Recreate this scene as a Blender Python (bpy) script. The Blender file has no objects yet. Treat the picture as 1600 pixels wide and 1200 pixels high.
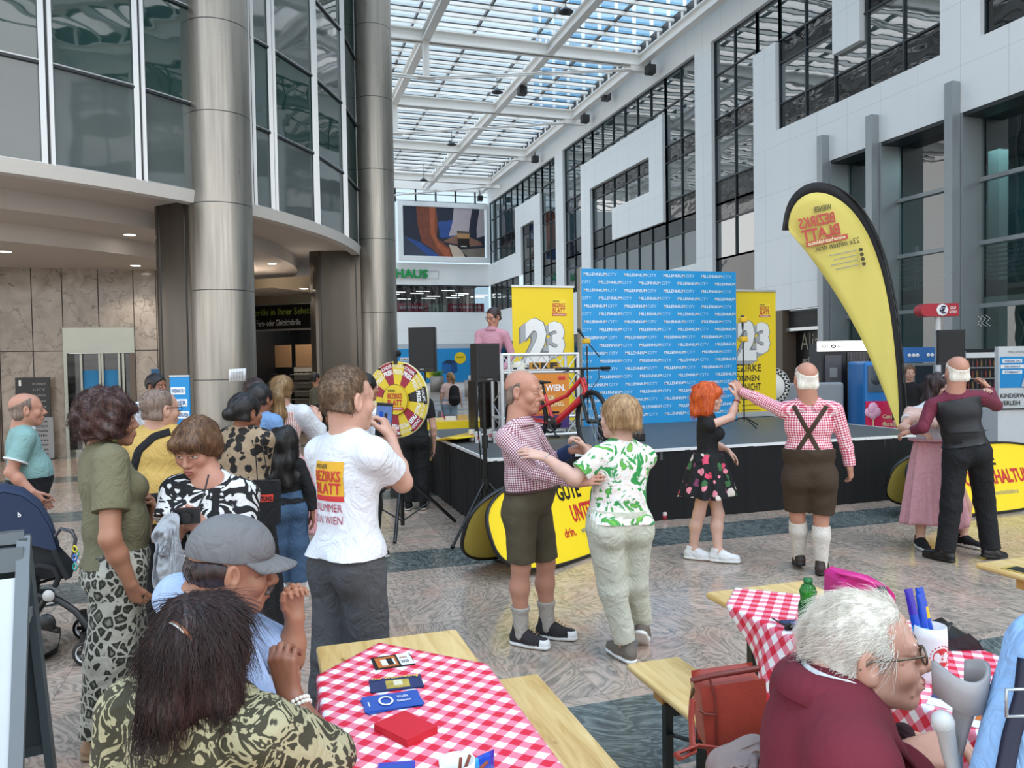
import bpy, bmesh, math, random
import numpy as np
from mathutils import Vector, Matrix, noise as mnoise
random.seed(7); np.random.seed(7)
SC = bpy.context.scene
COL = SC.collection
# ------------------------------------------------------------------ camera
CAM_H, FPX = 1.75, 1200.0                       # eye height, focal length in pixels of the 1600x1200 frame
_p, _r, _y = math.radians(1.6635), math.radians(-0.9544), math.radians(17.749)
_f = np.array([math.sin(_y)*math.cos(_p), math.cos(_y)*math.cos(_p), -math.sin(_p)])
_x0 = np.array([math.cos(_y), -math.sin(_y), 0.0]); _u0 = np.cross(_x0, _f)
CX = math.cos(_r)*_x0 + math.sin(_r)*_u0; CU = -math.sin(_r)*_x0 + math.cos(_r)*_u0; CF = _f
CO = np.array([0, 0, CAM_H])
cam = bpy.data.cameras.new('camera'); cam.sensor_width = 36.0; cam.lens = 27.0; cam.clip_start = .05; cam.clip_end = 800
camo = bpy.data.objects.new('camera', cam); COL.objects.link(camo)
camo.matrix_world = Matrix(((CX[0], CU[0], -CF[0], 0), (CX[1], CU[1], -CF[1], 0), (CX[2], CU[2], -CF[2], CAM_H), (0, 0, 0, 1)))
SC.camera = camo
GR = np.array([math.cos(_y), -math.sin(_y), 0.0]); GF = np.array([math.sin(_y), math.cos(_y), 0.0])   # level right / forward
GZ = np.array([0, 0, 1.0])
def at(px, py, x=None, y=None, z=None, d=None):
    """photograph pixel -> point of the place on a given plane (or at a given depth)"""
    w = CF + CX*(px-800)/FPX - CU*(py-600)/FPX
    t = d if d is not None else (x/w[0] if x is not None else y/w[1] if y is not None else (z-CAM_H)/w[2])
    return CO + w*t
# ------------------------------------------------------------------ light
SC.view_settings.view_transform = 'Standard'; SC.view_settings.look = 'None'
SC.view_settings.exposure = 0.6; SC.view_settings.gamma = 1.0
SC.view_settings.use_curve_mapping = False
SC.cycles.max_bounces = 8; SC.cycles.transparent_max_bounces = 12; SC.cycles.glossy_bounces = 4; SC.cycles.diffuse_bounces = 4
SC.cycles.use_denoising = True
SC.cycles.sample_clamp_indirect = 6.0
SC.cycles.caustics_reflective = False; SC.cycles.caustics_refractive = False
world = bpy.data.worlds.new('sky'); SC.world = world; world.use_nodes = True
def _world():
    nt = world.node_tree; N = nt.nodes; L = nt.links; N.clear()
    tc = N.new('ShaderNodeTexCoord'); sep = N.new('ShaderNodeSeparateXYZ'); L.new(tc.outputs['Generated'], sep.inputs[0])
    ns = N.new('ShaderNodeTexNoise'); ns.inputs['Scale'].default_value = 3.2; ns.inputs['Detail'].default_value = 7; ns.inputs['Roughness'].default_value = .55
    mp = N.new('ShaderNodeMapping'); mp.inputs['Scale'].default_value = (1, 1, 2.0); mp.inputs['Location'].default_value = (.3, .1, .2)
    L.new(tc.outputs['Generated'], mp.inputs[0]); L.new(mp.outputs[0], ns.inputs['Vector'])
    cr = N.new('ShaderNodeValToRGB'); cr.color_ramp.elements[0].position = .54; cr.color_ramp.elements[1].position = .74
    L.new(ns.outputs['Fac'], cr.inputs[0])
    zr = N.new('ShaderNodeValToRGB'); e = zr.color_ramp.elements
    e[0].position = 0.0; e[0].color = (.42, .42, .42, 1); e[1].position = 1.0; e[1].color = (.28, .56, .98, 1)
    a = e.new(.48); a.color = (.62, .61, .60, 1); a = e.new(.53); a.color = (1.0, .99, .97, 1); a = e.new(.68); a.color = (.95, .97, 1.0, 1); a = e.new(.82); a.color = (.42, .72, 1.0, 1)
    mr = N.new('ShaderNodeMapRange'); mr.inputs[1].default_value = -1; mr.inputs[2].default_value = 1
    L.new(sep.outputs[2], mr.inputs[0]); L.new(mr.outputs[0], zr.inputs[0])
    mx = N.new('ShaderNodeMix'); mx.data_type = 'RGBA'; L.new(zr.outputs[0], mx.inputs[6]); mx.inputs[7].default_value = (1, 1, 1, 1)
    up = N.new('ShaderNodeMapRange'); up.inputs[1].default_value = -.05; up.inputs[2].default_value = .05; L.new(sep.outputs[2], up.inputs[0])
    m2 = N.new('ShaderNodeMath'); m2.operation = 'MULTIPLY'; L.new(cr.outputs[0], m2.inputs[0]); L.new(up.outputs[0], m2.inputs[1]); L.new(m2.outputs[0], mx.inputs[0])
    bg = N.new('ShaderNodeBackground'); bg.inputs[1].default_value = 1.4; L.new(mx.outputs[2], bg.inputs[0])
    out = N.new('ShaderNodeOutputWorld'); L.new(bg.outputs[0], out.inputs[0])
_world()
def _light(name, kind, loc, rot, energy, color=(1, 1, 1), **k):
    l = bpy.data.lights.new(name, kind); l.energy = energy; l.color = color
    for a, b in k.items(): setattr(l, a, b)
    o = bpy.data.objects.new(name, l); o.location = loc; o.rotation_euler = rot; COL.objects.link(o); return o
_light('sun', 'SUN', (0, 0, 40), (math.radians(22), math.radians(14), 0), 1.6, (1, .97, .92), angle=math.radians(50))
# ------------------------------------------------------------------ materials
MATS = {}
def _nodes(name):
    m = bpy.data.materials.new(name); m.use_nodes = True
    nt = m.node_tree; b = nt.nodes['Principled BSDF']; return m, nt, b
def setb(b, **k):
    for a, v in k.items():
        n = {'rough': 'Roughness', 'metal': 'Metallic', 'ior': 'IOR', 'spec': 'Specular IOR Level', 'coat': 'Coat Weight', 'sheen': 'Sheen Weight', 'sub': 'Subsurface Weight', 'trans': 'Transmission Weight', 'alpha': 'Alpha', 'aniso': 'Anisotropic'}[a]
        b.inputs[n].default_value = v
def rgba(c): return (c[0], c[1], c[2], 1.0)
def hexc(h):
    v = [int(h[i:i+2], 16)/255 for i in (0, 2, 4)]
    return tuple((x/12.92 if x <= .04045 else ((x+.055)/1.055)**2.4) for x in v)
def M(name, col=(.5, .5, .5), rough=.5, var=.06, vscale=20.0, bump=0.0, bscale=60.0, coord='Object', emit=None, **k):
    """plain material with a little procedural variation"""
    if name in MATS: return MATS[name]
    if isinstance(col, str): col = hexc(col)
    m, nt, b = _nodes(name); N, L = nt.nodes, nt.links
    setb(b, rough=rough, **k)
    tc = N.new('ShaderNodeTexCoord'); ns = N.new('ShaderNodeTexNoise'); ns.inputs['Scale'].default_value = vscale; ns.inputs['Detail'].default_value = 3
    L.new(tc.outputs[coord], ns.inputs['Vector'])
    mx = N.new('ShaderNodeMix'); mx.data_type = 'RGBA'
    mx.inputs[6].default_value = rgba([c*(1-var) for c in col]); mx.inputs[7].default_value = rgba([min(1, c*(1+var)) for c in col])
    L.new(ns.outputs['Fac'], mx.inputs[0]); L.new(mx.outputs[2], b.inputs['Base Color'])
    if bump:
        n2 = N.new('ShaderNodeTexNoise'); n2.inputs['Scale'].default_value = bscale; n2.inputs['Detail'].default_value = 4
        L.new(tc.outputs[coord], n2.inputs['Vector']); bp = N.new('ShaderNodeBump'); bp.inputs['Strength'].default_value = bump; bp.inputs['Distance'].default_value = .01
        L.new(n2.outputs['Fac'], bp.inputs['Height']); L.new(bp.outputs[0], b.inputs['Normal'])
    if emit:
        b.inputs['Emission Color'].default_value = rgba(emit[0]); b.inputs['Emission Strength'].default_value = emit[1]
    MATS[name] = m; return m
class NG:
    """tiny node-graph helper"""
    def __init__(s, name):
        s.m, s.nt, s.b = _nodes(name); s.N, s.L = s.nt.nodes, s.nt.links; MATS[name] = s.m
    def n(s, t, **k):
        x = s.N.new('ShaderNode'+t)
        for a, v in k.items(): setattr(x, a, v)
        return x
    def coord(s, which='Object', scale=None, rot=None, loc=None):
        t = s.n('TexCoord'); o = t.outputs[which]
        if scale or rot or loc:
            mp = s.n('Mapping'); s.L.new(o, mp.inputs[0])
            if scale: mp.inputs['Scale'].default_value = scale
            if rot: mp.inputs['Rotation'].default_value = rot
            if loc: mp.inputs['Location'].default_value = loc
            o = mp.outputs[0]
        return o
    def noise(s, vec, scale, detail=4, rough=.5, dist=0):
        x = s.n('TexNoise'); x.inputs['Scale'].default_value = scale; x.inputs['Detail'].default_value = detail; x.inputs['Roughness'].default_value = rough; x.inputs['Distortion'].default_value = dist
        s.L.new(vec, x.inputs['Vector']); return x.outputs['Fac']
    def ramp(s, fac, stops, interp='LINEAR'):
        r = s.n('ValToRGB'); r.color_ramp.interpolation = interp; e = r.color_ramp.elements
        while len(e) < len(stops): e.new(.5)
        for i, (p, c) in enumerate(stops):
            e[i].position = p; e[i].color = rgba(hexc(c) if isinstance(c, str) else c)
        s.L.new(fac, r.inputs[0]); return r.outputs[0]
    def mix(s, fac, a, b, blend='MIX'):
        x = s.n('Mix', data_type='RGBA', blend_type=blend)
        for i, v in ((0, fac), (6, a), (7, b)):
            if isinstance(v, (int, float)): x.inputs[i].default_value = v
            elif isinstance(v, (tuple, list)): x.inputs[i].default_value = rgba(v)
            elif isinstance(v, str): x.inputs[i].default_value = rgba(hexc(v))
            else: s.L.new(v, x.inputs[i])
        return x.outputs[2]
    def math(s, op, a, b=0.0, c=None):
        x = s.n('Math', operation=op)
        for i, v in enumerate((a, b) if c is None else (a, b, c)):
            if isinstance(v, (int, float)): x.inputs[i].default_value = v
            else: s.L.new(v, x.inputs[i])
        return x.outputs[0]
    def sep(s, vec):
        x = s.n('SeparateXYZ'); s.L.new(vec, x.inputs[0]); return x.outputs
    def comb(s, x=0, y=0, z=0):
        c = s.n('CombineXYZ')
        for i, v in enumerate((x, y, z)):
            if isinstance(v, (int, float)): c.inputs[i].default_value = v
            else: s.L.new(v, c.inputs[i])
        return c.outputs[0]
    def color(s, o): s.L.new(o, s.b.inputs['Base Color']); return s
    def bump(s, h, strength=.3, dist=.01):
        x = s.n('Bump'); x.inputs['Strength'].default_value = strength; x.inputs['Distance'].default_value = dist
        s.L.new(h, x.inputs['Height']); s.L.new(x.outputs[0], s.b.inputs['Normal']); return s
# ------------------------------------------------------------------ object helpers
def link(o, parent=None):
    COL.objects.link(o)
    if parent is not None: o.parent = parent
    return o
def tag(o, label=None, cat=None, group=None, kind=None):
    if label: o['label'] = label
    if cat: o['category'] = cat
    if group: o['group'] = group
    if kind: o['kind'] = kind
    return o
def thing(name, label, cat, loc=(0, 0, 0), rz=0.0, group=None):
    o = bpy.data.objects.new(name, None); o.location = loc; o.rotation_euler = (0, 0, rz); o.empty_display_size = .1
    link(o); return tag(o, label, cat, group)
def basis(d):
    d = np.asarray(d, float); d = d/np.linalg.norm(d)
    a = np.array([0, 0, 1.0]) if abs(d[2]) < .9 else np.array([1.0, 0, 0])
    x = np.cross(a, d); x /= np.linalg.norm(x); return x, np.cross(d, x), d
class MB:
    def __init__(s): s.v = []; s.f = []; s.m = []; s.sm = []; s.mats = []; s.uv = {}
    def mi(s, m):
        if m not in s.mats: s.mats.append(m)
        return s.mats.index(m)
    def add(s, vs, fs, m=None, smooth=False):
        o = len(s.v); s.v += [tuple(map(float, p)) for p in vs]; k = s.mi(m)
        for f in fs: s.f.append(tuple(i+o for i in f)); s.m.append(k); s.sm.append(smooth)
        return o
    def box(s, a, b, m=None):
        x0, y0, z0 = [min(a[i], b[i]) for i in range(3)]; x1, y1, z1 = [max(a[i], b[i]) for i in range(3)]
        s.add([(x0, y0, z0), (x1, y0, z0), (x1, y1, z0), (x0, y1, z0), (x0, y0, z1), (x1, y0, z1), (x1, y1, z1), (x0, y1, z1)],
              [(0, 3, 2, 1), (4, 5, 6, 7), (0, 1, 5, 4), (1, 2, 6, 5), (2, 3, 7, 6), (3, 0, 4, 7)], m); return s
    def obox(s, c, ax, ay, az, m=None):
        c, ax, ay, az = [np.asarray(t, float) for t in (c, ax, ay, az)]
        P = [c+i*ax+j*ay+k*az for k in (-1, 1) for j in (-1, 1) for i in (-1, 1)]
        s.add(P, [(0, 2, 3, 1), (4, 5, 7, 6), (0, 1, 5, 4), (1, 3, 7, 5), (3, 2, 6, 7), (2, 0, 4, 6)], m); return s
    def bar(s, a, b, w, h, m=None, up=(0, 0, 1)):
        a, b = np.asarray(a, float), np.asarray(b, float); d = b-a; d = d/np.linalg.norm(d); up = np.asarray(up, float)
        if abs(d@up) > .95: up = np.array([1.0, 0, 0])
        x = np.cross(d, up); x /= np.linalg.norm(x); u = np.cross(x, d)
        return s.obox((a+b)/2, x*w/2, (b-a)/2, u*h/2, m)
    def tube(s, pts, r, m=None, n=10, closed=False, caps=True, smooth=True, flat=1.0):
        pts = [np.asarray(p, float) for p in pts]; N = len(pts); rs = r if isinstance(r, (list, tuple, np.ndarray)) else [r]*N
        vs = []; prev = None
        for i, p in enumerate(pts):
            if closed: d = pts[(i+1) % N]-pts[i-1]
            else: d = pts[min(i+1, N-1)]-pts[max(i-1, 0)]
            d = d/(np.linalg.norm(d)+1e-12)
            if prev is None: x, y, _ = basis(d)
            else:
                x = prev-d*(prev@d); x /= (np.linalg.norm(x)+1e-12); y = np.cross(d, x)
            prev = x
            for k in range(n):
                a = 2*math.pi*k/n; vs.append(p+x*math.cos(a)*rs[i]+y*math.sin(a)*rs[i]*flat)
        fs = []
        for i in range(N if closed else N-1):
            j = (i+1) % N
            for k in range(n): fs.append((i*n+k, i*n+(k+1) % n, j*n+(k+1) % n, j*n+k))
        s.add(vs, fs, m, smooth)
        if caps and not closed:
            s.add(vs[:n], [tuple(range(n))[::-1]], m); s.add(vs[-n:], [tuple(range(n))], m)
        return s
    def cyl(s, a, b, r, m=None, n=16, r2=None, smooth=True): return s.tube([a, b], [r, r if r2 is None else r2], m, n, smooth=smooth)
    def lathe(s, prof, c=(0, 0, 0), m=None, n=24, axis=(0, 0, 1), smooth=True):
        x, y, d = basis(axis); c = np.asarray(c, float); vs = []; fs = []
        for r, h in prof:
            for k in range(n):
                a = 2*math.pi*k/n; vs.append(c+d*h+x*r*math.cos(a)+y*r*math.sin(a))
        for i in range(len(prof)-1):
            for k in range(n): fs.append((i*n+k, i*n+(k+1) % n, (i+1)*n+(k+1) % n, (i+1)*n+k))
        s.add(vs, fs, m, smooth); return s
    def prism(s, poly, o, u, v, th, m=None, side=None, back=None):
        """2-D polygon in the frame (o,u,v), extruded by the vector th"""
        o, u, v, th = [np.asarray(t, float) for t in (o, u, v, th)]; n = len(poly)
        A = [o+u*p[0]+v*p[1] for p in poly]; B = [p+th for p in A]
        s.add(A, [tuple(range(n))], m); s.add(B, [tuple(range(n))[::-1]], back or side or m)
        s.add(A+B, [(i, (i+1) % n, n+(i+1) % n, n+i) for i in range(n)], side or m); return s
    def quad(s, a, b, c, d, m=None): s.add([a, b, c, d], [(0, 1, 2, 3)], m); return s
    def sphere(s, c, r, m=None, nu=14, nv=9, sc=(1, 1, 1), rot=None):
        vs = []; fs = []
        for j in range(nv+1):
            t = math.pi*j/nv
            for i in range(nu):
                a = 2*math.pi*i/nu; p = np.array([math.sin(t)*math.cos(a)*sc[0], math.sin(t)*math.sin(a)*sc[1], math.cos(t)*sc[2]])*r
                if rot is not None: p = rot@p
                vs.append(np.asarray(c)+p)
        for j in range(nv):
            for i in range(nu): fs.append((j*nu+i, (j+1)*nu+i, (j+1)*nu+(i+1) % nu, j*nu+(i+1) % nu))
        s.add(vs, fs, m, True); return s
    def text(s, txt, o, u, v, w=None, h=None, m=None, bold=0.0, align='L', lift=0.0015):
        """flat lettering fitted in a box of width w / height h; o = lower left (or centre with align C)"""
        vs, fs, tw, th = glyphs(txt, bold)
        o, u, v = [np.asarray(t, float) for t in (o, u, v)]; u = u/np.linalg.norm(u); v = v/np.linalg.norm(v); nrm = np.cross(u, v)
        sx = (w/tw) if w else (h/th); sy = (h/th) if h else sx
        ox = -tw*sx/2 if align == 'C' else (-tw*sx if align == 'R' else 0)
        s.add([o+u*(x*sx+ox)+v*(y*sy)+nrm*lift for x, y in vs], fs, m); return s
    def build(s, name, parent=None, loc=None, mat=None, rot=None):
        me = bpy.data.meshes.new(name); me.from_pydata(s.v, [], s.f)
        for m in s.mats: me.materials.append(m if m is not None else mat)
        me.polygons.foreach_set('material_index', s.m); me.polygons.foreach_set('use_smooth', s.sm); me.update()
        o = bpy.data.objects.new(name, me); link(o, parent)
        if loc is not None: o.location = loc
        if rot is not None: o.rotation_euler = rot
        return o
_GL = {}
def glyphs(txt, bold=0.0):
    k = (txt, bold)
    if k not in _GL:
        c = bpy.data.curves.new('t', 'FONT'); c.body = txt; c.size = 1.0; c.resolution_u = 2; c.offset = bold
        o = bpy.data.objects.new('t', c); COL.objects.link(o)
        dg = bpy.context.evaluated_depsgraph_get(); me = o.evaluated_get(dg).to_mesh()
        V = np.array([v.co[:2] for v in me.vertices]); F = [tuple(p.vertices) for p in me.polygons]
        o.evaluated_get(dg).to_mesh_clear(); bpy.data.objects.remove(o); bpy.data.curves.remove(c)
        mn, mx = V.min(0), V.max(0); V = V-mn; _GL[k] = (V, F, mx[0]-mn[0], mx[1]-mn[1])
    return _GL[k]
def bevel(o, w, seg=2):
    md = o.modifiers.new('bevel', 'BEVEL'); md.width = w; md.segments = seg; md.limit_method = 'ANGLE'; md.angle_limit = math.radians(40); return o
def copy_tree(o, parent=None):
    c = o.copy(); COL.objects.link(c); c.parent = parent
    for ch in o.children: copy_tree(ch, c)
    return c
def structure(mb, name, parent=None, label=None, cat=None):
    o = mb.build(name, parent)
    if parent is None: tag(o, label, cat, kind='structure')
    return o
# ================================================================== surfaces
def _mat_floor():
    g = NG('granite'); v = g.coord('Object'); s = g.sep(v)
    tx = g.math('FLOOR', g.math('DIVIDE', g.math('SUBTRACT', s[0], .855), .395)); ty = g.math('FLOOR', g.math('DIVIDE', g.math('SUBTRACT', s[1], .15), .7))
    wn = g.n('TexWhiteNoise', noise_dimensions='2D'); g.L.new(g.comb(tx, ty, 0), wn.inputs[0])
    r = g.n('VectorRotate', rotation_type='Z_AXIS'); g.L.new(v, r.inputs['Vector']); g.L.new(g.math('MULTIPLY', wn.outputs['Value'], 6.28), r.inputs['Angle'])
    ad = g.n('VectorMath', operation='MULTIPLY_ADD'); g.L.new(wn.outputs['Color'], ad.inputs[0]); ad.inputs[1].default_value = (7, 7, 7); g.L.new(r.outputs[0], ad.inputs[2])
    sc = g.n('VectorMath', operation='MULTIPLY'); g.L.new(ad.outputs[0], sc.inputs[0]); sc.inputs[1].default_value = (2.0, .75, 1)
    f = g.noise(sc.outputs[0], 2.6, 3, .5, .9)
    bands = g.math('PINGPONG', g.math('MULTIPLY', f, 21.0), 1.0)
    fine = g.noise(sc.outputs[0], 26, 5, .65)
    t = g.math('ADD', g.math('MULTIPLY', bands, .40), g.math('MULTIPLY', fine, .62))
    warm = g.ramp(t, [(.20, '756c62'), (.38, '968a7e'), (.54, 'ad9c8e'), (.80, 'c6af9e')])
    pink = g.ramp(g.noise(v, 3.0, 3), [(.52, (0, 0, 0)), (.68, (.7, .7, .7))])
    warm = g.mix(pink, warm, g.mix(.5, warm, 'c79a85'))
    dark = g.ramp(t, [(.25, '3f4545'), (.5, '5c6361'), (.8, '838a85')])
    yb = g.math('MODULO', g.math('ADD', g.math('SUBTRACT', s[1], 6.40), 350.0), 3.5)
    isb = g.math('LESS_THAN', yb, .67)
    c = g.mix(isb, warm, dark)
    per = g.ramp(wn.outputs['Value'], [(0, (.86, .86, .86)), (1, (1.08, 1.06, 1.05))]); c = g.mix(1.0, c, per, 'MULTIPLY')
    jx = g.math('LESS_THAN', g.math('FRACT', g.math('DIVIDE', g.math('SUBTRACT', s[0], .853), .395)), .011)
    jy = g.math('LESS_THAN', g.math('FRACT', g.math('DIVIDE', g.math('SUBTRACT', s[1], .148), .7)), .007)
    j = g.math('MAXIMUM', jx, jy); c = g.mix(g.math('MULTIPLY', j, .45), c, '2f2c2a')
    g.color(c); setb(g.b, rough=.16, ior=1.45)
    g.L.new(g.ramp(fine, [(.3, (.10, .10, .10)), (.7, (.24, .24, .24))]), g.b.inputs['Roughness'])
    return g.m
def _mat_clad():
    g = NG('white_cladding'); s = g.sep(g.coord('Object'))
    a = g.math('FRACT', g.math('DIVIDE', g.math('ADD', s[1], .62), 1.10)); b = g.math('FRACT', g.math('DIVIDE', g.math('ADD', s[2], .18), 1.325))
    aa = g.math('LESS_THAN', a, .012); bb = g.math('LESS_THAN', b, .008)
    n = g.noise(g.coord('Object', (1, 1, 1)), .6, 2)
    c = g.mix(g.math('MULTIPLY', g.math('MAXIMUM', aa, bb), .35), g.mix(n, 'e6ecee', 'f3f6f6'), '8d9698'); g.color(c); setb(g.b, rough=.38); return g.m
def _mat_wavy(name, col, rough, ior, wav, sc, metal=0.0, tint2=None):
    g = NG(name); v = g.coord('Object', (sc, sc, sc*2.2)); n = g.noise(v, 1.0, 2)
    g.color(g.mix(n, col, tint2 or col)); setb(g.b, rough=rough, ior=ior, metal=metal)
    if wav: g.bump(n, wav, .05)
    return g.m
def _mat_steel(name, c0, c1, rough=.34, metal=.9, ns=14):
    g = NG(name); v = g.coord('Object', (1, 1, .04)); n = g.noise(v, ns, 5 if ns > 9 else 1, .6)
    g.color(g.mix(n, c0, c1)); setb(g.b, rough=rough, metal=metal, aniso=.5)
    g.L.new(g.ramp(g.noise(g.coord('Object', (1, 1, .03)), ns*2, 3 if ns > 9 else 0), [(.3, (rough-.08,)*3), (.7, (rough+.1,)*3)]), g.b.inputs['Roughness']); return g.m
def _mat_marble():
    g = NG('beige_marble'); v = g.coord('Object'); n = g.noise(v, 2.2, 8, .62, 1.2); sp = g.noise(v, 7, 6, .7, .5)
    c = g.ramp(n, [(.3, '8e8378'), (.5, 'a79c90'), (.72, 'b9afa4')]); c = g.mix(g.ramp(sp, [(.60, (0, 0, 0)), (.68, (.75, .75, .75))]), c, '5f574f')
    vo = g.n('TexNoise'); vo.inputs['Scale'].default_value = 1.3; vo.inputs['Detail'].default_value = 6; g.L.new(v, vo.inputs[0])
    vein = g.math('LESS_THAN', g.math('ABSOLUTE', g.math('SUBTRACT', vo.outputs['Fac'], .5)), .006)
    g.color(g.mix(g.math('MULTIPLY', vein, .5), c, '5a544e')); setb(g.b, rough=.12); return g.m
def _mat_thin(name, col, refl, rough=.0, base=.04):
    """thin pane: lets light straight through, reflects like glass"""
    m = bpy.data.materials.new(name); m.use_nodes = True; nt = m.node_tree; N = nt.nodes; L = nt.links; N.clear()
    t = N.new('ShaderNodeBsdfTransparent'); t.inputs[0].default_value = rgba(col); gl = N.new('ShaderNodeBsdfGlossy'); gl.inputs['Roughness'].default_value = rough
    f = N.new('ShaderNodeLayerWeight'); f.inputs[0].default_value = .35; ml = N.new('ShaderNodeMath'); ml.operation = 'MULTIPLY_ADD'; ml.inputs[1].default_value = refl; ml.inputs[2].default_value = base
    L.new(f.outputs['Fresnel'], ml.inputs[0]); mx = N.new('ShaderNodeMixShader'); L.new(ml.outputs[0], mx.inputs[0]); L.new(t.outputs[0], mx.inputs[1]); L.new(gl.outputs[0], mx.inputs[2])
    tc = N.new('ShaderNodeTexCoord'); ns = N.new('ShaderNodeTexNoise'); ns.inputs['Scale'].default_value = .8; L.new(tc.outputs['Object'], ns.inputs[0])
    bp = N.new('ShaderNodeBump'); bp.inputs['Strength'].default_value = .12; bp.inputs['Distance'].default_value = .05; L.new(ns.outputs['Fac'], bp.inputs['Height']); L.new(bp.outputs[0], gl.inputs['Normal'])
    o = N.new('ShaderNodeOutputMaterial'); L.new(mx.outputs[0], o.inputs[0]); MATS[name] = m; return m
FLOOR = _mat_floor(); CLAD = _mat_clad()
GLASS_UP = _mat_wavy('facade_glass', '25383d', .02, 3.2, .10, .5, 0, '2c4448')
GLASS_DK = _mat_wavy('dark_facade_glass', '0d1216', .03, 1.7, .3, .8, 0, '12191d')
SPANDREL = _mat_wavy('grey_spandrel_glass', '4a5456', .04, 1.9, .10, .5, 0, '636c6a')
GLASS_T = _mat_wavy('tower_glass', '1c3533', .02, 2.1, .2, .5, 0, '26433f')
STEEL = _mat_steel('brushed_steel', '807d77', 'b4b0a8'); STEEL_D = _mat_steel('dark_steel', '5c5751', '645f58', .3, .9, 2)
MARBLE = _mat_marble(); GLASS_ROOF = _mat_thin('roof_glass', (.97, .985, .99), .25); GLASS_SHOP = _mat_thin('shop_glass', (.34, .50, .52), .9, 0, .10)
WHITE_STEEL = M('white_painted_steel', 'f1efea', .4, .02); GREY_ALU = M('grey_aluminium', '9aa1a4', .38, .04, metal=.3); DARK_ALU = M('dark_frame', '23292c', .4)
ALU = M('silver_aluminium', 'bcc0c2', .3, .04, metal=.7); PLASTER = M('soffit_plaster', 'cac2ba', .75, .03, 2); PLASTER_W = M('white_edge', 'd6d2cc', .5, .03)
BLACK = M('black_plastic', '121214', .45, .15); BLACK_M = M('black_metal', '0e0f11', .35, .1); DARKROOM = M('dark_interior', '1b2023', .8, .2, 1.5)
GLOW = M('lamp_glow', 'ffffff', .5, 0, emit=((1, .93, .85), 9.0)); TUBE = M('tube_glow', 'ffffff', .5, 0, emit=((1, 1, 1), 3.0))
# ================================================================== the hall
XF, YE = 14.0, 48.3
mb = MB(); mb.quad((-16, -4, 0), (15.2, -4, 0), (15.2, YE+.6, 0), (-16, YE+.6, 0), FLOOR); structure(mb, 'floor', label='polished pinkish granite floor with dark cross bands', cat='floor')
# ---- right facade: white cladding frame with glazing behind it
W = MB(); TH = .22
def clad(y0, y1, z0, z1): W.box((XF, y0, z0), (XF+TH, y1, z1), CLAD)
clad(-4, YE, 12.0, 12.95); clad(22.0, 23.0, 0, 12.0); clad(35.1, 36.15, 0, 12.0)
clad(31.85, 32.9, 0, 9.42); clad(25.25, 32.9, 9.42, 10.68); clad(25.25, 26.3, 6.78, 9.42); clad(26.3, 29.6, 6.78, 8.1)
clad(38.4, 42.65, 9.4, 10.65); clad(38.4, 39.45, 0, 9.4); clad(41.65, 42.65, 6.72, 9.4); clad(42.65, YE, 6.72, 8.08); clad(41.65, 42.65, 3, 5.0)
clad(18.7, 19.75, 0, 10.7); clad(15.45, 16.4, 9.45, 12.0); clad(-4, 18.7, 6.8, 8.2); clad(12.13, 13.1, 8.2, 12.0); clad(16.65, 18.7, 3.08, 6.8)
clad(8.8, 9.8, 9.4, 12); clad(2.2, 3.2, 8.2, 12); clad(5.5, 6.6, 8.2, 10.6); clad(-1.1, -.1, 8.2, 12)
clad(23.0, 31.85, 3.0, 4.98); clad(32.9, 35.1, 3.0, 4.98); clad(36.15, 38.4, 3.0, 4.98); clad(39.45, 41.65, 3, 4.98); clad(42.65, YE, 3.0, 4.98)
structure(W, 'wall_right', label='white panel cladding of the right facade, folded around its windows', cat='wall')
nwin = [0]; MULL = M('mullion_grey', '343d42', .4)
def window(y0, y1, z0, z1, dark=0.0, step=1.1, trans=(), mglass=None, label=None):
    """one glazed bay of the right facade: panes, mullions, dark floor band"""
    nwin[0] += 1; m = MB(); xg = XF+.17; g = mglass or GLASS_UP
    cuts = sorted(set([z0, z1]+list(trans)))
    for a, b in zip(cuts[:-1], cuts[1:]):
        band = (b-a) < 1.0 and len(cuts) > 2
        m.quad((xg, y1, a), (xg, y0, a), (xg, y0, b), (xg, y1, b), GLASS_DK if band or dark else g)
    n = max(1, round((y1-y0)/step))
    for i in range(n+1):
        y = y0+(y1-y0)*i/n; m.box((xg-.05, y-.02, z0), (xg+.02, y+.02, z1), MULL)
    for z in cuts: m.box((xg-.045, y0, z-.022), (xg+.02, y1, z+.022), MULL)
    o = m.build('window_%d' % nwin[0]); tag(o, label or 'glazed bay of the right facade, number %d' % nwin[0], 'window', kind='structure'); return o
for (a, b) in ((-4, 2.2), (3.2, 5.5), (6.6, 12.13), (13.1, 18.7), (19.75, 22), (23, 25.25), (25.25, 31.85), (32.9, 35.1), (36.15, 38.4), (39.45, 41.65), (42.65, YE)):
    hi = 12.0; window(a, b, 8.2 if a < 19 else 6.75, hi, trans=(8.95, 10.1, 10.75) if a < 19 else (7.5, 8.9, 9.5, 10.9))
for (a, b) in ((19.75, 22), (23, 25.25), (25.25, 31.85), (32.9, 35.1), (36.15, 38.4), (39.45, 41.65), (42.65, YE)):
    window(a, b, 4.98, 6.75, trans=(6.2,))
for (a, b) in ((19.75, 22), (23, 31.85), (32.9, 35.1), (36.15, 38.4), (39.45, YE)): window(a, b, 0, 4.98 if a < 20 else 3.0, dark=1, step=1.6)
for a, b, z in ((18.7, 19.75, 10.7), (31.85, 32.9, 10.68), (38.4, 39.45, 10.65), (41.65, 42.65, 10.65)): window(a, b, z, 12.0)
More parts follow.
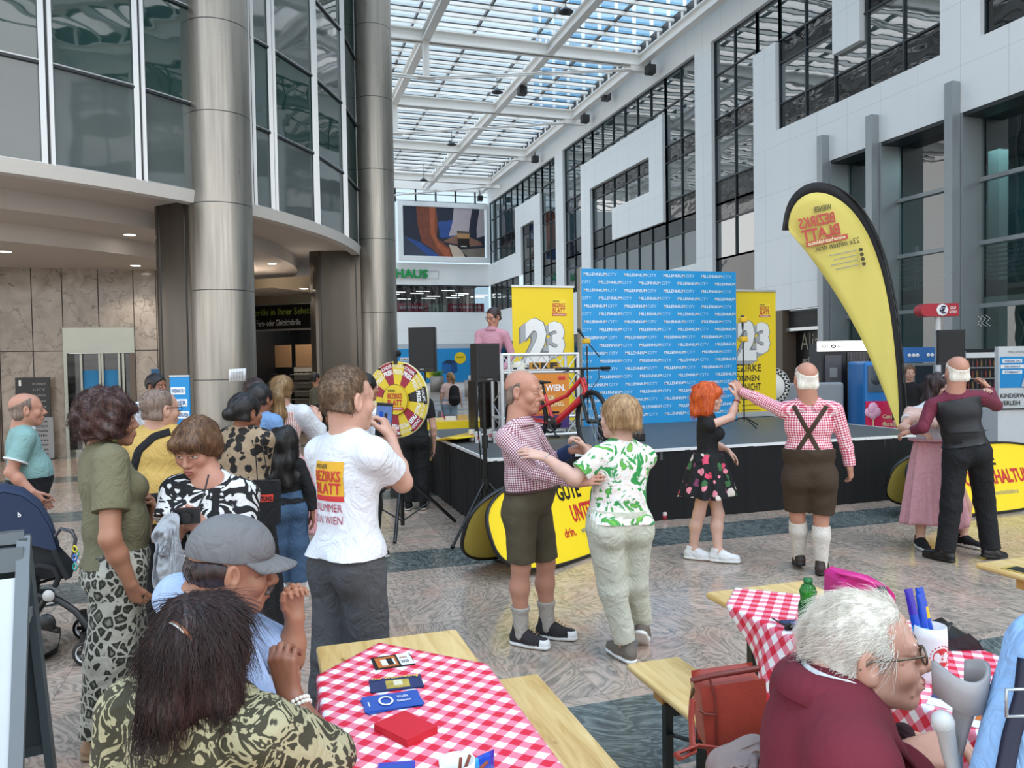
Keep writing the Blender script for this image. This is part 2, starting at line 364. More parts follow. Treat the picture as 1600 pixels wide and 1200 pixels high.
# ---- double-height shopfront (near right)
def shopfront():
    YS = [16.63, 14.93, 12.69, 10.4, 8.1, 5.8, 3.5, 1.2]
    zs = [0.0, 1.43, 2.77, 4.10, 5.43, 6.8]
    for i, (a, b) in enumerate(zip(YS[1:], YS[:-1])):
        nwin[0] += 1; m = MB(); xg = XF+.55
        m.quad((xg, b, 0), (xg, a, 0), (xg, a, 6.8), (xg, b, 6.8), GLASS_SHOP)
        for z in zs[1:-1]: m.box((xg-.09, a+.12, z-.045), (xg+.03, b-.12, z+.045), GREY_ALU)
        m.box((xg-.1, a+.02, 0), (xg+.05, a+.22, 6.8), GREY_ALU); m.box((xg-.1, b-.14, 0), (xg+.05, b-.02, 6.8), GREY_ALU)
        tag(m.build('window_%d' % nwin[0]), 'tall glazed bay of the double-height shopfront, number %d from the far end' % (i+1), 'window', kind='structure')
    for i, y in enumerate(YS):
        p = MB(); p.box((XF-.22, y-.10, 0), (XF-.01, y+.10, 7.46), GREY_ALU); p.box((XF, y-.16, 0), (XF+.46, y+.16, 6.79), GREY_ALU)
        tag(p.build('trim_%d' % (i+1)), 'grey metal post of the shopfront, number %d from the far end' % (i+1), 'trim', kind='structure')
    s = MB(); s.box((XF+.01, 1, 6.72), (XF+.6, 16.6, 6.8), DARK_ALU); tag(s.build('trim_20'), 'dark soffit edge over the shopfront', 'trim', kind='structure')
    # the room behind: back wall, intermediate floor edge, louvred balustrade
    r = MB(); xb = XF+4.5
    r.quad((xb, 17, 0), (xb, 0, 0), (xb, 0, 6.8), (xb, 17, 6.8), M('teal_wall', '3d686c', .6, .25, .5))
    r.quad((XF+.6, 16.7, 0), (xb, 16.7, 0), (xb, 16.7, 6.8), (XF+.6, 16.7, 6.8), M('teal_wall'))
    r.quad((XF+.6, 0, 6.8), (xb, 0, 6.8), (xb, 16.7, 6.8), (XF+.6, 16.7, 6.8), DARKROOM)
    r.box((XF+1.2, 0, 3.0), (xb, 16.7, 3.35), M('gallery_edge', '6f7f80', .5))
    for k in range(9): r.box((XF+1.2, 0, 3.42+k*.10), (XF+1.24, 16.7, 3.47+k*.10), GREY_ALU)
    for y in np.arange(.4, 16.5, 1.45): r.box((XF+1.17, y, 3.35), (XF+1.26, y+.06, 4.4), ALU)
    for y in np.arange(1, 16, 4.4): r.box((XF+3, y, 0), (XF+3.3, y+.3, 6.8), M('pillar_pale', '6f8a8a', .6))
    tag(r.build('wall_shop'), 'dim teal shop interior with louvred gallery behind the tall glazing', 'wall', kind='structure')
shopfront()
for y in (4, 8.5, 13.5): _light('shop_fill_light', 'AREA', (XF+2.6, y, 6.7), (0, 0, 0), 50, (.92, 1, 1), size=2.0)  # added fill: unseen area lights that brighten the dark room behind the glazing
# shutter and opening of the small shop beside the shopfront
s = MB(); s.box((XF+.3, 16.7, 2.5), (XF+.5, 18.6, 3.08), M('brown_jamb', '6a5c50', .5)); s.box((XF-.01, 18.45, 0), (XF+.5, 18.75, 3.08), M('brown_jamb'))
for k in range(9): s.obox((XF+.22, 17.6, 2.62+k*.05), (.015, 0, .012), (0, .85, 0), (-.006, 0, .02), M('shutter_slat', '4a4d4e', .4, metal=.5))
s.box((XF+.12, 16.72, 2.48), (XF+.3, 18.46, 2.57), ALU); s.quad((XF+.45, 18.7, 0), (XF+.45, 16.7, 0), (XF+.45, 16.7, 2.5), (XF+.45, 18.7, 2.5), BLACK)
tag(s.build('door_1'), 'dark shop doorway under a half-rolled shutter', 'door', kind='structure')
# ---- end wall
E_ = MB(); GREYB = M('silver_band', 'b9c1c6', .45); BLUEB = M('blue_hoarding', '1b8fd0', .5)
E_.box((-3, YE, 0), (14, YE+.3, 5.0), CLAD); E_.box((-3, YE, 6.72), (14, YE+.3, 8.1), CLAD); E_.box((-3, YE-.02, 2.67), (14, YE, 2.98), GREYB)
E_.box((-3, YE, 8.1), (8.0, YE+.3, 11.9), CLAD)
structure(E_, 'wall_end', label='white end wall of the hall with an upper glazed strip', cat='wall')
m = MB(); m.quad((-3, YE+.1, 5.0), (14, YE+.1, 5.0), (14, YE+.1, 6.72), (-3, YE+.1, 6.72), _mat_thin('strip_glass', (.55, .62, .66), .5, 0, .05))
for x in np.arange(-2.4, 14.1, 1.1): m.box((x-.03, YE+.02, 5), (x+.03, YE+.12, 6.72), DARK_ALU)
m.box((-3, YE+.02, 6.66), (14, YE+.14, 6.74), DARK_ALU); m.box((-3, YE+.02, 4.97), (14, YE+.14, 5.04), DARK_ALU)
tag(m.build('window_60'), 'long glazed strip of the upper shop in the end wall', 'window', kind='structure')
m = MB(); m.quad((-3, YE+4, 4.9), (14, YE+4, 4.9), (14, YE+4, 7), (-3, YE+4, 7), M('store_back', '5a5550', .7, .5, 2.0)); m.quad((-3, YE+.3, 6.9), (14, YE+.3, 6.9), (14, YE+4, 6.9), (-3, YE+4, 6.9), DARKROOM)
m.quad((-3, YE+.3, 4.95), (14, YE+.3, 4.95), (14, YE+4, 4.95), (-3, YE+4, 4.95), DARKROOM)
for i in range(14): m.box((7+i*.5, YE+.9+(i % 4)*.7, 6.05+(i % 3)*.2), (7.9+i*.5, YE+.96+(i % 4)*.7, 6.08+(i % 3)*.2), TUBE)
RED = M('red_banner', 'b31f38', .5); WTXT = M('white_print', 'f4f4f2', .5, .0)
for x0, x1, t in ((8.0, 10.0, 'artikler'), (11.3, 13.7, '! Einfach sehen & sparen')):
    m.box((x0, YE+.2, 5.06), (x1, YE+.22, 5.58), RED); m.text(t, ((x0+x1)/2, YE+.19, 5.22), (1, 0, 0), (0, 0, 1), (x1-x0)*.85, .22, WTXT, .02, 'C')
for i in range(5): m.box((10.1+i*.24, YE+.5, 5.0), (10.26+i*.24, YE+.6, 5.5+.1*(i % 2)), M('goods', 'b8c9b4', .6, .4))
tag(m.build('wall_store'), 'upper shop interior with tube lights and red window banners', 'wall', kind='structure')
# top of the end wall: clerestory railing
m = MB()
for x in np.arange(8, 14, 1.3): m.box((x-.05, YE+.1, 11.9), (x+.05, YE+.2, 13.2), DARK_ALU)
for z in (12.0, 12.45): m.box((-3, YE+.1, z), (14, YE+.15, z+.06), GREY_ALU)
m.box((-3, YE-.1, 12.75), (14, YE+.3, 13.3), WHITE_STEEL); tag(m.build('trim_30'), 'railing and white edge beam above the billboard', 'trim', kind='structure')
# ---- glass roof
BY = [-.2, 6.3, 12.8, 19.3, 25.8, 32.3, 38.8, 45.3]
for i, y in enumerate(BY):
    m = MB(); z0, z1 = 12.55, 12.98
    m.box((-9, y-.14, z0), (13.5, y+.14, z0+.05), WHITE_STEEL); m.box((-9, y-.03, z0), (13.5, y+.03, z1), WHITE_STEEL); m.box((-9, y-.14, z1-.05), (13.5, y+.14, z1), WHITE_STEEL)
    m.box((13.0, y-.12, 12.35), (13.9, y+.12, 12.56), WHITE_STEEL)
    for x in (.95, 5.4): m.box((x-.1, y-.1, 11.35), (x+.1, y+.1, 12.6), WHITE_STEEL); m.box((x-.3, y-.05, 11.3), (x+.3, y+.05, 11.42), WHITE_STEEL)
    for dy in (-.09, .09):
        m.tube([(13.2, y+dy, 12.42), (5.4, y+dy, 11.36), (.95, y+dy, 11.36), (-8, y+dy, 12.4)], .028, WHITE_STEEL, 6)
    tag(m.build('beam_%d' % (i+1)), 'white cross beam of the glass roof with tie rods, number %d from the front' % (i+1), 'beam', kind='structure')
for i, x in enumerate((-3.5, .95, 5.4, 9.85, 13.45)):
    m = MB(); m.box((x-.13, -3, 12.58), (x+.13, YE, 12.66), WHITE_STEEL); m.box((x-.03, -3, 12.6), (x+.03, YE, 12.95), WHITE_STEEL); m.box((x-.13, -3, 12.92), (x+.13, YE, 12.97), WHITE_STEEL)
    for y in np.arange(-2.6, YE, .82): m.box((x-.03, y-.03, 12.95), (x+.03, y+.03, 13.28), WHITE_STEEL)
    tag(m.build('beam_%d' % (i+20)), 'white long beam of the glass roof, number %d from the left' % (i+1), 'beam', kind='structure')
PUR = MB()
for y in np.arange(-2.6, YE, .82):
    PUR.box((-9, y-.045, 13.29), (13.7, y+.045, 13.40), WHITE_STEEL); PUR.box((-9, y-.02, 13.40), (13.7, y+.02, 13.46), DARK_ALU)
for x in np.arange(-8.2, 13.8, 2.22): PUR.box((x-.03, -3, 13.40), (x+.03, YE, 13.5), DARK_ALU)
PUR.box((13.6, -3, 13.0), (13.75, YE, 13.5), DARK_ALU)
tag(PUR.build('roof'), 'glass roof grid of white purlins and dark glazing bars', 'roof', kind='structure')
m = MB(); m.quad((-9, -3, 13.47), (13.7, -3, 13.47), (13.7, YE, 13.47), (-9, YE, 13.47), GLASS_ROOF); tag(m.build('window_70'), 'clear panes of the glass roof', 'window', kind='structure')
# high-rise seen through the roof
def tower():
    g = NG('tower_facade'); s = g.sep(g.coord('Object')); a = g.math('ARCTAN2', s[1], s[0])
    q = g.math('LESS_THAN', g.math('FRACT', g.math('MULTIPLY', a, 9.0)), .22); z = g.math('LESS_THAN', g.math('FRACT', g.math('MULTIPLY', s[2], .28)), .3)
    g.color(g.mix(q, g.mix(z, '6fa3c4', '9cc2d8'), 'e6eef2')); setb(g.b, rough=.25)
    t = MB(); t.lathe([(17, 0), (17, 190), (0, 190)], (0, 0, 0), g.m, 48)
    o = t.build('high_rise_tower', loc=(46, 92, 0)); tag(o, 'pale blue round high-rise tower seen through the glass roof', 'building')
    t = MB(); t.box((-12, -8, 0), (12, 8, 40), M('far_block', 'b7c7cf', .6, .2, .1))
    tag(t.build('office_block', loc=(12, 75, 0)), 'low pale office block beyond the end of the roof', 'building')
tower()
# ---- left round tower building
TC = np.array([-7.43, 19.73]); TR = 9.73
def tp(a, r, z): a = math.radians(a); return (TC[0]+r*math.cos(a), TC[1]+r*math.sin(a), z)
ANG = [-120, -112, -104, -96.5, -89, -81.5, -74, -67.2, -60.2, -53.2, -47.5, -41.5, -38.4, -30.4, -21.5, -12.4, -4, 4, 12, 21, 30, 39]
LV = [(4.36, 5.66, SPANDREL), (5.66, 7.08, GLASS_T), (7.08, 8.56, SPANDREL), (8.56, 10.0, GLASS_T), (10.0, 11.45, SPANDREL), (11.45, 12.6, GLASS_T)]
for i, (a, b) in enumerate(zip(ANG[:-1], ANG[1:])):
    m = MB()
    for z0, z1, g in LV:
        m.quad(tp(a, TR, z0), tp(b, TR, z0), tp(b, TR, z1), tp(a, TR, z1), g)
        p0, p1 = np.array(tp(a, TR+.01, z0)), np.array(tp(b, TR+.01, z0)); m.bar(p0, p1, .05, .035, DARK_ALU); m.bar(p0+[0, 0, .03], p1+[0, 0, .03], .04, .018, ALU)
    for q in (a+.26, b-.26):
        p = np.array(tp(q, TR+.03, 4.36)); m.bar(p, p+[0, 0, 8.2], .036, .07, ALU)
    p = np.array(tp(b, TR+.01, 4.36)); m.bar(p, p+[0, 0, 8.2], .06, .06, DARK_ALU)
    tag(m.build('window_%d' % (80+i)), 'curtain-wall bay of the round building, number %d from the left end' % (i+1), 'window', kind='structure')
m = MB(); AA = np.linspace(-120, 40, 81)
def ring(r0, z0, r1, z1, mat):
    for a, b in zip(AA[:-1], AA[1:]): m.quad(tp(a, r0, z0), tp(b, r0, z0), tp(b, r1, z1), tp(a, r1, z1), mat)
ring(TR+.06, 4.38, TR+.02, 4.20, PLASTER_W); ring(TR+.02, 4.20, TR-.16, 4.20, PLASTER_W); ring(TR-.16, 4.20, TR-.16, 4.3, PLASTER); ring(TR-.16, 4.30, TR-1.5, 4.30, PLASTER)
ring(TR-1.5, 4.30, TR-1.5, 4.02, PLASTER); ring(TR-1.5, 4.02, TR-2.7, 4.02, PLASTER); ring(TR-2.7, 4.02, TR-2.7, 3.74, PLASTER); ring(TR-2.7, 3.74, 0, 3.74, PLASTER)
m.quad((-16, 11, 3.75), (4, 11, 3.75), (4, 24, 3.75), (-16, 24, 3.75), PLASTER) if False else None
structure(m, 'ceiling', label='stepped curved plaster soffit under the round building', cat='ceiling')
# columns: round steel front, casing running back under the soffit
def column(k, c, r, seams, tail, label):
    m = MB(); c = np.array(c); n = 40; u = np.array([TC[0]-c[0], TC[1]-c[1]]); u /= np.linalg.norm(u); w = np.array([-u[1], u[0]])
    m.lathe([(r, 0), (r, 12.6)], (c[0], c[1], 0), STEEL, 48)
    for z in seams: m.lathe([(r+.002, z-.006), (r+.002, z+.006)], (c[0], c[1], 0), DARK_ALU, 48)
    hw = r*.62; P = [c+w*hw, c+u*(tail-hw)+w*hw]+[c+u*(tail-hw)+w*hw*math.cos(t)+u*hw*math.sin(t) for t in np.linspace(0, math.pi, 14)[1:-1]]+[c+u*(tail-hw)-w*hw, c-w*hw]
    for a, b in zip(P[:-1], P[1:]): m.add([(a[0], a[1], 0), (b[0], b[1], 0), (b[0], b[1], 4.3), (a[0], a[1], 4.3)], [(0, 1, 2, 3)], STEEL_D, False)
    for q in (P[1], P[-2], (c+u*r*1.02+w*hw*1.01), (c+u*r*1.02-w*hw*1.01)): m.bar((q[0], q[1], 0), (q[0], q[1], 4.29), .02, .02, BLACK_M)
    structure(m, 'column_%d' % k, label=label, cat='column')
column(1, (-.60, 12.72), .465, (1.55, 2.9, 4.2, 5.55, 6.9, 8.2, 9.6), 1.35, 'near brushed steel column of the round building')
column(2, (2.47, 17.74), .44, (2.9, 4.55, 6.1, 7.7, 9.3), 1.5, 'far brushed steel column beside the end of the hall')
# marble back wall with lift
m = MB(); YM = 17.2
m.quad((-14, YM, 0), (-4.92, YM, 0), (-4.92, YM, 3.8), (-14, YM, 3.8), MARBLE); m.quad((-3.80, YM, 2.57), (-2.52, YM, 2.57), (-2.52, YM, 3.8), (-3.80, YM, 3.8), MARBLE)
m.quad((-4.95, YM, 2.57), (-4.9, YM, 2.57), (-4.9, YM, 3.8), (-4.95, YM, 3.8), MARBLE)
for a, b in ((-4.92, -3.80), (-2.52, -.5)): m.quad((a, YM, 0), (b, YM, 0), (b, YM, 3.8), (a, YM, 3.8), MARBLE)
m.quad((-.5, YM, 0), (-.5, 24, 0), (-.5, 24, 3.8), (-.5, YM, 3.8), MARBLE)
JN = M('marble_joint', '3a342f', .6)
for x in (-6.1, -5.5, -4.9, -4.33, -3.80, -3.16, -2.52, -2.1, -1.5, -.9): m.box((x-.008, YM-.004, 0 if not -3.8 < x < -2.6 else 2.57), (x+.008, YM, 3.8), JN)
for a, b in ((-9, -4.92), (-4.92, -3.8), (-2.52, -.5)): m.box((a, YM-.004, 2.10), (b, YM, 2.115), JN)
structure(m, 'wall_back', label='beige marble wall with dark joints behind the round building', cat='wall')
def lift(k, x0, x1, lab):
    m = MB(); CH = M('polished_chrome', '85877f', .16, .05, 3, bump=.25, bscale=3, metal=1.0)
    m.box((x0, YM-.06, 2.06), (x1, YM+.05, 2.57), CH); m.box((x0, YM-.05, 0), (x0+.06, YM+.3, 2.06), CH); m.box((x1-.1, YM-.05, 0), (x1, YM+.3, 2.06), M('brown_steel', '5b5048', .3, metal=.6))
    m.quad((x0, YM+.28, 0), (x1, YM+.28, 0), (x1, YM+.28, 2.06), (x0, YM+.28, 2.06), GLASS_DK)
    for t in (.2, .46, .5, .74, .8): m.box((x0+(x1-x0)*t-.02, YM+.2, 0), (x0+(x1-x0)*t+.02, YM+.27, 2.06), CH)
    m.box((x0+.28, YM+.262, 1.15), (x1-.36, YM+.272, 1.72), BLUEB); m.box((x0, YM+.2, .0), (x1, YM+.27, .12), CH)
    tag(m.build('door_%d' % k), lab, 'door', kind='structure')
lift(2, -3.80, -2.52, 'lift doorway in polished chrome frame in the marble wall'); lift(3, -6.2, -4.92, 'second lift doorway at the left edge of the photo')
# optician behind the columns
def optician():
    a, b = at(385, 515, d=19.2), at(530, 511, d=18.2); u = np.array([b[0]-a[0], b[1]-a[1], 0]); u /= np.linalg.norm(u); nrm = np.array([u[1], -u[0], 0]); o = np.array([a[0], a[1], 0])-u*.4
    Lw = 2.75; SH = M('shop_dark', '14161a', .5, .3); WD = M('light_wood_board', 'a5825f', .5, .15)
    m = MB(); bk = -nrm*2.6
    for z0, z1, mm in ((3.24, 3.9, M('cream_panel', 'a59b88', .6)),): m.add([o+GZ*z0, o+u*Lw+GZ*z0, o+u*Lw+GZ*z1, o+GZ*z1], [(0, 1, 2, 3)], mm)
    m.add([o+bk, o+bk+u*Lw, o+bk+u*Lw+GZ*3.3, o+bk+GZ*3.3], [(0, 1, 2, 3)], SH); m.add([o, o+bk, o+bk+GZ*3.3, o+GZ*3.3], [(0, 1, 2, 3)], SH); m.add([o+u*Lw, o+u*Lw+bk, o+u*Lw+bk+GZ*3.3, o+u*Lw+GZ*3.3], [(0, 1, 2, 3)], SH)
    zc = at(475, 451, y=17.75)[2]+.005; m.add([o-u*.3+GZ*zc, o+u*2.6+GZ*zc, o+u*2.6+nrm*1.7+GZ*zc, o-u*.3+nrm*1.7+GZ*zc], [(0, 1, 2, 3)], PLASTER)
    tag(m.build('wall_optician'), 'dark optician interior behind the steel columns', 'wall', kind='structure')
    _light('optician_fill', 'AREA', tuple(o+u*1.3-nrm*1.0+GZ*3.2), (0, 0, 0), 22, (1, .9, .78), size=1.2); _light('optician_front_fill', 'AREA', tuple(o+u*1.2+nrm*1.0+GZ*3.66), (0, 0, 0), 14, (1, .93, .85), size=.8)  # two area lights added as fill for the dark optician, no fixture modelled
    s = MB(); c = o+u*1.55+nrm*.06
    s.obox(c+GZ*2.93, u*1.5, nrm*.05, GZ*.29, M('black_fascia', '0c0d0e', .3)); s.obox(c+GZ*2.62, u*1.5, nrm*.07, GZ*.02, ALU)
    s.text('Sportbrille in Ihrer Sehstärke', o+u*.30+nrm*.115+GZ*2.93, u, GZ, 2.45, .21, M('green_print', 'a9c24a', .5), -.004); s.text('Als Fern- oder Gleitsichtbrille', o+u*.62+nrm*.115+GZ*2.72, u, GZ, 1.5, .15, WTXT, -.004)
    tag(s.build('shop_sign'), 'black optician sign with green and white lettering between the columns', 'sign')
    t = thing('display_shelf', 'lit spectacle display shelf under hanging wood boards inside the optician', 'shelf', o+u*1.0-nrm*1.6)
    for k, (x, ww) in enumerate(((-.75, .5), (.25, 1.15))):
        q = MB(); q.obox(u*x+GZ*2.0, u*ww/2, nrm*.03, GZ*.30, WD); q.tube([u*(x-.1)+GZ*2.3, u*(x-.1)+GZ*2.7], .006, BLACK, 5); q.tube([u*(x+.2)+GZ*2.3, u*(x+.2)+GZ*2.7], .006, BLACK, 5); q.build('wood_board', t)
    q = MB(); q.obox(u*.2+GZ*.95, u*.6, nrm*.02, GZ*.75, M('shelf_back', 'cfc9bf', .6))
    for k in range(6):
        z = .4+k*.22; q.obox(u*.2+nrm*.1+GZ*z, u*.6, nrm*.1, GZ*.012, ALU)
    q.build('shelf_unit', t)
    q = MB()
    for k in range(6):
        for j in range(7): q.obox(u*(-.3+j*.16)+nrm*.14+GZ*(.46+k*.22), u*.055, nrm*.03, GZ*.02, BLACK)
    q.build('spectacles', t)
    t = thing('brochure_rack', 'white slatted leaflet rack beside the optician shelf', 'rack', o+u*2.35-nrm*.9)
    q = MB(); q.obox(GZ*.95, u*.26, nrm*.04, GZ*.75, M('rack_white', 'b9b4a9', .5))
    for k in range(12): q.obox(GZ*(.3+k*.12)+nrm*.07-u*.08, u*.15, nrm*.05, GZ*.012, BLACK)
    q.build('rack_body', t)
optician()
# downlights in the soffit
def downlight(p, lab):
    o = thing('downlight', lab, 'ceiling light', (float(p[0]), float(p[1]), float(p[2])-.006), group='downlights in the plaster soffit')
    m = MB(); m.lathe([(.115, .012), (.115, 0), (.095, 0)], (0, 0, 0), PLASTER_W, 24); m.build('ring', o)
    m = MB(); m.lathe([(.095, .004), (0, .004)], (0, 0, 0), GLOW, 24); m.build('diffuser', o)
    l = bpy.data.lights.new('downlight_lamp', 'SPOT'); l.energy = 55; l.color = (1, .9, .78); l.spot_size = math.radians(120); l.spot_blend = .6; l.shadow_soft_size = .08
    lo = bpy.data.objects.new('downlight_lamp', l); lo.location = (0, 0, -.02); link(lo, o)
for px, py, z, lab in ((8, 393, 3.74, 'downlight at the left edge of the photo'), (203, 367, 4.02, 'downlight on the outer soffit step above the lift'), (212, 415, 3.74, 'downlight near the top of the marble wall beside the near column'), (475, 451, None, 'bright downlight right above the optician sign'), (425, 412, 4.02, 'downlight between the two steel columns, above the sign')):
    downlight(at(px, py, z=z) if z else at(px, py, y=17.75), lab)
downlight((-6.5, 14.0, 3.74), 'downlight beyond the left edge'); downlight((-.9, 15.5, 4.02), 'downlight behind the near column')
# pendant lamps and small black cameras under the roof
PM = M('pendant_black', '2a2a2c', .4)
for px, py, y, lab in ((777, 143, 30.2, 'black pendant lamp beside the middle long roof beam, highest but one'), (706, 225, 38.0, 'black pendant lamp over the middle of the roof'), (662, 281, 44.6, 'small black pendant lamp nearest the billboard'), (884, 17, 22.5, 'black pendant lamp nearest the top of the photo')):
    p = at(px, py, y=y); t = thing('pendant_lamp', lab, 'lamp', (p[0], p[1], p[2]), group='pendant lamps under the glass roof')
    m = MB(); m.lathe([(.03, .14), (.05, .1), (.22, -.02), (.24, -.04), (.2, -.04), (.03, .05)], (0, 0, 0), PM, 20); m.build('lamp_shade', t)
    m = MB(); m.tube([(0, 0, .12), (0, 0, 13.46-p[2])], .012, PM, 6); m.build('cord', t)
for px, py, x, lab in ((1016, 109, 13.6, 'black loudspeaker under the roof edge, nearest of the row'), (947, 151, 13.6, 'black spotlight under the roof edge between two beam ends'), (914, 186, 13.6, 'black loudspeaker at the second beam end under the roof edge'), (836, 249, 13.6, 'black loudspeaker at the third beam end'), (750, 310, 13.2, 'black loudspeaker above the corner of the billboard'), (816, 142, 9.85, 'black loudspeaker on the middle long roof beam')):
    p = at(px, py, x=x); m = MB(); m.box((-.16, -.16, -.16), (.16, .16, .16), BLACK); m.tube([(0, 0, .16), (0, 0, .5)], .03, BLACK, 8); o = m.build('roof_loudspeaker', loc=p); bevel(o, .04); tag(o, lab, 'loudspeaker', 'loudspeakers under the roof')
# ================================================================== things of the event
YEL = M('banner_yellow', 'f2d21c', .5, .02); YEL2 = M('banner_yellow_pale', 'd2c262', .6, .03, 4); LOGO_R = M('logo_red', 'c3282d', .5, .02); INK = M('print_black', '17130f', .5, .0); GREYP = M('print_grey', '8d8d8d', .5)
CREAM = M('print_cream', 'e9dfae', .5); SKIRT = M('black_skirt_cloth', '0a0a0c', .85, .2, 6); DECK = M('stage_deck', '4c4f50', .5, .12, 3, bump=.1)
WOOD = None
def _mat_wood():
    g = NG('pine_board'); v = g.coord('Object', (9, .9, 9)); n = g.noise(v, 3.0, 5, .6, .8)
    c = g.ramp(n, [(.3, 'c39a58'), (.5, 'd9b676'), (.7, 'e6c88e')]); k = g.n('TexVoronoi'); k.inputs['Scale'].default_value = 3.2; g.L.new(g.coord('Object', (2.2, 1, 1)), k.inputs['Vector'])
    c = g.mix(g.ramp(k.outputs['Distance'], [(.03, (.8, .8, .8)), (.07, (0, 0, 0))]), c, '8f6635'); g.color(c); setb(g.b, rough=.35, coat=.15); return g.m
WOOD = _mat_wood()
def _mat_check(name, size, hi, mid, lo, rot=0.0, coord='UV'):
    """gingham: crossing bands"""
    g = NG(name); s = g.sep(g.coord(coord, None, (0, 0, rot) if rot else None))
    a = g.math('LESS_THAN', g.math('FRACT', g.math('DIVIDE', s[0], size)), .5); b = g.math('LESS_THAN', g.math('FRACT', g.math('DIVIDE', s[1], size)), .5)
    c = g.mix(g.math('MAXIMUM', a, b), lo, mid)
    n = g.n('Mix', data_type='RGBA'); g.L.new(g.math('MULTIPLY', a, b), n.inputs[0]); g.L.new(c, n.inputs[6]); n.inputs[7].default_value = rgba(hexc(hi))
    # one band only -> mid tone, none -> white
    g.color(n.outputs[2]); setb(g.b, rough=.65); return g.m
# ---- stage
SX0, SX1, SY0, SY1, SZ = 2.12, 7.93, 7.42, 11.05, .775
t = thing('stage', 'low stage with grey deck, white edge and black cloth skirt', 'stage', (0, 0, 0))
m = MB(); m.box((SX0, SY0, SZ-.12), (SX1, SY1, SZ), DECK); m.build('deck', t)
m = MB(); e = M('deck_edge_white', 'e3e3e3', .4)
for a, b in (((SX0-.02, SY0-.02, SZ-.025), (SX1+.02, SY0, SZ+.006)), ((SX0-.02, SY0, SZ-.025), (SX0, SY1, SZ+.006)), ((SX1, SY0, SZ-.025), (SX1+.02, SY1, SZ+.006))): m.box(a, b, e)
m.build('edge_trim', t)
m = MB(); pts = []
for (a, b) in (((SX0, SY1), (SX0, SY0)), ((SX0, SY0), (SX1, SY0)), ((SX1, SY0), (SX1, SY1))):
    a, b = np.array(a), np.array(b); n = int(np.linalg.norm(b-a)/.06)
    nn = np.array([(b-a)[1], -(b-a)[0]])/np.linalg.norm(b-a)
    for i in range(n): pts.append(a+(b-a)*i/n+nn*(.012+.010*math.sin(i*1.9)+.006*math.sin(i*.53)))
for p, q in zip(pts[:-1], pts[1:]): m.add([(p[0], p[1], .0), (q[0], q[1], .0), (q[0], q[1], SZ-.02), (p[0], p[1], SZ-.02)], [(0, 1, 2, 3)], SKIRT, True)
m.build('skirt', t)
# ---- logo block used on the prints
def logo(m, o, u, v, w, box=None, lift=.002):
    """stacked newspaper logo, lower-left o, width w"""
    o, u, v = [np.asarray(q, float) for q in (o, u, v)]; n = np.cross(u, v)
    if box: m.add([o+n*lift*.5, o+u*w+n*lift*.5, o+u*w+v*w*1.06+n*lift*.5, o+v*w*1.06+n*lift*.5], [(0, 1, 2, 3)], box)
    m.text('WIENER', o+u*w*.06+v*w*.88, u, v, w*.46, w*.11, INK, .02, lift=lift); m.text('BEZIRKS', o+u*w*.05+v*w*.55, u, v, w*.87, w*.27, LOGO_R, .03, lift=lift)
    m.text('BLATT', o+u*w*.05+v*w*.2, u, v, w*.87, w*.31, LOGO_R, .03, lift=lift)
    m.add([o+n*lift, o+u*w+n*lift, o+u*w+v*w*.15+n*lift, o+v*w*.15+n*lift], [(0, 1, 2, 3)], LOGO_R); m.text('wienerbezirksblatt.at', o+u*w*.06+v*w*.035, u, v, w*.88, w*.09, WTXT, .02, lift=lift*2)
ex, ez = np.array([1.0, 0, 0]), np.array([0, 0, 1.0])
# ---- blue press wall
t = thing('press_banner', 'sky blue press banner wall printed with rows of white lettering', 'press wall', (5.78, 10.5, SZ))
BLUE = M('press_blue', '1695d4', .5, .02)
m = MB(); w0, h0 = 2.64, 2.33; m.box((-w0/2, 0, .0), (w0/2, .12, h0), BLUE); m.box((-w0/2-.02, .0, 0), (-w0/2, .13, h0+.01), M('wall_edge_grey', '9a9a98', .5))
LT = M('pale_print', 'd7ecf8', .5)
for r in range(22):
    z = h0-.10-r*.1175
    if z < .02: break
    st = .04 if r % 2 == 0 else -.38
    for k in range(5):
        x = st+k*.66
        if x+.38 > 0 and x < w0-.36 and x > -.05: m.text('MILLENNIUM', (-w0/2+x, -.0, z), ex, ez, .365, .044, WTXT, .010)
        if -.02 < x+.385 < w0-.16: m.text('CITY', (-w0/2+x+.385, -.0, z), ex, ez, .15, .044, LT, -.010)
m.build('printed_panel', t)
for x in (-.9, .9):
    f = MB(); f.box((x-.05, -.25, 0), (x+.05, .16, .015), ALU); f.build('foot', t)
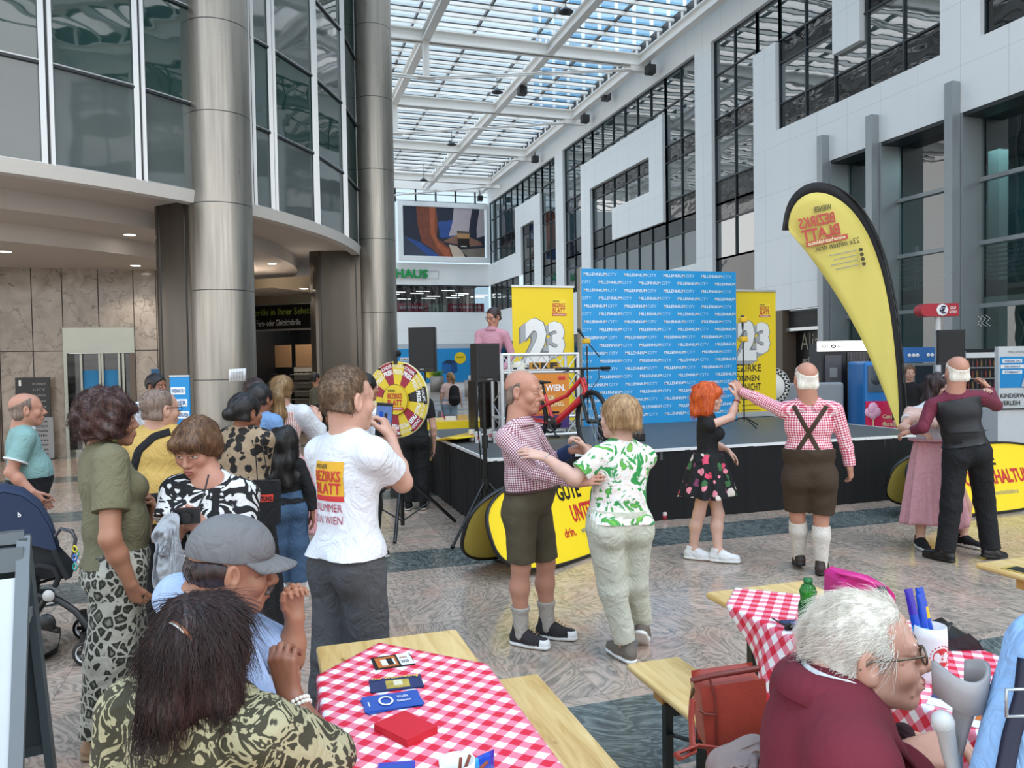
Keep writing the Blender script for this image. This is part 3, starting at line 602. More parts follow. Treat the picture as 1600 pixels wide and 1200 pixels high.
# ---- roll-up banners
def rollup(x0, x1, y, lab, lower):
    t = thing('roll_up_banner', lab, 'banner', ((x0+x1)/2, y, SZ), group='yellow roll-up banners on the stage'); w = x1-x0; h = 2.06
    m = MB(); m.box((-w/2, 0, .08), (w/2, .006, h), YEL); logo(m, (w*.14, -.001, h-.42), ex, ez, w*.24, M('logo_yellow', 'f6db3a', .5))
    SH = [M('numeral_shade', '77787a', .5), M('numeral_side', 'a9abad', .5), M('numeral_white', 'ececea', .5)]
    for ch, cx, hh, ww, zz in (('3', .20, .52, .26, 1.03), ('2', -.11, .68, .36, .92)):
        for k in range(9): m.text(ch, (cx-ww/2-.10+k*.011, -.001, zz-.055+k*.006), ex, ez, ww, hh, SH[0] if k < 2 else SH[1], .06, lift=.001+k*.0004)
        m.text(ch, (cx-ww/2, -.001, zz), ex, ez, ww*1.04, hh*1.02, SH[0], .075, lift=.005); m.text(ch, (cx-ww/2, -.001, zz+.006), ex, ez, ww, hh, SH[2], .055, lift=.006)
    if lower:
        for i, s in enumerate(('BEZIRKE', 'KÖNNEN', 'SICH NICHT', 'IRREN')): m.text(s, (-.40, -.001, .75-i*.155), ex, ez, (.56, .52, .55, .4)[i], .115, INK, .012)
        for i in range(3): m.add([(-.30+.03*math.cos(a), -.003, .20-i*.08+.03*math.sin(a)) for a in np.linspace(0, 6.28, 17)[:-1]], [tuple(range(16))], INK); m.box((-.22, -.004, .195-i*.08), (.2-.05*i, -.002, .203-i*.08), INK)
    m.build('printed_panel', t)
    m = MB(); m.box((-w/2-.01, -.015, h-.005), (w/2+.01, .02, h+.025), ALU); m.build('top_rail', t)
    m = MB(); m.box((-w/2-.02, -.06, .012), (w/2+.02, .07, .09), ALU); m.box((-w/2+.1, -.16, 0), (-w/2+.16, .17, .012), ALU); m.box((w/2-.16, -.16, 0), (w/2-.1, .17, .012), ALU); m.build('base_cassette', t)
    m = MB(); m.tube([(0, .03, .05), (0, .03, h)], .011, ALU, 8); m.build('pole', t)
rollup(3.42, 4.38, 10.62, 'yellow roll-up banner with big 23, left of the blue press wall', False); rollup(7.16, 8.06, 10.80, 'yellow roll-up banner with big 23 and black lettering, right of the blue press wall', True)
# ---- truss counter with poster
t = thing('truss_counter', 'white lattice truss counter on the stage hung with an orange poster', 'counter', (3.24, 8.95, SZ))
TR_ = M('truss_silver', 'd2d4d6', .3, .05, metal=.35); m = MB(); x0, x1, d, H1, H2 = -.50, .50, .42, 1.06, .84
for x in (x0, x0+.09, x1):
    for y in (0, d): m.tube([(x, y, .02), (x, y, H1)], .022, TR_, 10)
for z in (.06, .28, H2, H1):
    for y in (0, d): m.tube([(x0, y, z), (x1, y, z)], .02, TR_, 10)
    for x in (x0, x1): m.tube([(x, 0, z), (x, d, z)], .02, TR_, 10)
m.build('truss_frame', t)
m = MB()
for (za, zb) in ((H2, H1), (.06, .28)):
    for k in range(6): a = x0+(x1-x0)*k/6; b = x0+(x1-x0)*(k+1)/6; m.tube([(a, 0, za if k % 2 else zb), (b, 0, zb if k % 2 else za)], .008, TR_, 6); m.tube([(a, d, za if k % 2 else zb), (b, d, zb if k % 2 else za)], .008, TR_, 6)
for k in range(4): za = .06+(H2-.06)*k/4; zb = .06+(H2-.06)*(k+1)/4; m.tube([(x1-.02, 0 if k % 2 else d, za), (x1-.02, d if k % 2 else 0, zb)], .008, TR_, 6); m.tube([(x1-.14, 0, za if k % 2 else zb), (x1, 0, zb if k % 2 else za)], .008, TR_, 6); m.tube([(x0, 0 if k % 2 else d, za), (x0, d if k % 2 else 0, zb)], .008, TR_, 6)
m.build('lattice', t)
m = MB(); m.box((x0-.02, -.02, H2+.02), (x1+.02, d+.02, H2+.035), M('shelf_white', 'd7d7d4', .4)); m.build('shelf', t)
m = MB(); m.box((-.28, -.032, .26), (.36, -.026, .82), M('poster_orange', 'd8822a', .5)); m.box((-.28, -.034, .14), (.36, -.028, .30), M('poster_violet', '3f2168', .5)); m.box((-.28, -.0335, .30), (.36, -.0275, .33), M('poster_rust', 'c05a26', .5))
m.text('RADIO WIEN.', (-.25, -.035, .60), ex, ez, .56, .085, WTXT, .03); m.text('Z MUSIK', (-.1, -.035, .49), ex, ez, .28, .06, CREAM, .02); m.text('DARSTELLUNG.', (-.2, -.035, .41), ex, ez, .5, .06, CREAM, .02); m.box((.22, -.036, .74), (.31, -.03, .78), LOGO_R)
for i in range(3): m.box((-.1, -.037, .18+i*.03), (.2-.05*i, -.03, .19+i*.03), CREAM)
m.build('poster', t)
m = MB(); m.lathe([(0, .105), (.05, .10), (.09, .07), (.11, .02), (.115, 0)], (-.22, .2, H2+.036), M('helmet_cream', 'd8d2bd', .4), 20); m.box((-.32, .1, H2+.036), (-.12, .3, H2+.06), M('helmet_band', '2b2a28', .5))
o = m.build('bicycle_helmet', loc=(3.24, 8.95, SZ)); tag(o, 'cream bicycle helmet on the shelf of the truss counter', 'helmet')
m = MB()
for i, ch in enumerate('ORF'): m.text(ch, (-.07+i*.12, .12, H2+.04), ex, ez, .1, .075, M('box_black', '151515', .4), .05, lift=.0)
m.box((-.09, .13, H2+.036), (.30, .17, H2+.12), M('box_amber', 'c58a22', .5)); tag(m.build('letter_block', loc=(3.24, 8.95, SZ)), 'low amber block with black letters on the truss counter shelf', 'display block')
# ---- bicycle
def bicycle():
    A, B = at(822, 660, d=8.75)[:2], at(928, 660, d=8.05)[:2]; u = np.array([*(B-A), 0]); L = np.linalg.norm(u); u /= L; L = 1.02
    t = thing('bicycle', 'red bicycle with black tyres standing on the stage before the truss counter', 'bicycle', (A[0], A[1], SZ))
    RD = M('frame_red', 'd3202a', .25, .05, coat=.5); TY = M('tyre_black', '141416', .7); r = .335
    s = np.cross(u, ez)
    P = lambda a, h, w=0: u*a+ez*h+s*w
    def wheel(c, ax, f, name):
        m = MB(); x, y, d = basis(ax); ring = [c+(x*math.cos(a)+y*math.sin(a))*(r-.025) for a in np.linspace(0, 2*math.pi, 37)[:-1]]
        m.tube(ring, .025, TY, 10, closed=True); m.tube([c+(p-c)*.93 for p in ring], .011, BLACK_M, 8, closed=True); w = m.build(name, t)
        m = MB(); m.cyl(c-d*.05, c+d*.05, .022, BLACK_M)
        for k in range(28): a = 2*math.pi*k/28; m.tube([c+d*(.03 if k % 2 else -.03), c+(x*math.cos(a)+y*math.sin(a))*(r-.04)], .0014, ALU, 4)
        m.build('spokes', w)
    wheel(P(0, r), s, 0, 'wheel'); st = .35; sd = s*math.cos(st)-u*math.sin(st); fd = u*math.cos(st)+s*math.sin(st)
    ht, hb = P(.84, .79), P(.89, .63); hub = P(.89, .63)+fd*.12; hub = np.array([hub[0], hub[1], r])
    wheel(hub, sd, 0, 'wheel')
    bb, stp = P(.43, .28), P(.30, .60)
    m = MB(); m.tube([hb, P(.66, .45), bb], [.034, .036, .036], RD, 12); m.tube([ht, P(.62, .60), P(.34, .50)], [.026, .022, .022], RD, 12); m.tube([bb, stp], .02, RD, 10); m.tube([ht, hb], .03, RD, 12)
    for w in (-.06, .06): m.tube([bb+s*w*.5, P(0, r, w)], .012, RD, 8); m.tube([P(.34, .50, w*.3), P(0, r, w)], .010, RD, 8)
    m.build('frame', t)
    m = MB()
    for w in (-.06, .06): m.tube([hb+sd*w+[0, 0, -.03], hub+sd*w], [.02, .017], BLACK_M, 10)
    m.tube([hb+sd*.07-[0, 0, .03], hb-sd*.07-[0, 0, .03]], .02, BLACK_M, 10); m.build('fork', t)
    m = MB(); c = ht+ez*.10; m.tube([ht, c], .018, BLACK_M, 10); m.tube([c, c+fd*.06], .016, BLACK_M, 8); c = c+fd*.06; m.tube([c-sd*.33-fd*.05, c-sd*.1, c+sd*.1, c+sd*.33-fd*.05], .013, BLACK_M, 10)
    for q in (-1, 1): m.tube([c+sd*q*.2, c+sd*q*.33-fd*.05], .019, BLACK, 10); m.tube([c+sd*q*.19-ez*.02, c+sd*q*.28+fd*.03-ez*.03], .006, BLACK_M, 6); m.tube([c+sd*q*.16, c+sd*q*.1+fd*.12-ez*.1, hb+fd*.04], .004, BLACK, 6)
    m.build('handlebar', t)
    m = MB(); m.tube([stp, P(.265, .72)], .014, BLACK_M, 10); m.build('seat_post', t)
    m = MB(); q = P(.25, .74); m.tube([q-u*.13, q-u*.02, q+u*.13], [.07, .06, .02], BLACK, 10, flat=.4); m.build('saddle', t)
    m = MB(); m.cyl(bb-s*.06, bb+s*.06, .05, BLACK_M)
    m.tube([bb+s*.08, bb+s*.09+u*.12-ez*.12], .011, BLACK_M, 8); m.tube([bb-s*.08, bb-s*.09-u*.12+ez*.12], .011, BLACK_M, 8); m.lathe([(.095, -.003), (.095, .003), (.07, .003)], bb+s*.065, BLACK_M, 24, axis=s)
    for q, w in ((1, .13), (-1, -.13)): m.obox(bb+s*w+u*.12*q-ez*.12*q, u*.045, s*.04, ez*.01, BLACK)
    m.build('crank', t)
bicycle()
# ---- microphones
def micstand(base, top, boom, mic, lab, rings):
    base = np.array(base); t = thing('microphone_stand', lab, 'microphone stand', base, group='microphone stands on the stage'); R_ = lambda p: np.asarray(p)-base
    m = MB(); m.tube([(0, 0, .08), R_(top)], .011, BLACK_M, 10); m.build('pole', t)
    for k in range(3):
        a = 2.1*k+.4; m = MB(); m.tube([(0, 0, .13), (.06*math.cos(a), .06*math.sin(a), .12), (.34*math.cos(a), .34*math.sin(a), .008)], .009, BLACK_M, 8); m.build('leg', t)
    m = MB(); m.tube([R_(p) for p in boom], .008, BLACK_M, 8); m.build('boom', t)
    d = np.asarray(mic[1])-np.asarray(mic[0]); c = R_(mic[0]); m = MB(); m.tube([c, c+d*.6, c+d], [.012, .017, .019], BLACK, 10); m.sphere(c+d*1.1, .028, M('mic_mesh', '2c2c2e', .4, .3, 200)); m.build('microphone', t)
    for q in rings:
        m = MB(); q = R_(q); m.box(q-np.array([.05, .05, .035]), q+np.array([.05, .05, .035]), M('cube_yellow', 'e0b31c', .5)); bevel(m.build('flag_cube', t), .012)
b = at(919, 668, z=SZ); d0 = (b-CO)@CF; pt = lambda x, y, dd=0: at(x, y, d=d0+dd)
micstand(b, pt(917, 541), [pt(937, 558), pt(908, 522)], [pt(912, 527), pt(905, 517)], 'boom microphone stand with one yellow cube, at the left edge of the blue press wall', [pt(916, 533)])
b = at(1163, 667, z=SZ); d0 = (b-CO)@CF
micstand(b, pt(1161, 535), [pt(1161.5, 545), pt(1160.5, 515)], [pt(1160.5, 515), pt(1160, 497)], 'straight microphone stand with two yellow cubes, in front of the right roll-up banner', [pt(1160.5, 500), pt(1161, 530)])
# ---- floor monitor
t = MB(); b = at(972, 691, z=SZ); t.prism([(-.28, 0), (.28, 0), (.28, .10), (.12, .30), (-.28, .30)], b+np.array([-.1, .25, 0]), ex*0+np.array([0, -1.0, 0])*.8, ez*.85, ex*.42, BLACK); o = t.build('floor_monitor'); bevel(o, .015); tag(o, 'black wedge floor monitor on the stage behind the woman in green', 'loudspeaker')
# ---- loudspeakers on tripods
def speaker(cx_px, top, bot, wpx, floor_px, depth, lab, lab2, yaw=0.0, bx=True):
    p1, p0 = at(cx_px, top, d=depth), at(cx_px, bot, d=depth); h = p1[2]-p0[2]; w = wpx/FPX*depth; dp = w*.85
    t = thing('loudspeaker', lab, 'loudspeaker', (p0[0], p0[1], p0[2]), yaw, group='black loudspeakers on tripod stands')
    poly = [(-w/2, 0), (w/2, 0), (w*.36, dp), (-w*.36, dp)]
    m = MB(); m.prism([(a, b) for a, b in poly], (0, -dp/2, 0), ex, (0, 1, 0), ez*h, BLACK); o = m.build('cabinet', t); bevel(o, .03, 3)
    m = MB(); m.box((-w*.44, -dp/2-.006, h*.1), (w*.44, -dp/2+.002, h*.97), M('speaker_grille', '17181a', .6, .3, 300)); o = m.build('grille', t); bevel(o, .01)
    m = MB(); m.box((-.03, -dp/2-.008, h*.045), (.03, -dp/2, h*.075), GREYP); m.build('badge', t)
    f = at(*floor_px, z=0.02) if floor_px else np.array([p0[0], p0[1], 0.02])
    zt = p0[2]; s = thing('speaker_stand', lab2, 'speaker stand', (p0[0], p0[1], 0), group='black tripod stands of the loudspeakers')
    m = MB(); m.tube([(0, 0, .10), (0, 0, zt*.62)], .022, BLACK_M, 12); m.tube([(0, 0, zt*.55), (0, 0, zt)], .016, BLACK_M, 12); m.build('pole', s)
    m = MB(); m.cyl((0, 0, .50), (0, 0, .60), .04, BLACK); m.build('leg_collar', s); m = MB(); m.cyl((0, 0, zt*.58), (0, 0, zt*.66), .032, BLACK); m.tube([(0, 0, zt*.62), (.07, -.03, zt*.62)], .012, BLACK, 8); m.build('collar', s)
    a0 = math.atan2(f[1]-p0[1], f[0]-p0[0]) if floor_px else .3
    for k in range(3):
        a = a0+k*2.0944; c_, s_ = math.cos(a), math.sin(a); m = MB(); m.tube([(c_*.03, s_*.03, .56), (c_*.48, s_*.48, .02)], .014, BLACK_M, 10); m.tube([(0, 0, .2), (c_*.26, s_*.26, .29)], .009, BLACK_M, 8); l = m.build('leg', s)
        m = MB(); m.sphere((c_*.48, s_*.48, .02), .022, BLACK); m.build('rubber_foot', l)
    m = MB(); m.tube([(-.02, .04, zt+.1), (-.06, .06, zt*.75), (-.03, .05, zt*.5), (-.03, .04, .2)], .007, BLACK, 6); m.build('cable', s)
speaker(756, 537, 596, 42, (722, 850), 7.55, 'small black loudspeaker on a tripod at the left front corner of the stage', 'black tripod stand at the left front corner of the stage', .25)
speaker(664, 512, 581, 43, (638, 777), 11.65, 'large black loudspeaker beyond the prize wheel', 'black tripod stand behind the prize wheel', -.45)
speaker(1482, 516, 570, 40, None, 11.5, 'black loudspeaker behind the bald man in the waistcoat', 'black tripod stand behind the dancing couple on the right', -.6)
# ---- paper cups and yellow pennants on the stage corner
b0, b1 = at(732, 690, z=SZ), at(786, 700, z=SZ); CUP = M('cup_white', 'e6e6e4', .4)
for k in range(7):
    p = at(737+k*9.5, 688+(k % 3)*4, z=SZ); m = MB(); m.lathe([(.030, 0), (.041, .13), (.043, .135), (.038, .135), (.028, .01), (0, .01)], (0, 0, 0), CUP, 16); m.text('D', (-.022, -.0385, .045), ex, ez, .04, .04, LOGO_R, .05, lift=.003)
    o = m.build('paper_cup', loc=p); tag(o, 'white paper cup with red print, in the row at the left corner of the stage', 'cup', 'white paper cups on the stage')
m = MB()
for k in range(6): z = SZ+.006+k*.012; a = at(686+k*4, 688-k*.6, z=z); b = at(742, 676+k, z=z); m.bar(a, b, .16, .01, YEL if k % 2 else M('pennant_orange', 'e0a32a', .6))
tag(m.build('folded_pennant'), 'folded yellow pennants lying on the left edge of the stage', 'pennants')
# ---- prize wheel
def prize_wheel():
    c = at(619.5, 624, d=7.95); fl = at(621, 822, d=7.95); r = .395
    yaw = math.atan2(-GF[1], -GF[0])+math.pi/2-.50     # disc faces the camera, turned to the right
    t = thing('prize_wheel', 'red and yellow prize wheel with one black field on a black tripod', 'prize wheel', (c[0], c[1], 0), 0)
    n = np.array([math.cos(yaw-math.pi/2), math.sin(yaw-math.pi/2), 0]); u = np.array([-n[1], n[0], 0]); zc = c[2]; O = ez*zc
    RED2 = M('wheel_red', '9c1a36', .4); YW = M('wheel_yellow', 'e3c62a', .4); KB = M('wheel_black', '1b1719', .4)
    m = MB(); m.lathe([(0, -.02), (r, -.02), (r, 0), (0, 0)], O, CREAM, 64, axis=n, smooth=False)
    ks = 14; rim = lambda a, rr: O+u*math.sin(a)*rr+ez*math.cos(a)*rr+n*.002
    for k in range(ks):
        a0 = 2*math.pi*(k-.5)/ks+.10; a1 = a0+2*math.pi/ks; mt = KB if k == 3 else (YW if k % 2 == 0 else RED2)
        m.add([O+n*.002]+[rim(a, r*.985) for a in np.linspace(a0, a1, 7)], [tuple(range(8))], mt)
        am = (a0+a1)/2; rad = u*math.sin(am)+ez*math.cos(am); tan = u*math.cos(am)-ez*math.sin(am)
        top = {3: 'HAUPT-'}.get(k, 'SONDER' if k % 4 == 1 else 'MITGLIED')
        lay = WTXT if mt is not YW else M('pale_gold', 'f0ead0', .5)
        m.text('PREIS', O+rad*r*.66+n*.003, tan, rad, r*.29, r*.13, lay, .04, 'C'); m.text(top, O+rad*r*.83+n*.003, tan, rad, r*.36, r*.09, lay, .02, 'C')
    d = m.build('disc', t)
    m = MB(); m.lathe([(r*.40, .0), (r*.40, .02), (0, .021)], O+n*.003, YW, 40, axis=n, smooth=False); m.lathe([(r*.395, .02), (r*.40, .024), (r*.405, .02)], O+n*.003, BLACK_M, 40, axis=n); logo(m, O+n*.026-u*r*.27-ez*r*.28, u, ez, r*.54, None, .001); m.build('hub', d)
    for k in range(ks): a = 2*math.pi*(k-.5)/ks+.10; m = MB(); p = rim(a, r*.95); m.cyl(p, p+n*.03, .008, KB, 8); m.build('peg', d)
    m = MB(); p = O+ez*(r+.03); m.box(p-np.array([.02, .02, .06]), p+np.array([.02, .02, .04]), BLACK); m.cyl(p+ez*.05-n*.05, p+ez*.05+n*.03, .035, BLACK); m.build('pointer', t)
    back = -n*.06
    m = MB(); m.tube([back+ez*.06, back+ez*(zc+r)], .022, BLACK_M, 12); m.cyl(O-n*.07, O, .03, BLACK_M); m.build('mast', t)
    for a in (2.62, .52+3.9, .15+.1):
        q = np.array([math.cos(a), math.sin(a), 0]); m = MB(); m.tube([back+ez*.62, back+q*.62+ez*.02], .018, BLACK_M, 10); m.tube([back+ez*.10, back+q*.34+ez*.28], .009, BLACK_M, 8); m.build('leg', t)
    m = MB(); m.cyl(back+ez*.56, back+ez*.66, .04, BLACK); m.build('collar', t)
prize_wheel()
# ---- tall teardrop flag
def teardrop():
    D = 10.35
    t = thing('teardrop_flag', 'tall yellow teardrop flag with black hem and mirrored print', 'flag', at(1412, 662, d=D)*np.array([1, 1, 0]))
    b = np.array(t.location); R_ = lambda x, y, dd=0: at(x, y, d=D+dd)-b
    outer = [(1415, 690), (1414, 640), (1411, 590), (1405, 530), (1397, 470), (1384, 410), (1364, 355), (1338, 315), (1308, 291), (1278, 282), (1252, 288), (1234, 306), (1225, 330), (1222, 360)]
    inner = [(1411, 690), (1392, 640), (1370, 585), (1349, 535), (1318, 478), (1288, 432), (1262, 396), (1240, 370), (1232, 360)]
    def resample(pl, n):
        pl = np.array(pl, float); s = np.r_[0, np.cumsum(np.linalg.norm(np.diff(pl, axis=0), axis=1))]; q = np.linspace(0, s[-1], n); return np.c_[np.interp(q, s, pl[:, 0]), np.interp(q, s, pl[:, 1])]
    # smooth outline
    def smooth(pl):
        pl = resample(pl, 60)
        for _ in range(6): pl[1:-1] = (pl[:-2]+2*pl[1:-1]+pl[2:])/4
        return pl
    o, i = smooth(outer), smooth(inner); n = len(o); m = MB(); vs = []
    hem = .055
    K = 8
    for k in range(n):
        for j in range(K+1):
            W_ = np.linalg.norm(i[k]-o[k])+1e-6; hf = min(.96, 15/W_); f = 0 if j == 0 else hf+(1-hf)*(j-1)/(K-1); p = o[k]*(1-f)+i[k]*f; vs.append(R_(p[0], p[1], .03*math.sin(k*.22+f*3)+.015*math.sin(f*22)*max(0, .6-k/n)))
    fc = lambda js: [(k*(K+1)+j, k*(K+1)+j+1, (k+1)*(K+1)+j+1, (k+1)*(K+1)+j) for k in range(n-1) for j in js]
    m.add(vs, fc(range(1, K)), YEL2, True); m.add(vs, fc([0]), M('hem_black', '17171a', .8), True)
    cloth = m.build('flag_cloth', t); sd = cloth.modifiers.new('thick', 'SOLIDIFY'); sd.thickness = .004; sd.offset = 0
    
    m = MB(); m.tube([R_(*p)+GR*.02 for p in o]+[], .013, BLACK_M, 8); m.tube([R_(*o[0]), np.array([0, 0, .05])], .016, BLACK_M, 8); m.build('pole', t)
    m = MB(); m.tube([(-.2, 0, .02), (.3, 0, .02)], .015, BLACK_M, 8); m.tube([(0, -.3, .02), (0, .3, .02)], .015, BLACK_M, 8); m.build('cross_base', t)
    # the print is seen from the reverse side
    m = MB(); a = math.radians(-10.5)
    u = -(GR*math.cos(a)-GZ*math.sin(a)); u = -(GR*math.cos(.19)+GZ*math.sin(.19)); v = (GZ*math.cos(.19)-GR*math.sin(.19)); s = D/FPX
    c = R_(1325, 372, -.05)
    PR = M('see_through_red', 'b8453f', .6); PK = M('see_through_black', '4a4322', .6)
    def tx(txt, x, y, w, h, mt, bo=.02): m.text(txt, R_(x, y, -.065), u, v, w*s, h*s, mt, bo)
    tx('WIENER', 1300, 327, 28, 9, PK); tx('BEZIRKS', 1306, 347, 57, 17, PR, .03); tx('BLATT', 1314, 366, 60, 18, PR, .03)
    m.add([R_(1324, 365, -.062)+u*(-0), R_(1324, 365, -.062)+u*66*s, R_(1324, 365, -.062)+u*66*s-v*8*s, R_(1324, 365, -.062)-v*8*s], [(0, 1, 2, 3)], PR)
    tx('wienerbezirksblatt.at', 1322, 372, 60, 6, CREAM); tx('23x mitten drin.', 1344, 379, 71, 9, PK, .01)
    for k in range(4):
        p = R_(1345+k*1.6, 390+k*7.4, -.065); m.add([p+u*3.2*s*math.cos(q)+v*3.2*s*math.sin(q) for q in np.linspace(0, 6.283, 17)[:-1]], [tuple(range(16))], PK); q = p+u*8*s; m.add([q, q+u*(42-6*(k % 2))*s, q+u*(42-6*(k % 2))*s+v*1.2*s, q+v*1.2*s], [(0, 1, 2, 3)], GREYP)
    m.build('print', t)
teardrop()
# ---- folding oval banners on the floor
def oval(cx, cy, rz, rx, h, lab, txt):
    t = thing('oval_banner', lab, 'banner', (cx, cy, 0), rz, group='yellow folding oval banners on the floor')
    for side in (-1, 1):
        tl = .42; v = np.array([0, -side*math.sin(-tl), math.cos(tl)]); v = np.array([0, -side*.36, .93])*1.0; v = np.array([0, side*(-.36), .93]); base = np.array([0, side*.36*h, .02])
        def P(a, b): return base+ex*a+v*(b)
        ol = []
        for a in np.linspace(0, 2*math.pi, 65)[:-1]:
            c_, s_ = math.cos(a), math.sin(a); ol.append((rx*np.sign(c_)*abs(c_)**.75, h/2+h/2*np.sign(s_)*abs(s_)**.7))
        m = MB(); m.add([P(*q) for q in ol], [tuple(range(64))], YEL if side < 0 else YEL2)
        if side < 0:
            u2 = ex; lf = .004; n = np.cross(u2, v)
            for (s_, x, y, w, hh, mt, bo) in txt: m.text(s_, P(x, y), u2, v, w, hh, mt, bo, lift=lf)
        pn = m.build('panel', t); m = MB(); m.tube([P(*q) for q in ol], .02, BLACK, 8, closed=True, flat=.6); m.build('rim', pn)
        m = MB()
        for x in (-.5, .5): m.tube([P(x*rx, .0)+ez*.0, np.array([x*rx, 0, .012])], .008, BLACK, 6)
        m.build('stake_strap', t)
p = at(1560, 803, z=0)
oval(p[0]-.02, p[1]+.27, .03, 1.12, .78, 'yellow oval banner behind the dancing couple on the right',
     [('Wiener', -.97+.02, .56, .30, .07, INK, .02), ('BEZIRKS', -.96, .42, .44, .13, LOGO_R, .03), ('BLATT', -.94, .26, .44, .14, LOGO_R, .03), ('23x mitten drin.', -.93, .17, .3, .05, LOGO_R, .02), ('GUTE', -.2, .52, .4, .14, INK, .03), ('UNTERHALTUNG', -.33, .31, 1.1, .16, LOGO_R, .03), ('www.wienerbezirksblatt.at', -.10, .19, .5, .05, GREYP, 0)])
p = at(868, 868, z=0)
oval(p[0], p[1], .55, 1.02, .78, 'yellow oval banner between the dancing couple in front of the stage',
     [('GUTE', -.06, .52, .34, .15, INK, .03), ('UNTERHALTUNG', .06, .31, .86, .16, LOGO_R, .03), ('drin.', -.12, .20, .16, .08, LOGO_R, .02), ('www.wienerbezirksblatt.at', .12, .20, .6, .06, GREYP, 0)])
# ---- red candle cups on the floor before the stage
for k, (px, py) in enumerate(((1021, 812), (1038, 812))):
    m = MB(); m.lathe([(0, 0), (.03, 0), (.034, .05), (.03, .05)], (0, 0, 0), M('red_cup', '8d2330', .4), 16); m.lathe([(.03, .05), (.028, .085), (0, .09)], (0, 0, 0), M('cup_lid', 'c9b7b4', .5), 16)
    o = m.build('small_jar', loc=at(px, py, z=0)); tag(o, 'small red jar on the floor before the stage, %s of the two' % ('left' if k == 0 else 'right'), 'jar', 'red jars before the stage')
# ---- billboard and shop sign on the end wall
t = thing('billboard', 'huge backlit coffee advertisement in a white frame on the end wall', 'billboard', (11.05, YE-.25, 10.05))
m = MB(); w, h = 5.9, 3.72
for a, b in (((-w/2, -.1, -h/2), (w/2, .25, -h/2+.3)), ((-w/2, -.1, h/2-.27), (w/2, .25, h/2)), ((-w/2, -.1, -h/2+.3), (-w/2+.28, .25, h/2-.27)), ((w/2-.2, -.1, -h/2+.3), (w/2, .25, h/2-.27))): m.box(a, b, M('frame_white', 'e9eef0', .4))
m.build('frame', t)
m = MB(); S = lambda pts, mt, l=0: m.add([(-2.67+5.3*x, -.03-l*.004, 1.56-3.1*y) for x, y in pts], [tuple(range(len(pts)))], mt)
NV = M('advert_navy', '232a3c', .4, .3, .8); HR = M('advert_auburn', '7a4332', .4, .35, 3); HR2 = M('advert_auburn_light', 'a65a3c', .4, .3, 4); CUFF = M('advert_cuff', 'b6adb4', .4, .15, 1.5); BL = M('advert_blue', '2d4f8f', .4, .4, 1.2); SK_ = M('advert_hand', '8a6555', .4, .3, 2)
S([(0, 0), (1, 0), (1, 1), (0, 1)], NV); S([(0, .6), (.15, .68), (.45, .95), (.5, 1), (0, 1)], M('advert_slate', '3b4354', .4, .3, 1), 1); S([(.42, .3), (.6, .25), (.62, .6), (.45, .62)], BL, 1); S([(.02, .62), (.2, .72), (.44, 1), (.3, 1)], BL, 2)
S([(.16, 0), (.40, 0), (.42, .35), (.40, .62), (.50, .74), (.58, .85), (.60, 1), (.44, 1), (.34, .84), (.22, .72), (.18, .4)], HR, 3); S([(.32, 0), (.39, 0), (.38, .5), (.42, .7), (.55, .86), (.57, 1), (.5, 1), (.40, .8), (.33, .55)], HR2, 4)
S([(.62, 0), (.85, 0), (.82, .25), (.80, .5), (.68, .55), (.55, .58), (.60, .3)], CUFF, 3); S([(.94, 0), (1, 0), (1, .55), (.90, .6), (.90, .4)], CUFF, 3); S([(.48, .7), (.58, .6), (.66, .55), (.66, .75), (.56, .72)], SK_, 4); S([(.80, .58), (.95, .68), (.97, .75), (.82, .78), (.80, .7)], SK_, 4)
S([(.55, .75), (.65, .78), (.78, 1), (.60, 1)], M('advert_cream', 'c9b9a6', .4, .1, 2), 4); S([(.70, .85), (1, .8), (1, 1), (.75, 1)], M('advert_grey', '82796f', .4, .3, 2), 4)
S([(.655, .52), (.81, .52), (.80, .80), (.785, .82), (.675, .82), (.66, .80)], M('advert_coffee', '1c1210', .4), 5); S([(.655, .52), (.81, .52), (.805, .62), (.658, .62)], M('advert_foam', 'b98d5f', .4), 6); S([(.652, .46), (.815, .48), (.81, .52), (.655, .52)], M('advert_glass', '5b5350', .4), 6); S([(.70, .77), (.77, .77), (.77, .79), (.70, .79)], M('advert_glint', 'cfd3da', .4), 7)
m.build('picture', t)
t = thing('shop_letter_sign', 'green HAUS shop lettering on the white end wall', 'sign', (9.4, YE-.02, 7.4)); m = MB()
GRN = M('sign_green', '109a4e', .4)
for k in range(8): m.text('KAUFHAUS', (-3.6, -.04-.015*k, -.26), ex, ez, 4.15, .55, GRN, .03, lift=0)
m.build('letters', t); m = MB()
for z in (.22, -.26): m.tube([(-2.6, -.03, z), (1.25, -.03, z)], .015, ALU, 6)
m.tube([(1.25, -.03, .22), (1.25, -.03, -.26)], .015, ALU, 6); m.build('rail', t)
t = thing('blue_hoarding', 'blue hoarding with a picture of a box along the foot of the end wall', 'hoarding', (9, YE-.06, 0)); m = MB()
m.box((-4, -.02, .5), (4.9, .02, 2.67), BLUEB)
m.box((-.95, -.05, 1.92), (-.02, -.03, 2.12), WTXT); m.box((-.95, -.05, 1.66), (-.02, -.03, 1.86), WTXT); m.text('DIREKT', (-.9, -.051, 1.95), ex, ez, .8, .13, INK, .02); m.text('ENTSTEHT', (-.9, -.051, 1.69), ex, ez, .8, .13, INK, .02)
DB = [M('box_blue', '1c63a8', .5), M('box_blue_side', '134a85', .5), M('box_blue_dark', '123456', .5)]
def F2(pts, mt, l): m.add([(x, -.03-.004*l, z) for x, z in pts], [tuple(range(len(pts)))], mt)
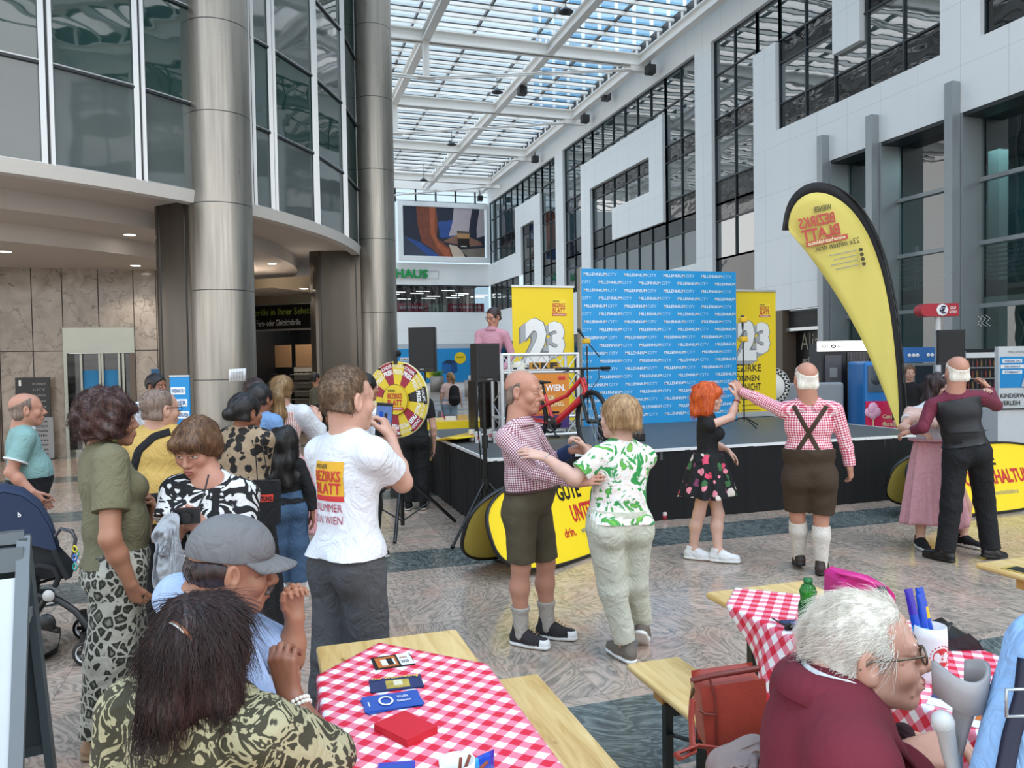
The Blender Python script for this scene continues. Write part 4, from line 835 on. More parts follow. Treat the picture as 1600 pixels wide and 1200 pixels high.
F2([(1.75, 1.1), (2.35, .95), (2.35, 1.65), (1.75, 1.75)], DB[0], 1); F2([(2.35, .95), (2.75, 1.2), (2.72, 1.85), (2.35, 1.65)], DB[1], 1); F2([(1.75, 1.75), (2.35, 1.65), (2.72, 1.85), (2.1, 1.95)], DB[2], 2)
for q, z in ((.95, 1.15), (2.95, 2.05)): F2([(q+.38*math.cos(a), z+.38*math.sin(a)) for a in np.linspace(0, 6.283, 25)[:-1]], YEL, 3); m.text('NEUER SHOP', (q, -.045, z), ex, ez, .5, .09, INK, .02, 'C')
m.build('printed_panel', t)
for (px, by, ty, r, lab, cat, nm) in ((683, 612, 588, .42, 'grey round planter with green plants in front of the blue hoarding', 'planter', 'planter'), (733, 620, 594, .22, 'grey metal litter bin standing beyond the woman with the backpack', 'bin', 'litter_bin')):
    b = at(px, by, z=0); d = (b-CO)@CF; h = (by-ty)/FPX*d; t = thing(nm, lab, cat, b); m = MB(); m.lathe([(0, 0), (r, 0), (r*1.04, h), (r*.9, h), (r*.9, h-.05), (0, h-.05)], (0, 0, 0), M('planter_grey', '857f78', .5, .1, metal=.2), 28); m.build('body', t)
    if nm == 'planter':
        m = MB(); G = M('leaf_green', '5d8a2c', .6, .4, 8)
        for k in range(120): a = random.uniform(0, 6.28); q = random.uniform(0, .35); p = np.array([q*math.cos(a), q*math.sin(a), h-.05]); e2 = p+np.array([.25*math.cos(a)*random.random(), .25*math.sin(a)*random.random(), random.uniform(.2, .5)]); m.tube([p, (p+e2)/2+[0, 0, .05], e2], [.01, .035, .003], G, 4, flat=.3)
        m.build('leaves', t)
# ================================================================== right-hand machines behind the stage
# photo booth
t = thing('photo_booth', 'dark photo booth with lit white header and grey curtain', 'photo booth', (11.6, 13.35, 0), 0); m = MB(); BD = M('booth_black', '1d1d20', .4)
def face(c0, c1, d):     # a front facing the camera between two pixel columns at depth d: origin, unit right, width
    a, b = at(c0, 600, d=d), at(c1, 600, d=d); u = (b-a)*np.array([1, 1, 0]); w = np.linalg.norm(u); return np.array([a[0], a[1], 0]), u/w, w
def zat(py, d, px=1300): return at(px, py, d=d)[2]
D = 14.2; o, u, w = face(1279, 1352, D); n = np.array([u[1], -u[0], 0]); L0 = np.array(t.location); O = o-L0
z0, z1, z2 = zat(549, D), zat(533, D), 0
m.obox(O+u*(w/2+.12)-n*.3+ez*1.0, u*(w/2+.06), n*.3, ez*1.0, BD); m.build('body', t)
m = MB(); m.obox(O+u*(w/2+.1)+n*.02+ez*(z0+z1)/2, u*(w/2+.12), n*.04, ez*(z1-z0)/2, M('header_white', 'f1f0ea', .4, 0, emit=((1, .98, .92), .7))); m.text('PRONTO', O+u*.03+n*.065+ez*(z0+.06), u, ez, .16, .05, INK, .01); m.text('<>', O+u*.20+n*.065+ez*(z0+.05), u, ez, .10, .08, INK, .04); m.text('PHOT', O+u*.33+n*.065+ez*(z0+.06), u, ez, .11, .05, INK, .01); m.build('header', t)
m = MB(); K = 26; a, b = .52, .92
ps = [O+u*(a+(b-a)*k/K)+n*(.03+.02*math.sin(k*1.7)) for k in range(K+1)]
for p, q in zip(ps[:-1], ps[1:]): m.add([p+ez*.62, q+ez*.62, q+ez*(z0-.02), p+ez*(z0-.02)], [(0, 1, 2, 3)], M('curtain_grey', '6f6a68', .8), True)
m.build('curtain', t); m = MB(); m.obox(O+u*.26+n*.02+ez*1.35, u*.15, n*.015, ez*.42, M('panel_grey', '58565a', .4)); m.obox(O+u*.26+n*.04+ez*1.45, u*.07, n*.005, ez*.09, GREYP); m.build('control_panel', t)
m = MB(); m.obox(O+u*1.05+n*.02+ez*1.0, u*.1, n*.03, ez*1.0, M('booth_grey', '4a4b4e', .4)); m.build('side_post', t)
t = thing('stool', 'orange round stool inside the dark photo booth', 'stool', O+L0+u*.68+n*.26); m = MB(); m.lathe([(0, .05), (.17, .05), (.18, .12), (.18, .50), (.16, .55), (0, .55)], (0, 0, 0), M('stool_orange', 'd9531e', .4), 24); m.build('seat', t); m = MB(); m.lathe([(0, 0), (.14, 0), (.14, .05), (0, .05)], (0, 0, 0), BLACK, 20); m.build('base', t)
# candy floss machine
D = 13.2; o, u, w = face(1351, 1404, D); n = np.array([u[1], -u[0], 0]); t = thing('candy_floss_machine', 'blue and pink candy floss vending machine half hidden by the tall flag', 'vending machine', o+u*w/2)
hw = w/2; zt = zat(566, D); zm = zat(628, D); m = MB(); m.obox(-n*.35+ez*(zt/2+.08), u*hw, n*.35, ez*(zt/2-.08), M('machine_blue', '2a7cc4', .35)); o_ = m.build('body', t); bevel(o_, .05)
m = MB(); m.obox(n*.012+ez*(.25+zm)/2, u*(hw-.01), n*.012, ez*(zm-.25)/2, M('machine_pink', 'd81f55', .35)); m.text('Candy', u*.0+n*.027+ez*.65, u, ez, .22, .09, CREAM, .02); m.text('floss', u*.0+n*.027+ez*.54, u, ez, .22, .07, CREAM, .02); m.build('front_panel', t)
m = MB(); 
for q in ((-.16, .84, .11), (-.24, .78, .08), (-.09, .78, .08), (-.16, .74, .09)): m.sphere(u*q[0]+n*.03+ez*q[1], q[2], M('floss_pink', 'efb3cf', .8), 14, 9, (1, .35, 1))
m.tube([u*-.16+n*.03+ez*.40, u*-.16+n*.03+ez*.7], .012, CREAM, 6); m.build('floss_emblem', t)
m = MB(); m.obox(-u*.1+n*.01+ez*1.35, u*.14, n*.01, ez*.22, M('window_grey', '56606a', .2)); m.lathe([(.10, 0), (.08, .01), (0, .01)], -u*.1+n*.02+ez*1.35, M('hatch_grey', '39424a', .3), 20, axis=n); m.build('hatch', t)
# cash machine and its sign
D = 14.3; o, u, w = face(1410, 1462, D); n = np.array([u[1], -u[0], 0]); t = thing('cash_machine', 'grey cash machine under a blue cloud panel behind the boy', 'cash machine', o+u*w/2); hw = w/2; zt = zat(570, D)
m = MB(); m.obox(-n*.4+ez*zt/2, u*hw, n*.4, ez*zt/2, M('atm_grey', '8d9296', .4)); m.build('body', t); m = MB(); m.obox(n*.01+ez*(zt+.16), u*hw, n*.03, ez*.14, M('cloud_blue', '2f6fb5', .4))
for q in (-.2, -.12, -.05, .15, .22): m.sphere(u*q+n*.045+ez*(zt+.15), .045, WTXT, 10, 6, (1, .3, .8))
m.build('cloud_panel', t); m = MB(); m.obox(u*.08+n*.02+ez*1.35, u*.16, n*.015, ez*.20, M('atm_screen', '2a3238', .2)); m.obox(u*.08+n*.05+ez*1.02, u*.14, n*.05, ez*.03, M('keypad', '4c5358', .4)); m.build('screen', t)
D = 13.6; p = at(1473, 484, d=D); t = thing('cash_machine_sign', 'red pill-shaped euro cash machine sign on a white pole', 'sign', (p[0], p[1], 0)); s = D/FPX; zc = p[2]; u = GR; m = MB(); h = 10*s
pill = [(-24*s+h*math.cos(a), h*math.sin(a)) for a in np.linspace(math.pi/2, 3*math.pi/2, 14)]+[(25*s, -h), (25*s, h)]
m.prism(pill, ez*zc-GF*.0, u, ez, GF*.25, M('sign_red', 'b5172f', .3)); m.add([ez*zc-GF*.01+u*(-1+9.5*math.cos(a))*s+ez*9.5*s*math.sin(a) for a in np.linspace(0, 6.283, 9)[:-1]], [tuple(range(8))], WTXT); m.text('€', ez*(zc-.075)-GF*.012-u*.06, u, ez, .11, .15, M('print_navy', '1d1b45', .5), .04)
m.text('GELD', ez*(zc+.01)-GF*.003+u*11*s, u, ez, .11, .05, WTXT, .02); m.text('AUTOMAT', ez*(zc-.06)-GF*.003+u*10*s, u, ez, .14, .045, WTXT, .02); m.build('sign_box', t); m = MB(); m.tube([(0, .1, 0), (0, .1, zc)], .05, M('pole_white', 'd7d9da', .4), 12); m.build('pole', t)
# snack vending machine
D = 14.8; o, u, w = face(1503, 1574, D); n = np.array([u[1], -u[0], 0]); t = thing('snack_machine', 'dark snack vending machine with rows of bottles behind the bald dancer', 'vending machine', o+u*w/2); hw = w/2; zt = zat(545, D, 1540)
m = MB(); m.obox(-n*.4+ez*zt/2, u*hw, n*.4, ez*zt/2, M('machine_dark', '24262b', .35)); m.build('body', t); m = MB(); fr = M('machine_frame', '9c9fa1', .35, metal=.4)
for q in (-hw+.02, hw*.48): m.obox(u*q+n*.02+ez*(zt*.52), u*.035, n*.02, ez*zt*.46, fr)
m.obox(u*(-hw*.26)+n*.02+ez*(zt-.12), u*hw*.72, n*.015, ez*.05, WTXT); m.build('door_frame', t)
for r in range(6):
    z = zt-.36-r*.21; m = MB(); m.obox(u*(-hw*.26)+n*.0+ez*z, u*hw*.7, n*.03, ez*.012, fr)
    for k in range(8): x = -hw*.92+k*hw*.19; m.lathe([(.018, .012), (.020, .10), (.008, .14), (.009, .16), (0, .16)], u*x+n*.01+ez*z, M(('juice_a', 'juice_b', 'juice_c')[(k+r) % 3], ('7a2f24', '8a6a3a', '4d4440')[(k+r) % 3], .3), 8)
    m.build('bottle_shelf', t)
m = MB(); m.obox(u*hw*.76+n*.01+ez*(zt*.6), u*hw*.17, n*.012, ez*zt*.36, M('machine_navy', '171a2c', .3))
for k in range(5): m.obox(u*hw*.76+n*.024+ez*(zt-.2-k*.2), u*.045, n*.004, ez*.05, WTXT if k % 2 == 0 else GREYP)
m.build('payment_panel', t)
# pushchair rental box
D = 12.6; o, u, w = face(1563, 1640, D); n = np.array([u[1], -u[0], 0]); t = thing('rental_box', 'white pushchair rental box with a blue poster at the right edge of the photo', 'rental box', o+u*w/2); hw = w/2; zt = zat(541, D, 1590); zq = zat(606, D, 1590); zr = zat(640, D, 1590)
WB = M('box_white_panel', 'd4d7d8', .4); m = MB(); m.obox(-n*.35+ez*(zr/2), u*(hw+.04), n*.35, ez*zr/2, WB); m.build('base_box', t)
m = MB(); m.obox(ez*(zt+zr)/2-n*.1, u*hw, n*.05, ez*(zt-zr)/2, WB); m.obox(ez*(zr+.01)-n*.0, u*(hw+.05), n*.02, ez*.012, BLACK); m.add([p+n*.0 for p in (-u*hw*.95-n*.045+ez*zq, u*hw-n*.045+ez*zq, u*hw-n*.045+ez*(zt-.17), -u*hw*.95-n*.045+ez*(zt-.17))], [(0, 1, 2, 3)], BLUEB)
m.text('KINDERWAGEN', -u*hw*.93-n*.04+ez*(zr+.19), u, ez, hw*1.6, .075, INK, .01); m.text('VERLEIH', -u*hw*.93-n*.04+ez*(zr+.07), u, ez, hw*.8, .075, INK, .01); m.text('MILLENNIUM', -u*hw*.6-n*.04+ez*(zt-.11), u, ez, hw*.9, .035, GREYP, 0)
for k in range(3): m.obox(-u*(hw*.45-.0)-n*.042+ez*(zt-.24-k*.09), u*(.16+.03*(k % 2)), n*.004, ez*.03, WTXT); m.text(('WENN DU', 'DEN EINKAUF', 'STEMMST')[k], -u*(hw*.45+.13)-n*.036+ez*(zt-.26-k*.09), u, ez, .26, .035, M('print_blue', '1a5f9c', .5), .02)
m.build('poster_board', t)
m = MB(); m.prism([(-.05, 0), (.28, 0), (.34, .3), (.06, .32)], -n*.03+u*.0+ez*(zq+.02), u, ez, n*.03, M('cart_white', 'c9ccce', .4)); m.build('cart_picture', t)
# sofa, round emblem and shop lettering behind the stage
D = 13.7; o, u, w = face(1212, 1316, D); n = np.array([u[1], -u[0], 0]); zt = zat(598, D, 1260); t = thing('sofa', 'grey upholstered sofa back showing above the right end of the stage', 'sofa', o+u*w/2); SF = M('sofa_grey', '8f9499', .8, .08, 6); m = MB(); m.obox(ez*zt/2+ez*.05, u*w/2, n*.09, ez*(zt/2-.05), SF); bevel(m.build('backrest', t), .05, 3); m = MB(); m.obox(-n*.42+ez*.3, u*w/2, n*.34, ez*.2, SF); bevel(m.build('seat', t), .05, 3)
D = 13.05; p = at(1205, 604, d=D); t = thing('round_table_top', 'round white panel with black zigzag rim leaning behind the right roll-up banner', 'panel', (p[0], p[1], p[2])); m = MB(); rr = 30*D/FPX; m.lathe([(rr, -.015), (rr, 0), (0, 0)], (0, 0, 0), WTXT, 40, axis=-GF); m.lathe([(rr*.98, .004), (rr*.72, .004)], (0, 0, 0), BLACK, 40, axis=-GF)
for k in range(26):
    a, b, c_ = 6.283*k/26, 6.283*(k+.5)/26, 6.283*(k+1)/26; q = [GR*math.cos(v)*r_+ez*math.sin(v)*r_-GF*.008 for v, r_ in ((a, rr*.76), (b, rr*.94), (c_, rr*.76))]; m.tube(q, .012, WTXT, 4, caps=False)
m.build('top', t); m = MB(); m.tube([GF*.1-ez*p[2], GF*.02], .02, BLACK_M, 8); m.tube([GF*.1-ez*p[2]+GR*.25, GF*.02], .015, BLACK_M, 8); m.build('prop', t)
t = thing('shop_lettering', 'pale Alias scharf lettering in the dark shop doorway beside the tall glazing', 'sign', (XF+.43, 17.6, 0)); m = MB(); ey = np.array([0, -1.0, 0]); LG = M('letter_pale', 'b9b4a2', .5); za, zb = at(1225, 548, x=XF+.43)[2], at(1225, 558, x=XF+.43)[2]
m.text('Alias', np.array([0, .62, za]), ey, ez, .95, .48, LG, -.01); m.text('scharf', np.array([0, .55, zb-.16]), ey, ez, .72, .16, LG, .02); m.box((-.01, -.2, zb-.24), (0, .6, zb-.225), LG); m.build('letters', t)
t = thing('gallery_neon', 'small white squiggle sign on the shop glazing behind the loudspeaker', 'sign', at(1537, 501, x=XF+.42)); m = MB()
for k in range(3): m.tube([(0, -.1+.1*k-.06, -.12), (0, -.1+.1*k+.05, -.05), (0, -.1+.1*k-.05, .04), (0, -.1+.1*k+.06, .12)], .006, WTXT, 6)
m.build('tube', t)
# ================================================================== left side: signs in front of the marble wall
t = thing('directory_totem', 'tall black and grey shop directory sign before the marble wall', 'sign', (-4.17, YM-.25, 0)); m = MB(); m.box((-.42, 0, .82), (.16, .06, 1.60), M('totem_black', '17181b', .35)); m.box((-.26, 0, 0), (.20, .06, .82), M('totem_grey', '8d9094', .4)); m.box((-.42, .01, 0), (-.26, .05, .82), M('totem_black'))
m.text('1', (-.36, -.001, 1.44), ex, ez, .04, .11, WTXT, .02)
for k, s in enumerate(('MILLENNIUM', 'CITY', 'MediaMarkt', 'Bank Austria', 'dm', 'Interspar')): m.text(s, (-.02, -.001, 1.45-k*.11), ex, ez, .22, .045, GREYP, .02, 'C')
for k, s in enumerate(('BILLA', 'DOUGLAS', 'Thalia', 'Bik', 'dm', 'Deichmann', 'Post', 'Info')): m.text(s, (.0, -.001, .72-k*.09), ex, ez, .22, .045, INK, .02, 'C')
m.build('panel', t); m = MB(); m.box((-.44, -.12, 0), (.22, .18, .02), BLACK_M); m.build('base', t)
p = at(283, 655, d=9.6); t = thing('poster_stand', 'light blue poster stand beside the near steel column', 'poster stand', (p[0], p[1], 0)); s = 9.6/FPX; zt, zb = zat(588, 9.6, 283), .1; m = MB(); hw = 15*s
m.obox(ez*(zt+zb)/2, GR*hw, GF*.015, ez*(zt-zb)/2, BLUEB)
for k, q in enumerate(('WENN DU', 'HIER', 'EINKAUFEN')): m.obox(ez*(zt-.18-k*.15)-GF*.017+GR*(-.02+.02*k), GR*.09, GF*.002, ez*.045, WTXT); m.text(q, ez*(zt-.205-k*.15)-GF*.021-GR*.10+GR*.02*k, GR, ez, .16, .05, M('print_blue'), .02)
m.build('poster', t); m = MB(); m.obox(ez*.05, GR*hw, GF*.15, ez*.05, ALU); m.obox(ez*(zt+.005), GR*(hw+.005), GF*.02, ez*.01, ALU); m.build('frame', t)
# a sheet of paper taped to the near column
cc = np.array([-.60, 12.72]); pz = [at(357, 576, d=11.9), at(385, 575, d=11.9), at(384, 596, d=11.9), at(358, 597, d=11.9)]; d = (at(371, 586, d=12)-CO)[:2]; d /= np.linalg.norm(d)
m = MB(); q = at(371, 586, d=11.85); a0 = None; vs = []
def on_col(px, py):
    w = CF+CX*(px-800)/FPX-CU*(py-600)/FPX; A = w[0]**2+w[1]**2; o2 = -cc; b = 2*(w[0]*o2[0]+w[1]*o2[1]); c = o2@o2-.470**2; tt = (-b-math.sqrt(b*b-4*A*c))/(2*A); return CO+w*tt
G_ = 6; g = [[on_col(357.5+(384.5-357.5)*i/G_, 577-i*.3+(20)*j) for i in range(G_+1)] for j in (0, 1)]
for i in range(G_): m.add([g[1][i], g[1][i+1], g[0][i+1], g[0][i]], [(0, 1, 2, 3)], M('paper_white', 'e4e4e6', .6), True)
g2 = lambda i, f: np.array(g[0][i])*(1-f)+np.array(g[1][i])*f
for k in range(7): m.tube([g2(i, .25+k*.08)*1.0+(-GF)*.002 for i in range(1, G_)], .002, GREYP, 4)
o = m.build('paper_notice'); sd = o.modifiers.new('t', 'SOLIDIFY'); sd.thickness = .001; tag(o, 'white sheet of paper taped to the near steel column', 'notice')
t = thing('wall_picture', 'small blue framed notice on the marble wall right of the lift', 'notice', at(243, 584, y=YM-.01)); m = MB(); m.box((-.09, -.015, -.11), (.09, 0, .11), M('frame_grey', '8b8f93', .4)); m.box((-.075, -.018, -.095), (.075, -.012, .095), M('notice_blue', '2a5f93', .5)); m.box((-.02, -.02, -.08), (.03, -.014, .02), M('notice_dark', '1d2d3f', .5)); m.build('frame', t)
# ---- A-frame sign at the left edge
D = 2.95; t0 = at(38, 838, d=D); t = thing('pavement_sign', 'dark grey A-frame pavement sign at the left edge of the photo', 'pavement sign', (t0[0]-.32, t0[1]-.05, 0)); AG = M('sign_frame_grey', '6d767c', .35, .04, metal=.4); AD = M('sign_panel_dark', '3b4347', .5, .06)
zt = t0[2]; R_ = lambda p: np.array(p)-np.array(t.location); f0, f1 = R_(t0), R_(at(16, 1290, d=2.62)); b1 = R_(at(84, 1235, d=3.2)); f1[2] = .0; b1[2] = 0; side = np.array([-.62, -.12, 0])
m = MB()
for q in (np.zeros(3), side): m.bar(f0+q, f1+q, .045, .03, AG); 
m.bar(f0, f0+side, .035, .045, AG, up=(0, 0, 1)); m.bar(f0*.93+f1*.07, f0*.93+f1*.07+side, .03, .09, AG); m.build('front_frame', t)
m = MB(); a, b = f0*.87+f1*.13, f0*.08+f1*.92; m.add([a, a+side, b+side, b], [(0, 1, 2, 3)], M('poster_pale', 'c9d0d4', .5, .1, 4)); m.build('front_poster', t)
m = MB()
for q in (np.zeros(3), side): m.bar(f0+q, b1+q, .045, .03, M('sign_leg_grey', '50595e', .4))
m.bar(f0+ez*.01, f0+side+ez*.01, .03, .03, M('sign_leg_grey')); m.build('rear_frame', t); m = MB(); a, b = f0*.98+b1*.02, f0*.18+b1*.82; e2 = side*.96; m.add([a+side*.03, a+e2, b+e2, b+side*.03], [(0, 1, 2, 3)], AD); m.obox((b+b+e2)/2, side*.48, np.array([0, .01, 0]), ez*.02, AD); m.build('rear_panel', t)
m = MB(); a, b = f0*.68+f1*.32, f0*.74+b1*.26; m.bar(a, b, .012, .03, ALU); m.build('brace_strap', t)
for q in (f1, b1, f1+side, b1+side): m = MB(); m.cyl(q, q+ez*.03, .02, BLACK, 10); m.build('rubber_foot', t)
# ---- pushchair
def pushchair():
    D = 4.75; base = at(60, 1000, d=D)*np.array([1, 1, 0]); t = thing('pushchair', 'navy and black pushchair parked between the two standing people on the left', 'pushchair', base)
    NVY = M('pushchair_navy', '1b2a47', .75, .12, 10, bump=.2, bscale=30); NB = M('pushchair_black', '131519', .8, .15, 10); R_ = lambda x, y, k=0: at(x, y, d=D+k)-base
    m = MB()
    def strip(path, k0, k1, mt, nb=8, bulge=.05):
        path = [np.array(p, float) for p in path]; vs = []
        for (x, y) in path:
            for j in range(nb+1): f = j/nb; vs.append(R_(x, y, k0+(k1-k0)*f)+ez*bulge*math.sin(math.pi*f))
        n = len(path); m.add(vs, [(i*(nb+1)+j, i*(nb+1)+j+1, (i+1)*(nb+1)+j+1, (i+1)*(nb+1)+j) for i in range(n-1) for j in range(nb)], mt, True)
    strip([(-60, 860), (-50, 812), (-25, 782), (5, 770), (35, 776), (60, 795), (78, 825), (90, 862)], -.22, .22, NVY); o = m.build('canopy', t); sd = o.modifiers.new('t', 'SOLIDIFY'); sd.thickness = .012
    # canopy side panel
    m = MB(); pl = [(-50, 812), (-25, 782), (5, 770), (35, 776), (60, 795), (78, 825), (90, 862), (40, 850), (-10, 846)]; m.add([R_(x, y, -.225) for x, y in pl], [tuple(range(len(pl)))], NVY); m.build('canopy_side', t); m = MB(); m.add([R_(x, y, .225) for x, y in pl], [tuple(range(len(pl)))], NVY); m.text('b', R_(28, 808, -.23), GR, ez, .02, .03, WTXT, .02); m.build('canopy_side', t)
    m = MB(); strip([(-45, 850), (0, 868), (60, 876), (100, 868), (117, 880), (112, 897), (80, 902), (40, 915), (-40, 918)], -.2, .2, NB, 6, -.02); pl = [(-45, 846), (30, 850), (90, 850), (118, 880), (112, 897), (70, 905), (-40, 918)]
    for k in (-.2, .2): m.add([R_(x, y, k) for x, y in pl], [tuple(range(len(pl)))], NB)
    o = m.build('seat_body', t)
    m = MB(); strip([(55, 925), (95, 918), (132, 932), (128, 944), (70, 950)], -.18, .18, M('footrest_grey', '2e3033', .7), 6, .0); m.build('footrest', t)
    m = MB(); m.tube([R_(50, 906, -.24), R_(48, 890, -.25), R_(62, 884, -.25), R_(84, 888, -.25), R_(92, 902, -.25), R_(86, 916, -.24)], .017, M('foam_black', '1c1c1f', .9), 10); m.tube([R_(50, 906, -.24), R_(46, 890, 0), R_(50, 890, .24)], .017, M('foam_black'), 10); m.build('bumper_bar', t)
    m = MB()
    for k in (-.25, .25):
        m.tube([R_(86, 838, k), R_(95, 826, k), R_(112, 830, k), R_(118, 842, k), R_(114, 872, k)], .011, M('handle_metal', '46454a', .3, metal=.5), 8)
        m.tube([R_(84, 860, k), R_(106, 905, k)], .016, NB, 8)
    m.tube([R_(112, 830, -.25), R_(112, 830, .25)], .014, NB, 8); m.build('handle', t)
    m = MB()
    for k in (-.24, .24): m.tube([R_(60, 930, k), R_(92, 938, k), R_(118, 955, k), R_(140, 982, k)], .019, BLACK, 10); m.tube([R_(-30, 915, k), R_(20, 940, k), R_(70, 980, k), R_(92, 985, k)], .018, BLACK, 10); m.tube([R_(75, 930, k), R_(40, 985, k), R_(10, 1020, k)], .018, BLACK, 10)
    m.lathe([(.035, 0), (.03, .012), (0, .014)], R_(76, 931, -.265), M('hub_pale', 'b9b7b2', .4), 20, axis=-GF); m.lathe([(.05, 0), (.045, .02), (0, .02)], R_(74, 972, -.265), BLACK, 20, axis=-GF); m.build('chassis', t)
    m = MB(); strip([(70, 960), (95, 985), (90, 1010), (60, 1028), (20, 1035), (-30, 1020), (-30, 965)], -.17, .17, NB, 6, -.03); m.build('basket', t)
    for (x, y, k) in ((134, 1013, -.22), (134, 1013, .22), (20, 1000, -.26), (20, 1000, .26)):
        r = .075 if x > 100 else .125; c = R_(x, y, k); c[2] = r; m = MB(); m.lathe([(r*.70, -.02), (r*.93, -.022), (r, -.012), (r, .012), (r*.93, .022), (r*.70, .02)], c, BLACK, 28, axis=GF); m.lathe([(r*.70, -.018), (r*.70, .018)], c, M('rim_white', 'd9dadb', .4), 28, axis=GF); m.lathe([(r*.62, -.015), (r*.70, -.019)], c, M('rim_white'), 28, axis=GF)
        for q in range(6): m.bar(c, c+(GR*math.cos(q*1.047)+ez*math.sin(q*1.047))*r*.7, .012, .02, BLACK)
        w = m.build('wheel', t)
        if x > 100: m = MB(); m.tube([c+ez*.0, c+ez*.12-GR*.01], .022, BLACK, 10); m.build('caster_fork', t)
    m = MB()
    for k, cl in enumerate(('d9c62a', '2f8f6a', '3b6fc0', 'd8d8d8', '2aa39a')): c = R_(117+(k % 2)*3, 858+k*7, -.3); m.lathe([(.018, -.004), (.024, 0), (.018, .004), (.012, 0), (.018, -.004)], c, M('toy_'+cl, cl, .4), 16, axis=GF+GR*.5)
    m.build('toy_rings', t)
pushchair()
# ================================================================== beer tables and benches
LEGM = M('leg_green_black', '1a211f', .4, .1)
def beer_table(x0, x1, y0, y1, z, lab, cat, group, name, th=.028):
    t = thing(name, lab, cat, ((x0+x1)/2, (y0+y1)/2, 0), 0, group); w, l = x1-x0, y1-y0
    m = MB(); m.box((-w/2, -l/2, z-th), (w/2, l/2, z), WOOD); o = m.build('top' if z > .6 else 'seat', t); bevel(o, .012, 3)
    m = MB()
    for y in (-l/2+.22, l/2-.22): m.box((-w/2+.03, y-.035, z-th-.045), (w/2-.03, y+.035, z-th), M('batten', 'b98a4a', .5))
    m.build('batten', t)
    for s in (-1, 1):
        for q in (-1, 1):
            m = MB(); y = s*(l/2-.26); m.box((q*(w/2-.05)-.016, y-.016, 0), (q*(w/2-.05)+.016, y+.016, z-th-.04), LEGM); m.build('leg', t)
        m = MB(); y = s*(l/2-.26); m.box((-w/2+.05, y-.01, z*.22), (w/2-.05, y+.01, z*.22+.02), LEGM); m.box((-w/2+.05, y-.012, z-th-.09), (w/2-.05, y+.012, z-th-.055), LEGM); m.bar((-w/2+.05, y, z-th-.16), (0, y-s*.45, z-th-.05), .02, .008, LEGM); m.bar((w/2-.05, y, z-th-.16), (0, y-s*.45, z-th-.05), .02, .008, LEGM); m.build('brace', t)
    return t
TZ = .772
beer_table(.142, .645, .53, 2.735, TZ, 'pine beer table under the nearest gingham cloth, in the middle foreground', 'table', 'pine beer tables', 'beer_table')
beer_table(1.73, 2.215, .6, 2.80, TZ, 'pine beer table under a gingham cloth beside the white-haired man', 'table', 'pine beer tables', 'beer_table')
beer_table(3.146, 3.646, .55, 2.75, TZ, 'bare pine beer table at the right edge of the photo', 'table', 'pine beer tables', 'beer_table')
beer_table(.79, 1.03, .73, 2.935, .475, 'pine bench right of the nearest gingham table', 'bench', 'pine beer benches', 'beer_bench')
beer_table(1.41, 1.66, .70, 2.90, .475, 'pine bench under the red leather handbag', 'bench', 'pine beer benches', 'beer_bench')
beer_table(2.56, 2.80, .70, 2.90, .475, 'pine bench carrying the black leather bag', 'bench', 'pine beer benches', 'beer_bench')
beer_table(-.20, .04, .35, 2.35, .475, 'pine bench under the seated couple on the left', 'bench', 'pine beer benches', 'beer_bench')
GING = _mat_check('red_gingham', .058, 'd8203c', 'e67f93', 'f2eef0', 0)
def tablecloth(tx0, tx1, c, half, ang, ytop, lab, drop=.28, ymin=.45):
    """square gingham cloth laid cornerwise over a table, hanging over both long edges"""
    n = 150; bm_v = []; uv = []; idx = {}; m = MB(); ca, sa = math.cos(ang), math.sin(ang); R = .012
    def place(x, y):
        z = TZ+.004; px = x
        for edge, sg in ((tx0, -1), (tx1, 1)):
            e = sg*(x-edge)
            if e > 0:
                a = min(e/R, math.pi/2); px = edge+sg*R*math.sin(a)+sg*.004; z = TZ+.004-R*(1-math.cos(a))-max(0, e-R*math.pi/2)
                hang = max(0, e-R*math.pi/2); px += sg*(.035*math.sin(y*17)*min(1, hang*5)+.012*hang*10*.3)
        return (px, y, z)
    vs = []; keep = {}
    lim = drop
    for i in range(n+1):
        for j in range(n+1):
            p, q = -half+2*half*i/n, -half+2*half*j/n; x, y = c[0]+p*ca-q*sa, c[1]+p*sa+q*ca
            ok = tx0-lim < x < tx1+lim and ymin < y; keep[i, j] = ok; vs.append(place(x, y)); uv.append((p+5, q+5))
    used = {}; V = []; F = []; U = []
    def g(i, j):
        k = i*(n+1)+j
        if k not in used: used[k] = len(V); V.append(vs[k]); U.append(uv[k])
        return used[k]
    for i in range(n):
        for j in range(n):
            if all(keep[a, b] for a, b in ((i, j), (i+1, j), (i+1, j+1), (i, j+1))): F.append((g(i, j), g(i+1, j), g(i+1, j+1), g(i, j+1)))
    m.add(V, F, GING, True); o = m.build('tablecloth'); l = o.data.uv_layers.new(name='UVMap')
    for lp in o.data.loops: l.data[lp.index].uv = U[lp.vertex_index]
    sd = o.modifiers.new('t', 'SOLIDIFY'); sd.thickness = .0015; sd.offset = 1; return tag(o, lab, 'tablecloth', 'red gingham tablecloths')
ang1 = math.radians(44)
tablecloth(.142, .645, (.335, 1.60), .76, ang1, 2.7, 'red and white gingham cloth on the nearest table, flyers and napkins on it', .20)
tablecloth(1.73, 2.215, (1.93, 1.66), .80, math.radians(48), 2.7, 'red and white gingham cloth hanging off the table beside the white-haired man', .30)
